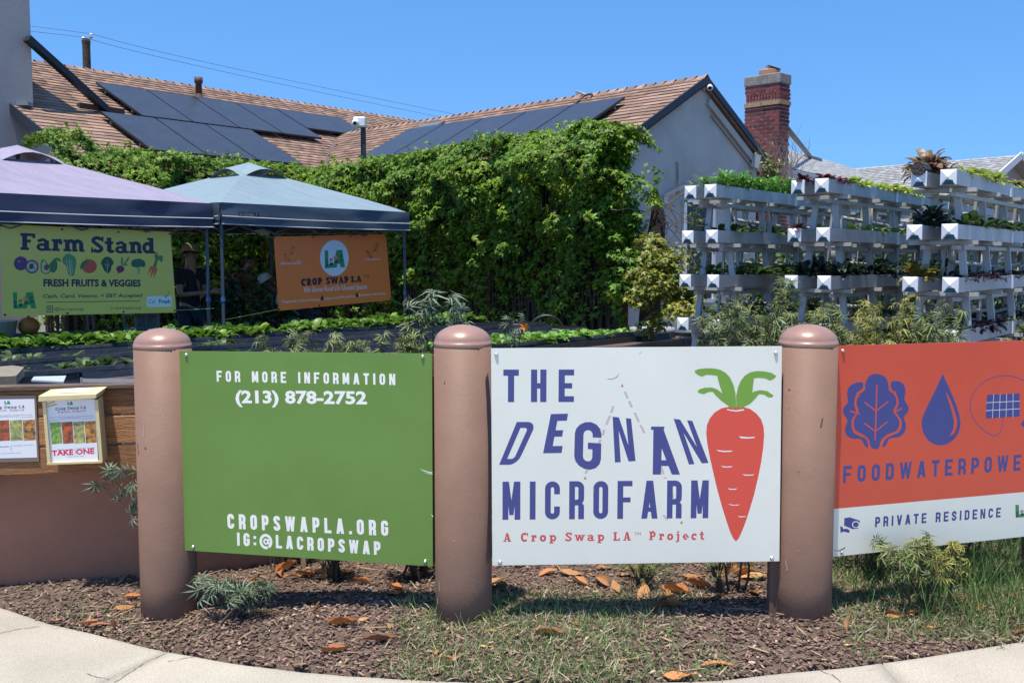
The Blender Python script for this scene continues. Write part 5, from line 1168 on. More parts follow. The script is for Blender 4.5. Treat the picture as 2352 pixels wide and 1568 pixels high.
mb = MB(); insta(s, mb, 523, 1078, 30, V_); obj('photo_app_mark', mb, NAVY, yb)
la_logo(s, yb, lambda x, y: V_(136+x*2.45, 902+y*2.17))
def col_(n, c): return mat(n, c, .5)
def paint_(name, c, polys, lift=1, sh=None, t=None, M=VV):
    mb = MB()
    for q in polys: (sh or s).shape(mb, M(q), lift)
    obj(name, mb, col_('print_'+name, c), t or yb)
def circle(x, y, rx, ry=None, n=18): ry = ry or rx; return [(x+rx*math.cos(2*math.pi*i/n), y+ry*math.sin(2*math.pi*i/n)) for i in range(n)]
paint_('passion_fruit', (.10, .045, .13), [circle(218, 600, 74), circle(335, 634, 72)])
paint_('passion_pulp', (.42, .42, .32), [circle(335, 634, 55)], 2); paint_('passion_seeds', (.06, .07, .03), [circle(330, 630, 25, 30, 9), circle(360, 655, 8, n=6), circle(305, 655, 8, n=6), circle(355, 600, 8, n=6)], 3); paint_('fruit_shine', (.3, .25, .35), [circle(200, 580, 14, 10, 8)], 2)
paint_('avocado_skin', (.05, .16, .06), [blob([(435, 570), (460, 560), (490, 590), (530, 640), (530, 690), (480, 712), (435, 690), (425, 640)]), blob([(585, 545), (602, 600), (598, 660), (565, 697), (530, 680), (515, 620), (545, 575)]), blob([(588, 540), (625, 548), (640, 585), (600, 565)], 2)])
paint_('avocado_flesh', (.42, .5, .24), [blob([(445, 585), (462, 572), (485, 600), (518, 645), (518, 685), (480, 702), (445, 685), (437, 640)])], 2); paint_('avocado_stone', (.25, .06, .05), [circle(488, 642, 28, 32)], 3)
paint_('romaine', (.10, .24, .10), [blob([(700, 500), (745, 505), (790, 540), (802, 590), (790, 660), (775, 725), (740, 732), (712, 700), (695, 630), (665, 600), (655, 550)])]); paint_('romaine_rib', (.35, .45, .3), [[(722, 560), (730, 560), (752, 725), (735, 725)], [(745, 570), (750, 570), (765, 700), (758, 700)], [(690, 560), (696, 560), (722, 690), (715, 690)]], 2)
paint_('tomato', (.50, .09, .05), [circle(938, 630, 80, 74)]); paint_('tomato_leaf', (.06, .14, .05), [blob([(918, 565), (912, 600), (880, 640), (845, 660), (845, 620), (870, 580)]), [(902, 535), (910, 533), (918, 565), (908, 565)]], 2)
paint_('kale', (.025, .08, .045), [blob([(1125, 528), (1160, 540), (1185, 570), (1195, 600), (1172, 625), (1165, 670), (1140, 705), (1110, 690), (1085, 660), (1075, 630), (1060, 600), (1072, 565), (1095, 540)])]); paint_('kale_rib', (.25, .35, .25), [[(1124, 560), (1128, 560), (1132, 720), (1124, 720)], [(1100, 600), (1126, 632), (1126, 640), (1098, 606)], [(1150, 600), (1128, 632), (1128, 640), (1154, 606)]], 2)
paint_('beet', (.20, .02, .09), [blob([(1262, 622), (1295, 635), (1307, 665), (1285, 692), (1255, 700), (1225, 728), (1240, 697), (1222, 672), (1225, 640)])]); paint_('beet_leaf', (.10, .22, .08), [blob([(1275, 625), (1268, 560), (1275, 530), (1295, 570), (1285, 620)], 2), blob([(1285, 620), (1315, 580), (1350, 525), (1352, 560), (1320, 600)], 2), blob([(1285, 622), (1320, 600), (1345, 620), (1310, 622)], 2)])
paint_('broccoli', (.035, .11, .07), [blob([(1395, 635), (1378, 610), (1385, 575), (1420, 555), (1470, 552), (1510, 570), (1528, 605), (1515, 640), (1480, 632), (1450, 648), (1420, 640)])]); paint_('broccoli_stalk', (.25, .36, .15), [[(1435, 640), (1475, 640), (1466, 712), (1446, 712)]], 2)
paint_('carrots', (.55, .11, .04), [[(1575, 640), (1605, 620), (1600, 650), (1545, 730)], [(1600, 640), (1625, 640), (1615, 690), (1572, 765)], [(1625, 640), (1655, 650), (1640, 700), (1610, 762)]]); paint_('carrot_tops', (.08, .19, .07), [blob([(1605, 635), (1630, 560), (1620, 520), (1650, 480), (1662, 520), (1710, 520), (1700, 590), (1660, 560), (1640, 640)], 2)])
paint_('round_tag', (.62, .68, .74), [blob([(1545, 960), (1570, 945), (1780, 945), (1803, 965), (1803, 1035), (1785, 1053), (1570, 1055), (1540, 1040)])])
mb = MB(); line_text(s, mb, 'Cal', V_(1556, 1022), V_(1632, 1020), 44*.2188, shear=.2, lift=2); s.shape(mb, VV([(1720, 925), (1738, 948), (1782, 890), (1786, 896), (1738, 966), (1718, 932)]), 2); obj('tag_script', mb, MATS['logo_green'], yb)
mb = MB(); line_text(s, mb, 'Fresh', V_(1668, 1016), V_(1788, 1018), 40*.2188, bold=.03, lift=2); obj('tag_letters', mb, col_('print_teal', (.02, .15, .16)), yb)
eyelets(yb, s, [V_(652, 243), V_(1243, 272), V_(1780, 290), V_(1835, 1094), V_(1296, 1107), V_(707, 1121), V_(50, 1140), V_(5, 203)])
tie(yb, s, s.P(s.px(*V_(1780, 290))), Vector((Rp[0], Rp[1], 0))+e1*.3+Vector((0, 0, eavP-.2)), cord); tie(yb, s, s.P(s.px(*V_(1835, 1094))), Vector((Rp[0], Rp[1], 1.0)), cord)
tie(yb, s, s.P(s.px(*V_(5, 203))), s.P(s.px(*V_(5, 203)))+Vector((0, 0, .3)), cord)
s = Sheet(at(628.6, 543.7, 12.42), at(886, 537.6, 13.998), at(640.4, 713.6, 12.42)); ob = thing('banner', 'orange Crop Swap LA banner with round logo hung under the pale blue canopy', 'banner', s.P((.9, 0)))
board(ob, s, [(640.4, 713.6), (899, 689), (886, 537.6), (628.6, 543.7)], mat('orange_vinyl', (.86, .19, .035), .5, bump=.7, bscale=3), name='cloth', th=.003)
O_ = lambda x, y: ((580+x*.26786)/1.2245, (580+y*.26786)/1.2245); OO = lambda L: [O_(*p) for p in L]
paint_('logo_disc', (.62, .66, .72), [circle(1345, 543, 150, 188, 32)], 1, s, ob, OO)
la_logo(s, ob, lambda x, y: O_(1243+x*2.15, 465+y*2.35-x*.08))
mb = MB(); line_slab(s, mb, 'CROP', O_(998, 836), O_(1222, 820), 72*.2188, t=.3, gap=.05); line_slab(s, mb, 'SWAP', O_(1258, 818), O_(1500, 803), 70*.2188, t=.3, gap=.05); line_slab(s, mb, 'LA', O_(1520, 800), O_(1634, 792), 66*.2188, t=.3, gap=.05); line_text(s, mb, 'TM', O_(1655, 752), O_(1705, 752), 30*.2188); inkobj('lettering', mb, INK, ob)
sil = mat('print_silver', (.6, .6, .6), .5)
mb = MB(); line_text(s, mb, 'We Grow Food On Unused Spaces', O_(1028, 905), O_(1688, 866), 56*.2188, bold=.01, shear=.3); inkobj('lettering', mb, sil, ob)
mb = MB(); line_text(s, mb, 'Organically Grown Produce', O_(800, 1015), O_(1194, 988), 26*.2188, bold=.01); line_text(s, mb, 'Hyper-Local Microfarms', O_(1242, 980), O_(1564, 955), 26*.2188, bold=.01); line_text(s, mb, 'Rainwater Harvesting', O_(1606, 944), O_(1882, 925), 24*.2188, bold=.01)
line_text(s, mb, '@lacropswap', O_(784, 610), O_(948, 606), 22*.2188, bold=.01); line_text(s, mb, 'cropswapla.org', O_(1666, 564), O_(1825, 562), 20*.2188, bold=.01); insta(s, mb, 971, 590, 18, O_); inkobj('lettering', mb, sil, ob)
mb = MB()
for q in ([(1217, 932), (1232, 965), (1225, 985), (1208, 985), (1202, 965)], [(1583, 900), (1597, 935), (1590, 952), (1574, 952), (1570, 932)]): s.shape(mb, OO(blob(q, 3)))
for cx_, cy_, an, fl in ((902, 465, -70, 0), (848, 536, 52, 0), (1782, 433, -65, 1), (1712, 504, 55, 1)):
    a_ = math.radians(an); pts = [(cx_+math.cos(a_)*u*46-math.sin(a_)*v*20, cy_+math.sin(a_)*u*46+math.cos(a_)*v*20) for u, v in ((-1, 0), (-.5, .8), (.1, 1), (.6, .7), (1, 0), (.6, -.7), (.1, -1), (-.5, -.8))]
    for q in stroke_polys([s.px(*O_(*p)) for p in blob(pts, 3)], .0045, closed=True): s.poly(mb, q)
    for q in stroke_polys([s.px(*O_(cx_+math.cos(a_)*u*44, cy_+math.sin(a_)*u*44+5*(1-u*u))) for u in (-1, -.3, .3, 1)], .0045*(1+1.6*fl)): s.poly(mb, q)
obj('seed_icons', mb, INK, ob)
eyelets(ob, s, [O_(711, 336), O_(1122, 328), O_(1517, 314), O_(1878, 308), O_(1933, 972), O_(1186, 1042), O_(768, 1080)])
tie(ob, s, s.P(s.px(*O_(711, 336))), at(527, 510, 12.0), cord); tie(ob, s, s.P(s.px(*O_(1878, 308))), at(912, 513, 14.0), cord); tie(ob, s, s.P(s.px(*O_(1933, 972))), at(950, 712, 14.2), cord)
tie(ob, s, s.P(s.px(*O_(768, 1080))), at(512, 735, 11.9), mat('yellow_rope', (.5, .42, .1), .7))
# ================================================================ raised beds with black liners
gB = Vector((.665, .747, 0)).normalized(); pB = Vector((.747, -.665, 0)).normalized(); ZZv = Vector((0, 0, 1))
liner = mat('black_liner', (.016, .017, .02), .38, bump=.6, bscale=14, spec=.6); boardm = mat('bed_board', (.30, .27, .31), .75, col2=(.2, .18, .2), scale=5, bump=.2)
bedsoil = mat('bed_soil', (.07, .04, .03), .95, col2=(.15, .08, .055), scale=35, bump=.9, bscale=50)
def bed(end, length, wd, zt, label):
    E_ = Vector((end[0], end[1], 0)); t = thing('raised_bed', label, 'planter', E_-gB*length/2, 'black-lined raised planting beds')
    def box(a, b, c, d, z0, z1): mb = MB(); mb.obox(E_-gB*b-pB*d+ZZv*z0, gB*(b-a), pB*(d-c), ZZv*(z1-z0)); return mb
    for z0, z1 in ((.06, .33), (.35, zt-.03)):
        obj('side_board', box(0, length, 0, .03, z0, z1), boardm, t); obj('side_board', box(0, length, wd-.03, wd, z0, z1), boardm, t); obj('end_board', box(.002, .032, .032, wd-.032, z0, z1), boardm, t)
    obj('soil', box(.03, length-.03, .035, wd-.035, zt-.2, zt-.045), bedsoil, t)
    # liner draped over each rim, hem uneven
    for c0, sg in ((.012, 1), (wd-.012, -1)):
        mb = MB(); n = int(length/.12)
        for i in range(n):
            def L_(k, j):
                a = length*k/n; w_ = .014*noise.noise(Vector((a*2.2, c0*9, end[0]))); w2 = .05*noise.noise(Vector((a*1.3, 7, end[1]+c0)))
                prof = [(sg*(-.03+w_), zt-.06+w2*.6), (sg*(-.028+w_), zt-.02), (sg*(-.015), zt+.012+w_), (sg*.02, zt+.014+w_), (sg*.045, zt-.05)]
                o, z = prof[j]; return E_-gB*a-pB*(c0+o)+ZZv*z
            for j in range(4): mb.add([L_(i, j), L_(i+1, j), L_(i+1, j+1), L_(i, j+1)], [(0, 1, 2, 3)])
        obj('liner', mb, liner, t, True)
    mb = MB(); mb.obox(E_-pB*wd+gB*.004+ZZv*(zt-.06), pB*wd, gB*.012, ZZv*.075); obj('liner', mb, liner, t)
    mb = MB()
    for k in range(3): mb.obox(E_-gB*(length*(.2+.3*k))+pB*.003+ZZv*0, gB*.06, pB*.03, ZZv*(zt-.12))
    obj('stake', mb, postw, t)
    return E_
beds = {}
for key, e_, l_, w_, lb in (('A', (-.38, 14.5), 9.5, .62, 'long raised bed with leafy greens behind the yellow and orange banners'), ('C', (.46, 13.75), 9.6, .62, 'raised bed with black liner behind the tall shrub, second from the canopies'),
                          ('D', (.95, 12.75), 8.8, .6, 'raised bed with black liner between the leafy bed and the seedling bed'), ('E', (1.60, 12.05), 6.6, .66, 'raised bed of feathery green seedlings above the white sign'), ('F', (2.42, 11.5), 6.4, .66, 'raised bed of bare reddish soil in front of the white racks')):
    beds[key] = (bed(e_, l_, w_, .70 if key != 'F' else .69, lb), l_, w_)
# ---- plant kinds, one mesh each with a few variants
def plantmesh(name, tmpl, n, size, tilt, m, rad=.0, up=.0, seed=0):
    r = np.random.default_rng(seed+hash(name) % 1000 if False else seed+len(name)); th = r.uniform(0, 6.28, n); tl = r.uniform(tilt[0], tilt[1], n)
    # local frames: z of the template is the leaf's own height, x its outward arch
    Rz = np.zeros((n, 3, 3)); c, s_ = np.cos(th), np.sin(th); ct, st = np.cos(tl), np.sin(tl)
    Rz[:, :, 0] = np.stack([c*ct, s_*ct, -st], 1); Rz[:, :, 1] = np.stack([-s_, c, 0*c], 1); Rz[:, :, 2] = np.stack([c*st, s_*st, ct], 1)
    pos = np.stack([c*rad*r.random(n), s_*rad*r.random(n), np.full(n, up)*r.random(n)], 1)
    return cloud_mesh(name, *tmpl, pos, Rz, r.uniform(size[0], size[1], n), m, True)
lm = lambda n, c, hue=.02, isl=.35: mat(n, c, .45, island=isl, hue=hue, trans=.3, objr=.2)
FROND = multi([(0, 1, .25, .3), (.5, .6, .22, .2), (-.5, .6, .22, .2)])
KINDS = {
 'chard_plant': [plantmesh('chard_plant', BROAD, 30, (.05, .115), (.0, .7), lm('chard', (.13, .25, .035)), .05, .03, k) for k in range(4)],
 'carrot_seedling': [plantmesh('carrot_seedling', BROAD, 22, (.05, .12), (.0, .9), lm('carrot_top', (.17, .33, .05)), .03, .03, k) for k in range(3)],
 'green_lettuce': [plantmesh('green_lettuce', BROAD, 28, (.045, .09), (.0, 1.1), lm('butter_lettuce', (.33, .42, .07)), .01, .0, k) for k in range(4)],
 'red_lettuce': [plantmesh('red_lettuce', BROAD, 34, (.035, .07), (.0, 1.1), lm('red_lettuce_leaf', (.10, .022, .03), .03), .01, .0, k) for k in range(3)],
 'bronze_lettuce': [plantmesh('bronze_lettuce', BROAD, 110, (.06, .11), (.0, 1.15), lm('bronze_leaf', (.20, .125, .065), .04), .09, .07, k) for k in range(3)],
 'parsley_plant': [plantmesh('parsley_plant', BROAD, 80, (.03, .08), (.0, 1.0), lm('parsley_leaf', (.12, .29, .045)), .09, .15, k) for k in range(3)],
 'romaine_plant': [plantmesh('romaine_plant', BROAD, 14, (.08, .16), (.05, .75), lm('romaine_leaf', (.07, .14, .03)), .02, .0, k) for k in range(3)],
 'kale_plant': [plantmesh('kale_plant', BROAD, 80, (.06, .13), (.0, 1.2), lm('kale_leaf', (.03, .055, .035)), .08, .10, k) for k in range(3)],
 'small_sprout': [plantmesh('small_sprout', BROAD, 10, (.04, .08), (.1, 1.0), lm('sprout_leaf', (.06, .11, .03)), .03, .0, k) for k in range(3)],
 'dark_lettuce': [plantmesh('dark_lettuce', BROAD, 14, (.05, .09), (.2, 1.2), lm('dark_lettuce_leaf', (.03, .015, .022)), .02, .0, k) for k in range(3)],
}
def plant(kind, p, sc_=1.0, label='', cat='plant', group=None):
    o = link(kind, random.choice(KINDS[kind])); o.location = p; o.rotation_euler = (random.gauss(0, .1), random.gauss(0, .1), random.uniform(0, 6.28)); k = sc_*random.uniform(.82, 1.2); o.scale = (k, k, k*random.uniform(.9, 1.15))
    return tag(o, label, cat, group)
random.seed(21)
E_, l_, w_ = beds['A']
a = 0
while a < l_-.2:
    a += .135
    for r in (.10, .25, .40, .54):
        gx = picx(E_-gB*a-pB*r+ZZv*.75)[0]
        if 606 < gx < 655 or random.random() < .06: continue
        plant('chard_plant', E_-gB*(a+random.uniform(-.04, .04))-pB*(r+random.uniform(-.04, .04))+ZZv*.645, 1.3, 'small light green chard seedling in the long bed behind the banners', 'chard', 'chard seedlings in the long raised bed')
E_, l_, w_ = beds['E']
a = .2
while a < 3.3:
    for r in (.1, .25, .4, .55):
        plant('carrot_seedling', E_-gB*(a+random.uniform(-.05, .05))-pB*(r+random.uniform(-.04, .04))+ZZv*.65, .9 if a > 1.2 else .65+.2*a, 'bright green feathery seedling in the bed above the white sign', 'seedling', 'feathery seedlings in the raised bed')
    a += .13
for k in range(46):
    E_, l_, w_ = beds['C' if k % 2 else 'D']; plant('small_sprout', E_-gB*random.uniform(4.5, 8.5)-pB*random.uniform(.1, .5)+ZZv*.65, 1.3, 'small dark green sprout in the shaded middle beds', 'seedling', 'sprouts in the middle raised beds')
# loose boards on the beds at left
t = thing('loose_plank', 'grey weathered plank end lying above the fence cap at the left edge', 'plank', at(20, 870, 5.6)); obj('plank', MB().prism([at(-60, 868, 5.3), at(30, 858, 5.9), at(56, 862, 5.9), at(38, 884, 5.3), at(-60, 890, 5.2)], (0, 0, .05)), MATS['old_timber'], t)
t = thing('mesh_roll', 'strip of grey wire mesh and white sheet lying behind the fence cap', 'mesh', at(160, 870, 6.0))
mb = MB(); P00 = at(70, 878, 5.9); 
mb.prism([at(72, 876, 5.9), at(78, 868, 6.3), at(152, 866, 6.3), at(146, 880, 5.9)], (0, 0, .01)); obj('white_sheet', mb, mat('plastic_sheet', (.4, .45, .5), .5), t)
mb = MB()
for k in range(40): x = 190+k*3.2; mb.tube([at(x, 870, 6.1), at(x+4, 879, 5.8)], .003, 4, False)
for k in range(5): mb.tube([at(188, 870+k*2, 6.1-.07*k), at(318, 870+k*2, 6.1-.07*k)], .003, 4, False)
o = obj('wire_mesh', mb, mat('wire_grey', (.3, .3, .3), .5, metal=.6), t); o['kind'] = 'stuff'

# ================================================================ white gutter racks
vinyl = mat('white_vinyl_gutter', (.43, .435, .42), .42, col2=(.36, .365, .35), scale=4, bump=.04, bscale=60); vin2 = mat('white_pipe', (.45, .44, .40), .45, col2=(.38, .37, .33), scale=5)
capm = mat('white_end_cap', (.74, .75, .75), .35); teal = mat('teal_marker', (.012, .09, .13), .5, col2=(.02, .14, .19), scale=30)
uR_ = Vector((.62, .785, 0)).normalized(); pR_ = Vector((.785, -.62, 0)).normalized()
TZ = [2.13, 1.755, 1.385, 1.015, .62]; SEP = [.175, .215, .25, .285, .32]; G = .102; LR = 5.2
def rack(loc, label):
    O = Vector((loc[0], loc[1], 0)); t = thing('gutter_rack', label, 'planter rack', O, 'white gutter racks of salad plants')
    for k, (z, sp_) in enumerate(zip(TZ, SEP)):
        for sd in (-1, 1):
            o = O+pR_*(sd*(sp_/2+G*.18))+ZZv*z+uR_*(0 if sd > 0 else .05)
            mb = MB(); th = .006
            mb.obox(o-pR_*G/2-ZZv*G/2, pR_*G, uR_*LR, ZZv*th); mb.obox(o-pR_*G/2-ZZv*(G/2-th), pR_*th, uR_*LR, ZZv*(G-th)); mb.obox(o+pR_*(G/2-th)-ZZv*(G/2-th), pR_*th, uR_*LR, ZZv*(G-th))
            g_ = obj('gutter', mb, vinyl, t)
            mb = MB(); b_ = [o+pR_*(a*G/2*1.06)+ZZv*(c*G/2*1.06)-uR_*.002 for a, c in ((-1, -1), (1, -1), (1, 1), (-1, 1))]; ap = o-uR_*.03
            bb = [p+uR_*.010 for p in b_]; mb.add(b_+[ap]+bb, [(0, 1, 4), (1, 2, 4), (2, 3, 4), (3, 0, 4)]+[(i, i+5, (i+1) % 4+5, (i+1) % 4) for i in range(4)]); obj('end_cap', mb, capm, g_)
            # teal mark on the lower facet
            n_ = ((b_[1]-b_[0]).cross(ap-b_[0])).normalized(); n_ = n_ if n_.dot(-uR_) > 0 else -n_
            A_, B_ = b_[0], b_[1]; C_ = ap
            q = [A_+(B_-A_)*.10+(C_-A_)*.03, A_+(B_-A_)*.86+(C_-A_)*.03, A_+(B_-A_)*.50+(C_-A_)*.62, A_+(B_-A_)*.06+(C_-A_)*.66]
            obj('marker_patch', MB().add([p+n_*.0012 for p in q], [(0, 1, 2, 3)]), teal, g_)
            obj('soil', MB().obox(o-pR_*(G/2-.008)-ZZv*.02+uR_*.01, pR_*(G-.016), uR_*(LR-.02), ZZv*(G/2+.012)), bedsoil, g_)
            mb = MB()
            for c in (1.62, 3.3): mb.obox(o-pR_*(G/2+.006)-ZZv*(G/2+.006)+uR_*c, pR_*(G+.012), uR_*.05, ZZv*(G+.008))
            obj('coupling', mb, capm, g_)
        for sd in (-.5, .5):
            obj('rail', MB().beam(O+pR_*(sp_*sd)+ZZv*(z-G/2-.055)+uR_*.2, O+pR_*(sp_*sd)+ZZv*(z-G/2-.055)+uR_*LR, .035, .03), vin2, t)
        for i in range(7):
            s0 = O+uR_*(.32+.70*i)+ZZv*(z-G/2-.02)
            obj('crossbar', MB().beam(s0-pR_*(sp_/2+.13), s0+pR_*(sp_/2+.13), .035, .03), vin2, t)
        if k < 4:                      # drain pipe with an elbow and a sloping run to the next tier
            zn = TZ[k+1]; q = O+uR_*.62-pR_*.02; z0 = z-G/2
            obj('drain_pipe', MB().tube([q+ZZv*z0, q+ZZv*(z0-.13), q+ZZv*(z0-.16)+uR_*.03], .024, 10), vin2, t, True)
            obj('drain_pipe', MB().tube([q+ZZv*(z0-.16)+uR_*.01, q+ZZv*(zn+.12)+uR_*1.25+pR_*.03], .017, 8), vin2, t, True)
            q = O+uR_*2.75+pR_*.03; obj('drain_pipe', MB().tube([q+ZZv*z0, q+ZZv*(z0-.14), q+ZZv*(z0-.17)-uR_*.03], .024, 10), vin2, t, True)
            obj('drain_pipe', MB().tube([q+ZZv*(z0-.17), q+ZZv*(zn+.1)-uR_*1.0], .017, 8), vin2, t, True)
    for i in range(7):
        s0 = O+uR_*(.36+.70*i)
        for sd in (-1, 1):
            a = s0+pR_*(sd*.075)+ZZv*(TZ[0]-G/2-.04); b = s0+pR_*(sd*.30)+ZZv*(-.02)
            obj('leg', MB().beam(a, b, .048, .03, up=uR_), vinyl, t)
        s1 = s0+uR_*.26
        for sd, w_ in ((-1, .1), (1, .07)): obj('brace', MB().beam(s1+pR_*(sd*.03)+ZZv*(TZ[0]-.1), s1+pR_*(sd*(w_+.08))+ZZv*.4, .02, .02, up=uR_), vin2, t)
        if i % 2: obj('upright_pipe', MB().tube([s1+uR_*.1+ZZv*.1, s1+uR_*.1+ZZv*(TZ[0]-.08)], .021, 8), vin2, t, True)
    return t, O
T1, O1 = rack((1.56, 8.43), 'white gutter rack nearest the house gable, parsley along its top')
def moved_rack(loc, label):
    c = copy_tree(T1); c.location = (loc[0], loc[1], 0); c['label'] = label; return c, Vector((loc[0], loc[1], 0))
T2, O2 = moved_rack((2.30, 7.84), 'middle white gutter rack with red lettuce at its near end')
T3, O3 = moved_rack((2.94, 7.07), 'nearest white gutter rack at the right edge with big bronze lettuce on top')
def nth(n): return {1: 'first', 2: 'second', 3: 'third'}.get(n, f"{n}{'th' if 10 < n % 100 < 14 else {1: 'st', 2: 'nd', 3: 'rd'}.get(n % 10, 'th')}")
NOUN = dict(parsley_plant='parsley clump', small_sprout='dark green sprout', romaine_plant='dark green romaine', red_lettuce='dark red lettuce', green_lettuce='pale green lettuce', kale_plant='dark leafy kale', bronze_lettuce='small bronze lettuce', dark_lettuce='near-black lettuce')
TN = ['top', 'second', 'third', 'fourth', 'lowest']
def row(O, k, sd, t0, t1, step, kind, sc_, label, cat, group, miss=.05):
    a = t0; cnt = 0; rk = 'gable-side rack' if O is O1 else 'middle rack' if O is O2 else 'nearest rack'
    while a < t1:
        a += step*random.uniform(.8, 1.2)
        if random.random() < miss: continue
        cnt += 1; label = f"{nth(cnt)} {NOUN[kind]} from the near end, {'outer' if sd > 0 else 'inner'} {TN[k]} gutter of the {rk}"
        p = O+pR_*(sd*(SEP[k]/2+G*.18)+random.uniform(-.025, .025))+uR_*a+ZZv*(TZ[k]+G/2-.02)
        plant(kind, p, sc_, label, cat, group)
random.seed(33)
r1, r2, r3 = 'rack nearest the house', 'middle rack', 'nearest rack'
for sd in (1, -1):
    row(O1, 0, sd, .1 if sd > 0 else .3, 4.9, .11, 'parsley_plant', .72, 'bright green parsley on the top gutter of the rack nearest the house', 'parsley', 'parsley on the top gutters of the far rack')
    row(O1, 1, sd, .2, 4.6, .22, 'small_sprout', 1.5, 'sparse dark green sprout on the second tier of the rack nearest the house', 'seedling', 'sprouts on the second tier of the far rack', .2)
    row(O1, 2, sd, .25, 4.9, .16, 'romaine_plant', .95, 'dark green romaine on the third tier of the rack nearest the house', 'lettuce', 'romaine on the third tier of the far rack')
    row(O1, 3, sd, .3, 4.6, .3, 'romaine_plant', .8, 'dark green leafy plant on the fourth tier of the rack nearest the house', 'lettuce', 'leafy plants on the fourth tier of the far rack', .2)
    row(O2, 0, sd, -.02, .42, .09, 'red_lettuce', 1.0, 'dark red lettuce at the near end of the middle rack top gutter', 'lettuce', 'red lettuce at the near end of the middle rack')
    row(O2, 0, sd, .45, 5.0, .13, 'green_lettuce', 1.0, 'pale green lettuce on the top gutter of the middle rack', 'lettuce', 'pale green lettuce on the middle rack top')
    row(O2, 0, sd, .6, 4.5, .5, 'red_lettuce', .8, 'small red lettuce among the pale green ones on the middle rack', 'lettuce', 'small red lettuce on the middle rack top')
    row(O2, 1, sd, .5, 4.8, .14, 'green_lettuce', .85, 'green lettuce on the second tier of the middle rack', 'lettuce', 'green lettuce on the middle rack second tier', .15)
    row(O2, 2, sd, .1, 4.9, .24, 'kale_plant', .7, 'dark leafy plant on the third tier of the middle rack', 'kale', 'kale on the middle rack third tier')
    row(O3, 0, sd, .12 if sd > 0 else .8, 5.0, .13, 'green_lettuce', 1.05, 'yellow-green lettuce on the top gutter of the nearest rack', 'lettuce', 'yellow-green lettuce on the nearest rack top')
    row(O3, 0, sd, .5, 4.6, .4, 'bronze_lettuce', .42, 'small bronze lettuce among the yellow-green ones on the nearest rack', 'lettuce', 'small bronze lettuce on the nearest rack top')
    row(O3, 1, sd, .15 if sd > 0 else .8, 4.8, .16, 'small_sprout', 1.5, 'small dark green plant on the second tier of the nearest rack', 'seedling', 'small plants on the nearest rack second tier')
    row(O3, 2, sd, .15 if sd > 0 else .9, 4.8, .12, 'dark_lettuce', 1.0, 'near-black small lettuce on the third tier of the nearest rack', 'lettuce', 'dark lettuce on the nearest rack third tier')
    row(O3, 3, sd, .2, 4.8, .16, 'dark_lettuce', 1.0, 'near-black small lettuce on the fourth tier of the nearest rack', 'lettuce', 'dark lettuce on the nearest rack fourth tier')
def special(O, k, sd, t_, kind, sc_, label, cat): p = O+pR_*(sd*(SEP[k]/2+G*.18))+uR_*t_+ZZv*(TZ[k]+G/2-.02); return plant(kind, p, sc_, label, cat)
special(O3, 0, -1, .30, 'bronze_lettuce', 1.05, 'big bronze lettuce crowning the near end of the nearest rack', 'lettuce')
special(O3, 0, -1, .62, 'bronze_lettuce', .9, 'second big bronze lettuce on the top of the nearest rack', 'lettuce')
special(O3, 1, -1, .30, 'kale_plant', .95, 'big blackish kale at the near end of the nearest rack second tier', 'kale')
special(O3, 1, -1, .62, 'kale_plant', .9, 'blackish kale just behind the big one on the second tier', 'kale')
KINDS['yellow_romaine'] = [plantmesh('yellow_romaine', BROAD, 60, (.07, .14), (.0, 1.2), lm('yellow_leaf', (.28, .25, .05), .06), .03, .0, 5)]
special(O3, 2, -1, .25, 'yellow_romaine', .95, 'yellowing reddish lettuce at the near end of the nearest rack third tier', 'lettuce')
special(O3, 2, -1, .6, 'yellow_romaine', .8, 'duller yellowing lettuce behind the brightest one on the third tier', 'lettuce')
special(O2, 1, -1, .12, 'red_lettuce', 1.1, 'reddish wilted lettuce at the near end of the middle rack second tier', 'lettuce')
obj('root_clump', MB().tube([O3-pR_*(SEP[0]/2+.02)+uR_*.02+ZZv*(TZ[0]+G/2+.02), O3-pR_*(SEP[0]/2+.02)+uR_*.22+ZZv*(TZ[0]+G/2+.02)], [.05, .06], 9), mat('root_mat', (.05, .045, .045), .95, bump=1, bscale=60), T3)
# dark greenery on the ground among and behind the racks
tuft('leafy_row', 'dark leafy crop growing behind the white racks', 'plant', [ell(1900, 640, 14.5, 1.6, .5, .55), ell(2150, 640, 14, 1.6, .5, .6), ell(2350, 640, 13, 1.5, .5, .6), ell(1780, 690, 13, .8, .4, .5)], 5200, mat('far_leaf', (.05, .10, .022), .55, island=.5, hue=.03, trans=.2), OVAL, (.08, .16))
tuft('garden_bush', 'low olive green bush under the racks', 'shrub', [ell(1740, 730, 9.6, .5, .4, .3), ell(1900, 750, 9.4, .6, .4, .3), ell(2100, 760, 9.0, .7, .4, .3), ell(2300, 760, 8.6, .6, .4, .3)], 3400, mat('bush_leaf', (.08, .11, .03), .55, island=.5, hue=.03, trans=.2), OVAL, (.05, .1))
pt_ = at(1480, 760, 12.9); t = thing('plant_pot', 'tall pale grey plant pot at the end of the hedge behind the beds', 'pot', (pt_.x, pt_.y, 0)); obj('pot', MB().lathe((pt_.x+.1, pt_.y, 0), [(.2, 0), (.27, .62), (.29, .64), (.29, .7), (.25, .7), (.24, .6)], 28), mat('pot_grey', (.3, .31, .33), .6), t, True)
hs_ = at(1255, 715, 14.2); t = thing('hose_reel', 'black coiled hose standing by the foot of the hedge', 'hose', (hs_.x, hs_.y, 0))
for k in range(4): obj('hose_coil', MB().tube([Vector((hs_.x+.24*math.cos(a), hs_.y-.05*k, .75+.24*math.sin(a)-.2)) for a in [i*math.pi/12 for i in range(25)]], .018, 6, False), MATS['black_liner'], t, True)
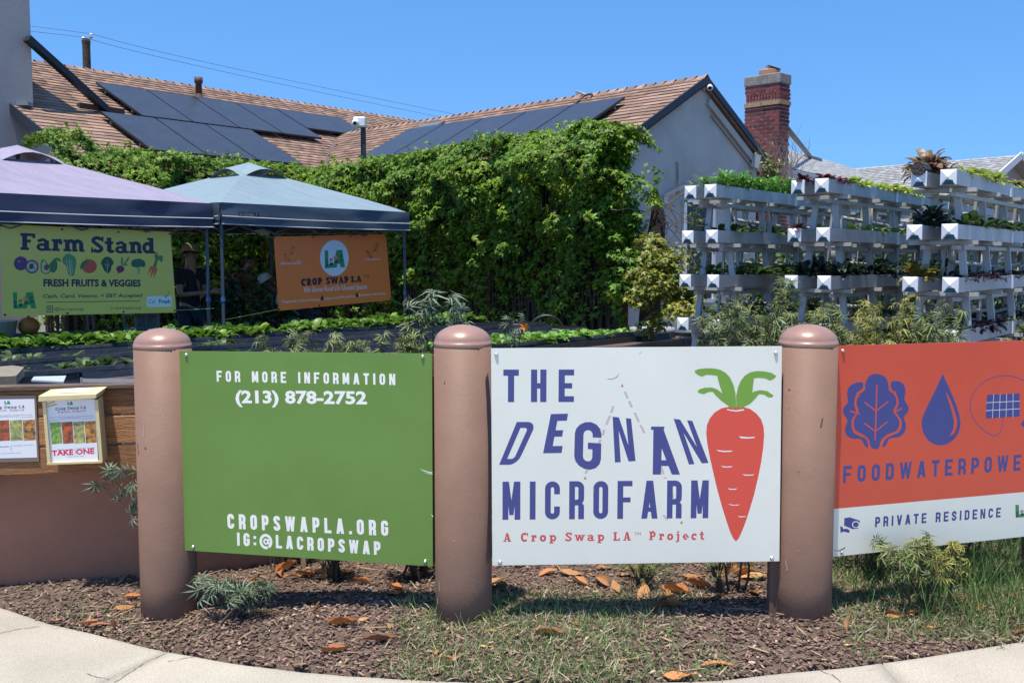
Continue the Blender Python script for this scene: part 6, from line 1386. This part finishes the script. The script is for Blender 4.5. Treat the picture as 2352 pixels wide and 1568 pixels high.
obj('stand', MB().beam((hs_.x, hs_.y+.06, 0), (hs_.x, hs_.y+.06, .6), .06, .04, up=(0, 1, 0)), darkwood, t)

# ================================================================ marigold-like shrubs with narrow leaves
slm = mat('narrow_leaf', (.145, .185, .05), .45, island=.4, hue=.03, trans=.3, spec=.6); sly = mat('narrow_leaf_yellow', (.28, .27, .05), .5, island=.4, hue=.04, trans=.3); slg = mat('narrow_leaf_grey', (.085, .125, .065), .5, island=.35, hue=.02, trans=.2, spec=.7)
stemm = mat('shrub_stem', (.07, .05, .035), .8)
def narrow_shrub(name, label, base, z1, spread, stems, m, leafsz=(.05, .10), z0=None, per=9, tmpl=PALM, cat='shrub', lean=(0, 0), first=.25, stemr=.006):
    bx_, by_ = base; z0 = near_z(bx_, by_) if z0 is None else z0; t = thing(name, label, cat, (bx_, by_, z0)); mb = MB(); pos, nr = [], []
    for i in range(stems):
        an = random.uniform(0, 6.28); r = spread*math.sqrt(random.random()); top = Vector((bx_+math.cos(an)*r+lean[0], by_+math.sin(an)*r*.6+lean[1], z0+(z1-z0)*random.uniform(.78, 1.0))); a = Vector((bx_+random.gauss(0, .03), by_+random.gauss(0, .03), z0)); mid = (a+top)/2+Vector((random.gauss(0, .04), random.gauss(0, .04), .05))
        pts = [a*(1-f)**2+mid*2*f*(1-f)+top*f*f for f in [k/8 for k in range(9)]]; mb.tube(pts, [stemr*(1.2-k/9) for k in range(9)], 5, False)
        for k in range(per*3):
            f = first+(1-first)*random.random()**.7; p = a*(1-f)**2+mid*2*f*(1-f)+top*f*f; th = random.uniform(0, 6.28); o_ = Vector((math.cos(th), math.sin(th), random.uniform(.0, .6))); L_ = random.uniform(.02, .09)*(1.3-f); q = p+o_*L_
            mb.tube([p, q], .0018, 3, False); pos.append(tuple(q)); nr.append((o_.x*.5+random.gauss(0, .35), o_.y*.5-.15+random.gauss(0, .35), .8+random.gauss(0, .3)))
    obj('stems', mb, stemm, t)['kind'] = 'stuff'
    N_ = len(pos); tag(link('foliage', cloud_mesh('foliage', *tmpl, np.array(pos), rotm(np.array(nr), rng.uniform(0, 6.28, N_)), rng.uniform(leafsz[0], leafsz[1], N_), m), t), kind='stuff'); return t
random.seed(8)
def bp(x, Y): return (at(x, 800, Y).x, Y)
def zt(y, Y): return at(1176, y, Y).z
narrow_shrub('narrow_leaf_shrub', 'tall loose shrub with drooping narrow leaves rising behind the middle post', bp(1038, 4.95), zt(632, 4.95), .13, 7, slg, (.06, .11), per=7, first=.45)
narrow_shrub('narrow_leaf_shrub', 'narrow-leaved shoot left of the tall one, behind the green sign top', bp(945, 5.0), zt(670, 5.0), .10, 5, slg, (.05, .1), per=6, first=.5)
sh_ = narrow_shrub('narrow_leaf_shrub', 'small dark shrub with one orange flower right of the middle post', bp(1185, 4.9), zt(705, 4.9), .09, 6, slg, (.035, .065), per=8, first=.5)
fp = at(1205, 750, 4.82); mb = MB()
for k in range(7): a = k*.9; v = Vector((math.cos(a), -.3, math.sin(a)))*.016; mb.add([fp, fp+v+Vector((-.006, 0, .006)), fp+v*1.35, fp+v+Vector((.006, 0, -.006))], [(0, 1, 2, 3)])
obj('flower', mb, mat('orange_petal', (.8, .25, .01), .5), sh_)
for x, ty, Y, sp_, n_, lb in ((640, 756, 5.05, .18, 7, 'low narrow-leaved shrub over the left part of the green sign'), (750, 742, 5.1, .2, 8, 'low narrow-leaved shrub over the middle of the green sign'), (860, 752, 5.0, .18, 8, 'low narrow-leaved shrub left of the tall shoots'), (990, 735, 4.9, .12, 8, 'dense dark shrub right behind the middle post')):
    narrow_shrub('narrow_leaf_shrub', lb, bp(x, Y), zt(ty, Y), sp_*1.5, n_*2, slm, (.035, .075), per=9, first=.6, stemr=.004)
for x, ty, Y, sp_, n_, lb, m_ in ((1700, 665, 5.0, .14, 13, 'narrow-leaved shrub over the top right of the white sign', slm), (1790, 640, 5.2, .16, 14, 'feathery tall shrub with fine leaves left of the right post', slm), (1880, 680, 5.05, .16, 14, 'narrow-leaved shrub right behind the right post', slm), (1985, 680, 5.1, .16, 14, 'yellow-tipped narrow-leaved shrub over the lettuce icon', sly),
                            (2075, 668, 5.15, .16, 14, 'bushy narrow-leaved shrub over the water drop icon', slm), (2150, 700, 5.0, .13, 10, 'smaller narrow-leaved shrub right of the bushy ones', slm), (2345, 745, 5.1, .08, 4, 'thin shoot above the red sign at the right edge', sly)):
    narrow_shrub('narrow_leaf_shrub', lb, bp(x, Y), zt(ty, Y), sp_*1.6, int(n_*1.4), m_, (.03, .07), per=14, first=.55, stemr=.004)
# plants below and beside the signs
g1 = gndz(2085, 1420); narrow_shrub('narrow_leaf_shrub', 'leafy green shrub poking up before the white strip of the red sign', (g1.x, 4.22), .385, .13, 5, slm, (.04, .08), per=6, first=.3, lean=(-.05, 0))
g1 = gndz(2200, 1400); narrow_shrub('narrow_leaf_shrub', 'yellow-green leafy shrub under the red sign, right of the greener one', (g1.x-.15, 4.24), .36, .10, 5, sly, (.035, .065), per=6, first=.3)
narrow_shrub('narrow_leaf_shrub', 'shaded shrub growing under the red sign panel', (1.75, 4.75), .5, .3, 12, slm, (.05, .09), per=8)
narrow_shrub('narrow_leaf_shrub', 'thin shaded shrub behind the red sign at the right edge', (2.2, 4.9), .6, .3, 10, slm, (.05, .09), per=7)
narrow_shrub('curled_leaf_weed', 'grey-green weed with curled leaves on the mulch right of the left post', (gndz(560, 1420).x, 4.32), .15, .22, 7, slg, (.05, .08), per=5, tmpl=PALM, cat='weed', first=.3)
narrow_shrub('curled_leaf_weed', 'tangled weed in the shade under the green sign', (-.85, 4.75), .32, .28, 9, slg, (.04, .07), per=6, cat='weed')
narrow_shrub('curled_leaf_weed', 'dark tangled growth under the green sign beside the middle post', (-.45, 4.7), .38, .22, 12, slm, (.03, .06), per=9, cat='weed')
narrow_shrub('curled_leaf_weed', 'low dark weed in the shade under the right half of the white sign', (.62, 4.55), .2, .25, 8, slm, (.02, .04), per=6, cat='weed')
narrow_shrub('curled_leaf_weed', 'tuft of weeds at the back post beside the right round post', (1.0, 4.5), .3, .14, 8, slm, (.03, .05), per=6, cat='weed')
wb = at(316, 1110, 4.72); t = thing('hanging_shoot', 'dark narrow-leaved shoot hanging from behind the left post over the wall', 'shrub', wb); mb = MB(); pos = []; nr = []
for pl in ([(325, 1085), (290, 1078), (255, 1095), (225, 1108), (208, 1125)], [(325, 1110), (300, 1112), (280, 1130), (275, 1150)], [(325, 1140), (310, 1150), (298, 1175), (305, 1195)], [(290, 1080), (262, 1078), (250, 1080)]):
    P = [at(x, y, 4.72+random.uniform(-.04, .04)) for x, y in pl]; mb.tube(P, .003, 4, False)
    for a, b in zip(P, P[1:]):
        for f in (.3, .8): pos.append(tuple(a+(b-a)*f)); nr.append((random.gauss(0, .5), -1, random.gauss(.5, .3)))
obj('stems', mb, stemm, t); N_ = len(pos); link('foliage', cloud_mesh('foliage', *PALM, np.array(pos), rotm(np.array(nr), rng.uniform(0, 6.28, N_)), rng.uniform(.06, .09, N_), slg), t)['kind'] = 'stuff'
# tall grass at the right edge and seed stalks
N_ = 2800; xx = rng.uniform(1.5, 3.2, N_); yy = rng.uniform(4.0, 5.2, N_); keep = xx+(yy-4)*.1 > 1.75+rng.normal(size=N_)*.15; xx, yy = xx[keep], yy[keep]; N_ = len(xx)
tag(link('tall_grass', cloud_mesh('tall_grass', *BLADE, np.array([(x, y, near_z(x, y)) for x, y in zip(xx, yy)]), rotm(randn(N_)*.35+[0, 0, 1], rng.uniform(0, 6.28, N_)), np.stack([np.full(N_, .14), rng.uniform(.1, .26, N_), rng.uniform(.12, .3, N_)], 1), mat('grass_tall', (.09, .16, .035), .55, island=.4, hue=.03, trans=.25))), kind='stuff')

# ================================================================ fallen leaves
lf = [mat('dry_leaf_'+n, c, .6, col2=c2, scale=22, objr=.25, trans=.12, bump=.2) for n, c, c2 in (('tan', (.46, .24, .10), (.38, .17, .06)), ('orange', (.50, .205, .065), (.36, .13, .045)), ('brown', (.27, .115, .06), (.17, .07, .04)), ('straw', (.55, .42, .18), (.48, .33, .12)))]
LEAFM = []
for v in range(5):
    r_ = random.Random(v); mb = MB(); n, m_ = 14, 4; curl = (.3, .8, 1.6, .1, 2.1)[v]; bendv = (.25, -.2, .4, .12, .5)[v]
    for i in range(n+1):
        f = i/n; wd = (.17, .2, .2, .18, .16)[v]*math.sin(math.pi*(f*.94+.03)**.85)**1.0*(1+.1*r_.uniform(-1, 1)); 
        for j in range(m_+1):
            g = j/m_*2-1; y = g*wd; z = abs(g)**1.6*wd*curl+bendv*(f-.5)**2*.8+.02*r_.uniform(-1, 1)+.05*math.sin(f*7+v*2)*g; mb.v.append((f-.5, y*(1-.25*curl*abs(g)*.5)+.05*math.sin(f*3+v), z))
    for i in range(n):
        for j in range(m_): a = i*(m_+1)+j; mb.f.append((a, a+m_+1, a+m_+2, a+1))
    LEAFM.append(mb)
LEAFD = {}
def fallen(x, y, size, mi, label=None, group=None, v=None, rz=None, tilt=.15, lift=.0):
    v = random.randrange(5) if v is None else v; key = (v, mi)
    if key not in LEAFD: LEAFD[key] = LEAFM[v].mesh('dry_leaf', lf[mi], True)
    p = gndz(x, y); 
    for _ in range(3): p = gnd(x, y, surf_z(p.x, p.y) if p.y > kerb_y(p.x) else gz(p.x, p.y))
    o = link('dry_leaf', LEAFD[key]); o.location = (p.x, p.y, p.z+.014+lift); o.scale = (size, size, size*random.uniform(.45, .85)); o.rotation_euler = (random.gauss(0, tilt), random.gauss(0, tilt), random.uniform(0, 6.28) if rz is None else rz)
    return tag(o, label, 'leaf', group)
a_ = lambda x, y: (x*.3472, 1225+y*.3472); b_ = lambda x, y: (735+x*.3472, 1225+y*.3472); c__ = lambda x, y: (1535+x*.3472, 1225+y*.3472)
UL = [(a_(840, 500), .15, 0, 'large tan curled leaf leaning on the mulch left of the left post', 3, .75), (a_(880, 440), .12, 1, 'orange curled leaf just behind the large tan leaf by the left post', 2, .6), (a_(395, 585), .045, 0, 'tiny tan leaf at the pavement edge far left', 3, 0), (a_(600, 612), .11, 1, 'rusty curled leaf near the pavement, left of the left post', 2, .5),
      (a_(665, 622), .11, 2, 'dark brown curled leaf in the cluster left of the left post', 1, .5), (a_(740, 645), .07, 2, 'upright brown leaf at the right end of the cluster by the pavement', 4, 1.3), (a_(2100, 545), .07, 1, 'small reddish leaf standing alone right of the left post', 2, 1.2), (a_(2265, 615), .14, 1, 'long orange rolled leaf at the left border of the grass', 4, .1),
      (a_(2220, 798), .13, 1, 'bright orange rolled leaf at the pavement left of the grass', 2, .15), (c__(330, 888), .14, 1, 'big orange leaf tented on the mulch edge near the right post', 1, .1), (c__(75, 955), .15, 1, 'orange leaf lying on the pavement at the lower edge of the photo', 3, .0), (c__(1195, 655), .11, 0, 'tan leaf with a notched tip upright right of the right post', 1, 1.4),
      (c__(375, 330), .17, 0, 'big glossy brown leaf standing under the right end of the white sign', 1, 1.45), (c__(170, 295), .15, 0, 'broad tan leaf with jagged edge under the white sign', 3, .3), (c__(245, 255), .17, 0, 'tall folded tan leaf leaning up to the white sign', 1, 1.3), (c__(1765, 640), .09, 1, 'small flat orange leaf on the mulch under the red sign', 0, 0),
      (b_(1520, 680), .16, 0, 'long tan rolled leaf in the grass below the white sign', 4, -.25), (b_(1690, 275), .19, 0, 'long ochre leaf lying flat under the middle of the white sign', 3, .1), (b_(1900, 238), .13, 1, 'orange-tan leaf right under the lower edge of the white sign', 3, .2), (b_(2045, 288), .15, 0, 'pointed ochre leaf under the white sign, right of the orange-tan one', 3, -.3),
      (b_(2180, 318), .12, 2, 'dark brown upright leaf under the white sign', 4, 1.4), (b_(1095, 768), .055, 3, 'pale straw leaf in the grass right below the middle post', 0, 0), (b_(398, 722), .17, 2, 'long brown leaf in the grass left of the middle post', 4, .1), (c__(1190, 757), .04, 3, 'small pale leaf on the mulch right of the right post', 0, 0), (a_(1750, 540), .08, 3, 'yellow curled leaf under the grey-green weed', 2, 0)]
random.seed(4)
for (xy, sz, mi, lb, v, rz) in UL: fallen(*xy, sz*.85, mi, lb, None, v, rz if rz < 1 else random.uniform(0, 3), tilt=.1 if rz < 1 else .9, lift=.0 if rz < 1 else sz*.3)
for xy in (b_(295, 580), b_(165, 612), b_(455, 630), b_(770, 805), b_(830, 850), b_(1130, 672), b_(1700, 618), b_(905, 845)): fallen(*xy, random.uniform(.05, .09), random.choice((0, 1, 3)), 'small dry leaf lodged in the grass in front of the middle post', 'small dry leaves in the front grass')
for xy in (b_(1510, 272), b_(2085, 236), b_(1870, 342), b_(1720, 342), b_(1960, 368), b_(2130, 408), b_(2290, 392), b_(2300, 447), b_(2260, 502), c__(200, 362), c__(40, 402), c__(280, 437), c__(20, 502), c__(495, 287), c__(570, 402), c__(545, 302), b_(1180, 380), b_(1150, 330)): fallen(*xy, random.uniform(.1, .16), random.choice((0, 0, 1, 2)), 'dry tan leaf in the leaf litter under the white sign', 'leaf litter under the white sign')
for xy in (a_(1900, 242), a_(1850, 272), a_(1940, 300), a_(2030, 290), a_(1700, 330), a_(2110, 250), b_(490, 405), b_(270, 340), b_(500, 380), b_(180, 260), b_(60, 300)): fallen(*xy, random.uniform(.09, .14), random.choice((0, 1, 1, 2)), 'dry orange leaf in the shade under the green sign', 'leaf litter under the green sign')
for xy in (c__(1750, 540), c__(1520, 562), c__(1640, 547), c__(1960, 462), c__(2050, 512), c__(2280, 452), c__(1470, 550), c__(2310, 672), c__(1330, 440), c__(1420, 440)): fallen(*xy, random.uniform(.07, .12), random.choice((0, 1, 1, 2)), 'dry leaf in the grass under the red sign', 'leaf litter under the red sign')
p = gndz(696, 1318); t = thing('garden_stake', 'short broken wooden stake standing under the green sign', 'stake', p); obj('stake', MB().beam((p.x, p.y, p.z-.05), (p.x+.01, p.y, p.z+.22), .025, .02, up=(0, 1, 0)), tw, t)

for g_n, what in (('small dry leaves in the front grass', 'small dry leaf from the left in the front grass'), ('leaf litter under the white sign', 'dry tan leaf from the left in the litter under the white sign'), ('leaf litter under the green sign', 'dry orange leaf from the left in the litter under the green sign'), ('leaf litter under the red sign', 'dry leaf from the left in the grass under the red sign')):
    for i, o in enumerate(sorted([o for o in COL if o.get('group') == g_n], key=lambda o: picx(o.location)[0])): o['label'] = f'{nth(i+1)} {what}'
# ================================================================ farm stand under the canopies
bc_ = (at(0, 620, yL)+at(392, 620, yR))/2; dB = Vector((.654, .757, 0)).normalized(); inn = Vector((-.757, .654, 0)).normalized()
tc_ = Vector((bc_.x, bc_.y, 0))+inn*.55
t = thing('market_table', 'folding table under a black cloth behind the yellow banner', 'table', tc_)
obj('table_top', MB().obox(tc_-dB*1.2-inn*.38+ZZv*.72, dB*2.4, inn*.76, ZZv*.035), mat('table_grey', (.3, .3, .3), .5), t)
mb = MB()
for k in range(40):
    a = tc_-dB*1.215+dB*2.43*k/40; b = tc_-dB*1.215+dB*2.43*(k+1)/40; w1 = .02*math.sin(k*1.3); w2 = .02*math.sin((k+1)*1.3)
    mb.add([a-inn*.39+ZZv*.76, b-inn*.39+ZZv*.76, b-inn*(.41+w2)+ZZv*.03, a-inn*(.41+w1)+ZZv*.03], [(0, 1, 2, 3)]); mb.add([a-inn*.39+ZZv*.76, b-inn*.39+ZZv*.76, b+inn*.39+ZZv*.76, a+inn*.39+ZZv*.76], [(0, 1, 2, 3)])
obj('cloth', mb, mat('black_cloth', (.012, .013, .016), .9), t)
for sx in (-1, 1):
    for sy in (-1, 1): q = tc_+dB*1.1*sx+inn*.3*sy; obj('leg', MB().tube([q, q+ZZv*.72], .014, 8), legm, t)
cr = tc_+dB*.78-inn*.15+ZZv*.765; t = thing('crate', 'grey plastic lattice crate standing on the table below the yellow banner', 'crate', cr); cm = mat('crate_grey', (.13, .14, .16), .6)
mb = MB(); w_, h_ = .30, .2; o0 = cr-dB*w_/2-inn*.13
for z0 in (0, h_-.025): mb.obox(o0+ZZv*z0, dB*w_, inn*.015, ZZv*.03); mb.obox(o0+inn*.25+ZZv*z0, dB*w_, inn*.015, ZZv*.03); mb.obox(o0+ZZv*z0, dB*.015, inn*.26, ZZv*.03); mb.obox(o0+dB*(w_-.015)+ZZv*z0, dB*.015, inn*.26, ZZv*.03)
for a in (0, w_-.03): mb.obox(o0+dB*a, dB*.03, inn*.02, ZZv*h_); mb.obox(o0+dB*a+inn*.25, dB*.03, inn*.02, ZZv*h_)
obj('rim', mb, cm, t); mb = MB()
for k in range(-3, 9): mb.beam(o0+dB*max(0, k*.035)+inn*.008+ZZv*max(.02, -k*.035), o0+dB*min(w_, k*.035+.17)+inn*.008+ZZv*min(h_, .17+.0), .006, .006, up=inn); mb.beam(o0+dB*min(w_, k*.035+.17)+inn*.012+ZZv*.02, o0+dB*max(0, k*.035)+inn*.012+ZZv*.18, .006, .006, up=inn)
obj('lattice', mb, cm, t); obj('base', MB().obox(o0+ZZv*.0, dB*w_, inn*.25, ZZv*.01), cm, t)
bk = tc_-dB*.72-inn*.1+ZZv*.765; t = thing('bucket', 'white bucket on the table below the yellow banner', 'bucket', bk); obj('pail', MB().lathe(bk, [(.09, 0), (.12, .16), (.125, .16), (.125, .17), (.112, .17), (.1, .05)], 20), mat('pail_white', (.55, .53, .5), .5), t, True)
sq = bk+dB*.24+ZZv*.0; t = thing('squash', 'orange squash lying beside the white bucket under the banner', 'squash', sq); mb = MB()
for i in range(9):
    for j in range(20):
        pass
prof = [(.11*math.sin(math.pi*(i+.5)/10), .10-.095*math.cos(math.pi*(i+.5)/10)) for i in range(10)]; obj('fruit', MB().lathe(sq, prof, 20), mat('squash_orange', (.45, .19, .05), .5), t, True); obj('stalk', MB().tube([sq+ZZv*.19, sq+ZZv*.24+dB*.01], .012, 6), stemm, t)
# second display: crates of greens behind the orange banner
tc2 = Vector((-3.35, 13.6, 0)); t = thing('market_table', 'low display table with bunches of greens behind the orange banner', 'table', tc2); obj('table_top', MB().obox(tc2-dB*1.0-inn*.3+ZZv*.7, dB*2.0, inn*.6, ZZv*.04), MATS['table_grey'], t)
for sx in (-1, 1):
    for sy in (-1, 1): q = tc2+dB*.9*sx+inn*.25*sy; obj('leg', MB().tube([q, q+ZZv*.7], .016, 8), legm, t)
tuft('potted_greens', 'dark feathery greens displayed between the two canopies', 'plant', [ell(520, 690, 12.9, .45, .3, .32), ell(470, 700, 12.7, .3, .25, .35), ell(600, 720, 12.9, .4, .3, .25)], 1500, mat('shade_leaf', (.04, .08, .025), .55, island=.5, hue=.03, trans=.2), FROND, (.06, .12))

# ================================================================ people
def skin(name, V, E, Rr, m, parent, root=0, sub=2):
    me = bpy.data.meshes.new(name+'_k'); me.from_pydata([tuple(v) for v in V], E, []); o = bpy.data.objects.new(name+'_k', me); COL.link(o)
    o.modifiers.new('s', 'SKIN'); 
    for i, sv in enumerate(me.skin_vertices[0].data): r = Rr[i]; sv.radius = (r, r) if not isinstance(r, tuple) else r; sv.use_root = (i == root)
    ss = o.modifiers.new('d', 'SUBSURF'); ss.levels = sub; ss.render_levels = sub
    bpy.context.view_layer.update(); out_ = bpy.data.meshes.new_from_object(o.evaluated_get(bpy.context.evaluated_depsgraph_get())); bpy.data.objects.remove(o); bpy.data.meshes.remove(me)
    out_.name = name; out_.materials.clear(); out_.materials.append(m); out_.shade_smooth(); return link(name, out_, parent)
def person(label, base, face, joints, skinm, shirtm, pantm, sleeve=True, hat=None, hairm=None):
    """joints: local (right, forward, up) metres; face: heading"""
    fwd = Vector((math.cos(face), math.sin(face), 0)); rt = Vector((fwd.y, -fwd.x, 0)); B_ = Vector(base)
    W = lambda q: B_+rt*q[0]+fwd*q[1]+ZZv*q[2]
    J = dict(pelvis=(0, 0, .95), waist=(0, 0, 1.08), chest=(0, 0, 1.3), neck=(0, .01, 1.47), jaw=(0, .035, 1.56), crown=(0, .02, 1.68), shL=(-.17, 0, 1.42), shR=(.17, 0, 1.42), elL=(-.22, .05, 1.14), elR=(.22, .05, 1.14), wrL=(.05, .24, 1.13), wrR=(-.05, .26, 1.17), hpL=(-.09, 0, .9), hpR=(.09, 0, .9), knL=(-.1, .02, .49), knR=(.1, .03, .49), anL=(-.1, -.02, .09), anR=(.1, 0, .09), toL=(-.11, .15, .03), toR=(.11, .17, .03)); J.update(joints)
    t = thing('person', label, 'person', base)
    names = list(J); V = [W(J[n]) for n in names]; ix = {n: i for i, n in enumerate(names)}
    R_ = dict(pelvis=.125, waist=.11, chest=.13, neck=.052, jaw=.07, crown=.07, shL=.06, shR=.06, elL=.042, elR=.042, wrL=.028, wrR=.028, hpL=.085, hpR=.085, knL=.057, knR=.057, anL=.038, anR=.038, toL=.035, toR=.035)
    Ed = [('pelvis', 'waist'), ('waist', 'chest'), ('chest', 'neck'), ('neck', 'jaw'), ('jaw', 'crown'), ('chest', 'shL'), ('chest', 'shR'), ('shL', 'elL'), ('shR', 'elR'), ('elL', 'wrL'), ('elR', 'wrR'), ('pelvis', 'hpL'), ('pelvis', 'hpR'), ('hpL', 'knL'), ('hpR', 'knR'), ('knL', 'anL'), ('knR', 'anR'), ('anL', 'toL'), ('anR', 'toR')]
    E_ = [(ix[a], ix[b]) for a, b in Ed]; Rl = [R_[n] for n in names]
    for sd in 'LR':                       # palm and five fingers
        w_ = V[ix['wr'+sd]]; d = (w_-V[ix['el'+sd]]).normalized(); sdv = d.cross(ZZv).normalized()
        pm = len(V); V.append(w_+d*.07); Rl.append(.026); E_.append((ix['wr'+sd], pm))
        for k, (o_, L_) in enumerate(((-.03, .05), (-.012, .065), (.006, .07), (.024, .06))):
            a = len(V); V += [w_+d*.1+ZZv*(-o_), w_+d*(.1+L_)+ZZv*(-o_-.005)]; Rl += [.009, .0075]; E_ += [(pm, a), (a, a+1)]
        a = len(V); V += [w_+d*.06+ZZv*.035, w_+d*.10+ZZv*.05]; Rl += [.011, .009]; E_ += [(pm, a), (a, a+1)]
    skin('body', V, E_, Rl, skinm, t, ix['pelvis'])
    hc_ = (W(J['jaw'])+W(J['crown']))/2; hd = (W(J['crown'])-W(J['jaw'])).normalized(); hf = (fwd-hd*fwd.dot(hd)).normalized(); hr = hf.cross(hd)
    obj('nose', MB().tube([hc_+hf*.075+hd*.015, hc_+hf*.1-hd*.012, hc_+hf*.078-hd*.022], [.008, .014, .008], 8), skinm, t, True)
    for sg in (-1, 1): obj('eye', MB().tube([hc_+hf*.072+hr*.03*sg+hd*.022, hc_+hf*.082+hr*.03*sg+hd*.022], [.012, .008], 8), mat('eye_dark', (.02, .015, .015), .2), t); obj('ear', MB().tube([hc_+hr*.072*sg-hd*.02, hc_+hr*.085*sg-hf*.01, hc_+hr*.074*sg+hd*.03], [.01, .016, .01], 8), skinm, t, True)
    obj('mouth', MB().tube([hc_+hf*.078-hr*.022-hd*.045, hc_+hf*.084-hd*.045, hc_+hf*.078+hr*.022-hd*.045], .006, 6), mat('lip', (.2, .06, .05), .5), t)
    # clothes as their own shells over the body
    sn = ['waist', 'chest', 'shL', 'shR', 'pelvis']; sj = [W(J[n]) for n in sn]; se = [(4, 0), (0, 1), (1, 2), (1, 3)]; sr = [.128, .148, .078, .078, .14]
    sj.append(W(J['chest'])*.35+W(J['neck'])*.65); se.append((1, 5)); sr.append(.068)
    if sleeve:
        for s_, i in (('L', 2), ('R', 3)): sj.append(W(J['sh'+s_])*.35+W(J['el'+s_])*.65); se.append((i, len(sj)-1)); sr.append(.064)
    skin('shirt', sj, se, sr, shirtm, t, 4)
    pj = [W(J[n]) for n in ('pelvis', 'hpL', 'hpR', 'knL', 'knR')]+[W(J['anL'])+ZZv*.04, W(J['anR'])+ZZv*.04]; skin('trousers', pj, [(0, 1), (0, 2), (1, 3), (2, 4), (3, 5), (4, 6)], [.135, .1, .1, .075, .075, .06, .06], pantm, t, 0)
    for s_ in 'LR': skin('shoe', [W(J['an'+s_])-ZZv*.02, W(J['to'+s_])], [(0, 1)], [.05, .045], mat('shoe_dark', (.02, .02, .02), .6), t, 0, 1)
    if hairm: skin('hair', [hc_-hf*.02+hd*.05, hc_-hf*.055+hd*.0, hc_-hf*.06-hd*.06], [(0, 1), (1, 2)], [.085, .06, .045], hairm, t, 0)
    if hat:
        c = hc_+hd*.055; mb = MB(); n = 16; o = []
        for i, (r, z) in enumerate(((.097, 0), (.1, .03), (.088, .07), (.05, .1), (.005, .108))):
            o.append([c+(hr*math.cos(a)+hf*math.sin(a))*r+hd*z for a in [2*math.pi*k/n for k in range(n)]])
        for a, b in zip(o, o[1:]):
            for k in range(n): mb.add([a[k], a[(k+1) % n], b[(k+1) % n], b[k]], [(0, 1, 2, 3)])
        mb.prism([c+hf*.07+hr*.085, c+hf*.13+hr*.07-hd*.01, c+hf*.165-hd*.02, c+hf*.13-hr*.07-hd*.01, c+hf*.07-hr*.085], hd*.006); obj('cap', mb, hat, t)
    return t
sk1 = mat('skin_tan', (.28, .14, .09), .5); sk2 = mat('skin_brown', (.12, .055, .035), .5)
pA = at(434, 600, 12.4); person('standing person in black T-shirt and tan cap with folded arms beside the yellow banner', (pA.x, pA.y, 0), math.radians(-25), {}, sk1, mat('black_cotton', (.012, .012, .016), .9), mat('dark_denim', (.02, .024, .04), .9), True, mat('tan_cap', (.3, .2, .12), .8), mat('hair_dark', (.02, .013, .01), .7))
pB_ = at(526, 640, 13.7); person('person in dark purple sleeveless top leaning forward between the two canopies', (pB_.x, pB_.y, 0), math.radians(-10), dict(waist=(0, .05, 1.08), chest=(0, .15, 1.28), neck=(0, .25, 1.42), jaw=(0, .32, 1.49), crown=(0, .36, 1.6), shL=(-.17, .18, 1.38), shR=(.17, .18, 1.38), elL=(-.2, .25, 1.12), elR=(.2, .25, 1.12), wrL=(-.12, .42, .98), wrR=(.12, .42, .98)), sk1, mat('plum_cotton', (.05, .025, .06), .9), MATS['dark_denim'], False, None, mat('hair_dark', (.02, .013, .01), .7))
pC = at(694, 700, 13.1); person('person in white shirt and white cap bending down at the left of the orange banner', (pC.x, pC.y, 0), math.radians(190), dict(pelvis=(0, -.1, .86), waist=(0, 0, .95), chest=(0, .2, 1.08), neck=(0, .33, 1.16), jaw=(0, .4, 1.2), crown=(0, .46, 1.3), shL=(-.17, .24, 1.14), shR=(.17, .24, 1.14), elL=(-.2, .3, .88), elR=(.2, .3, .88), wrL=(-.1, .48, .82), wrR=(.1, .48, .82), hpL=(-.09, -.1, .82), hpR=(.09, -.1, .82)), sk2, mat('white_cotton', (.5, .5, .5), .9), MATS['dark_denim'], True, mat('white_cap', (.6, .58, .5), .8), None)
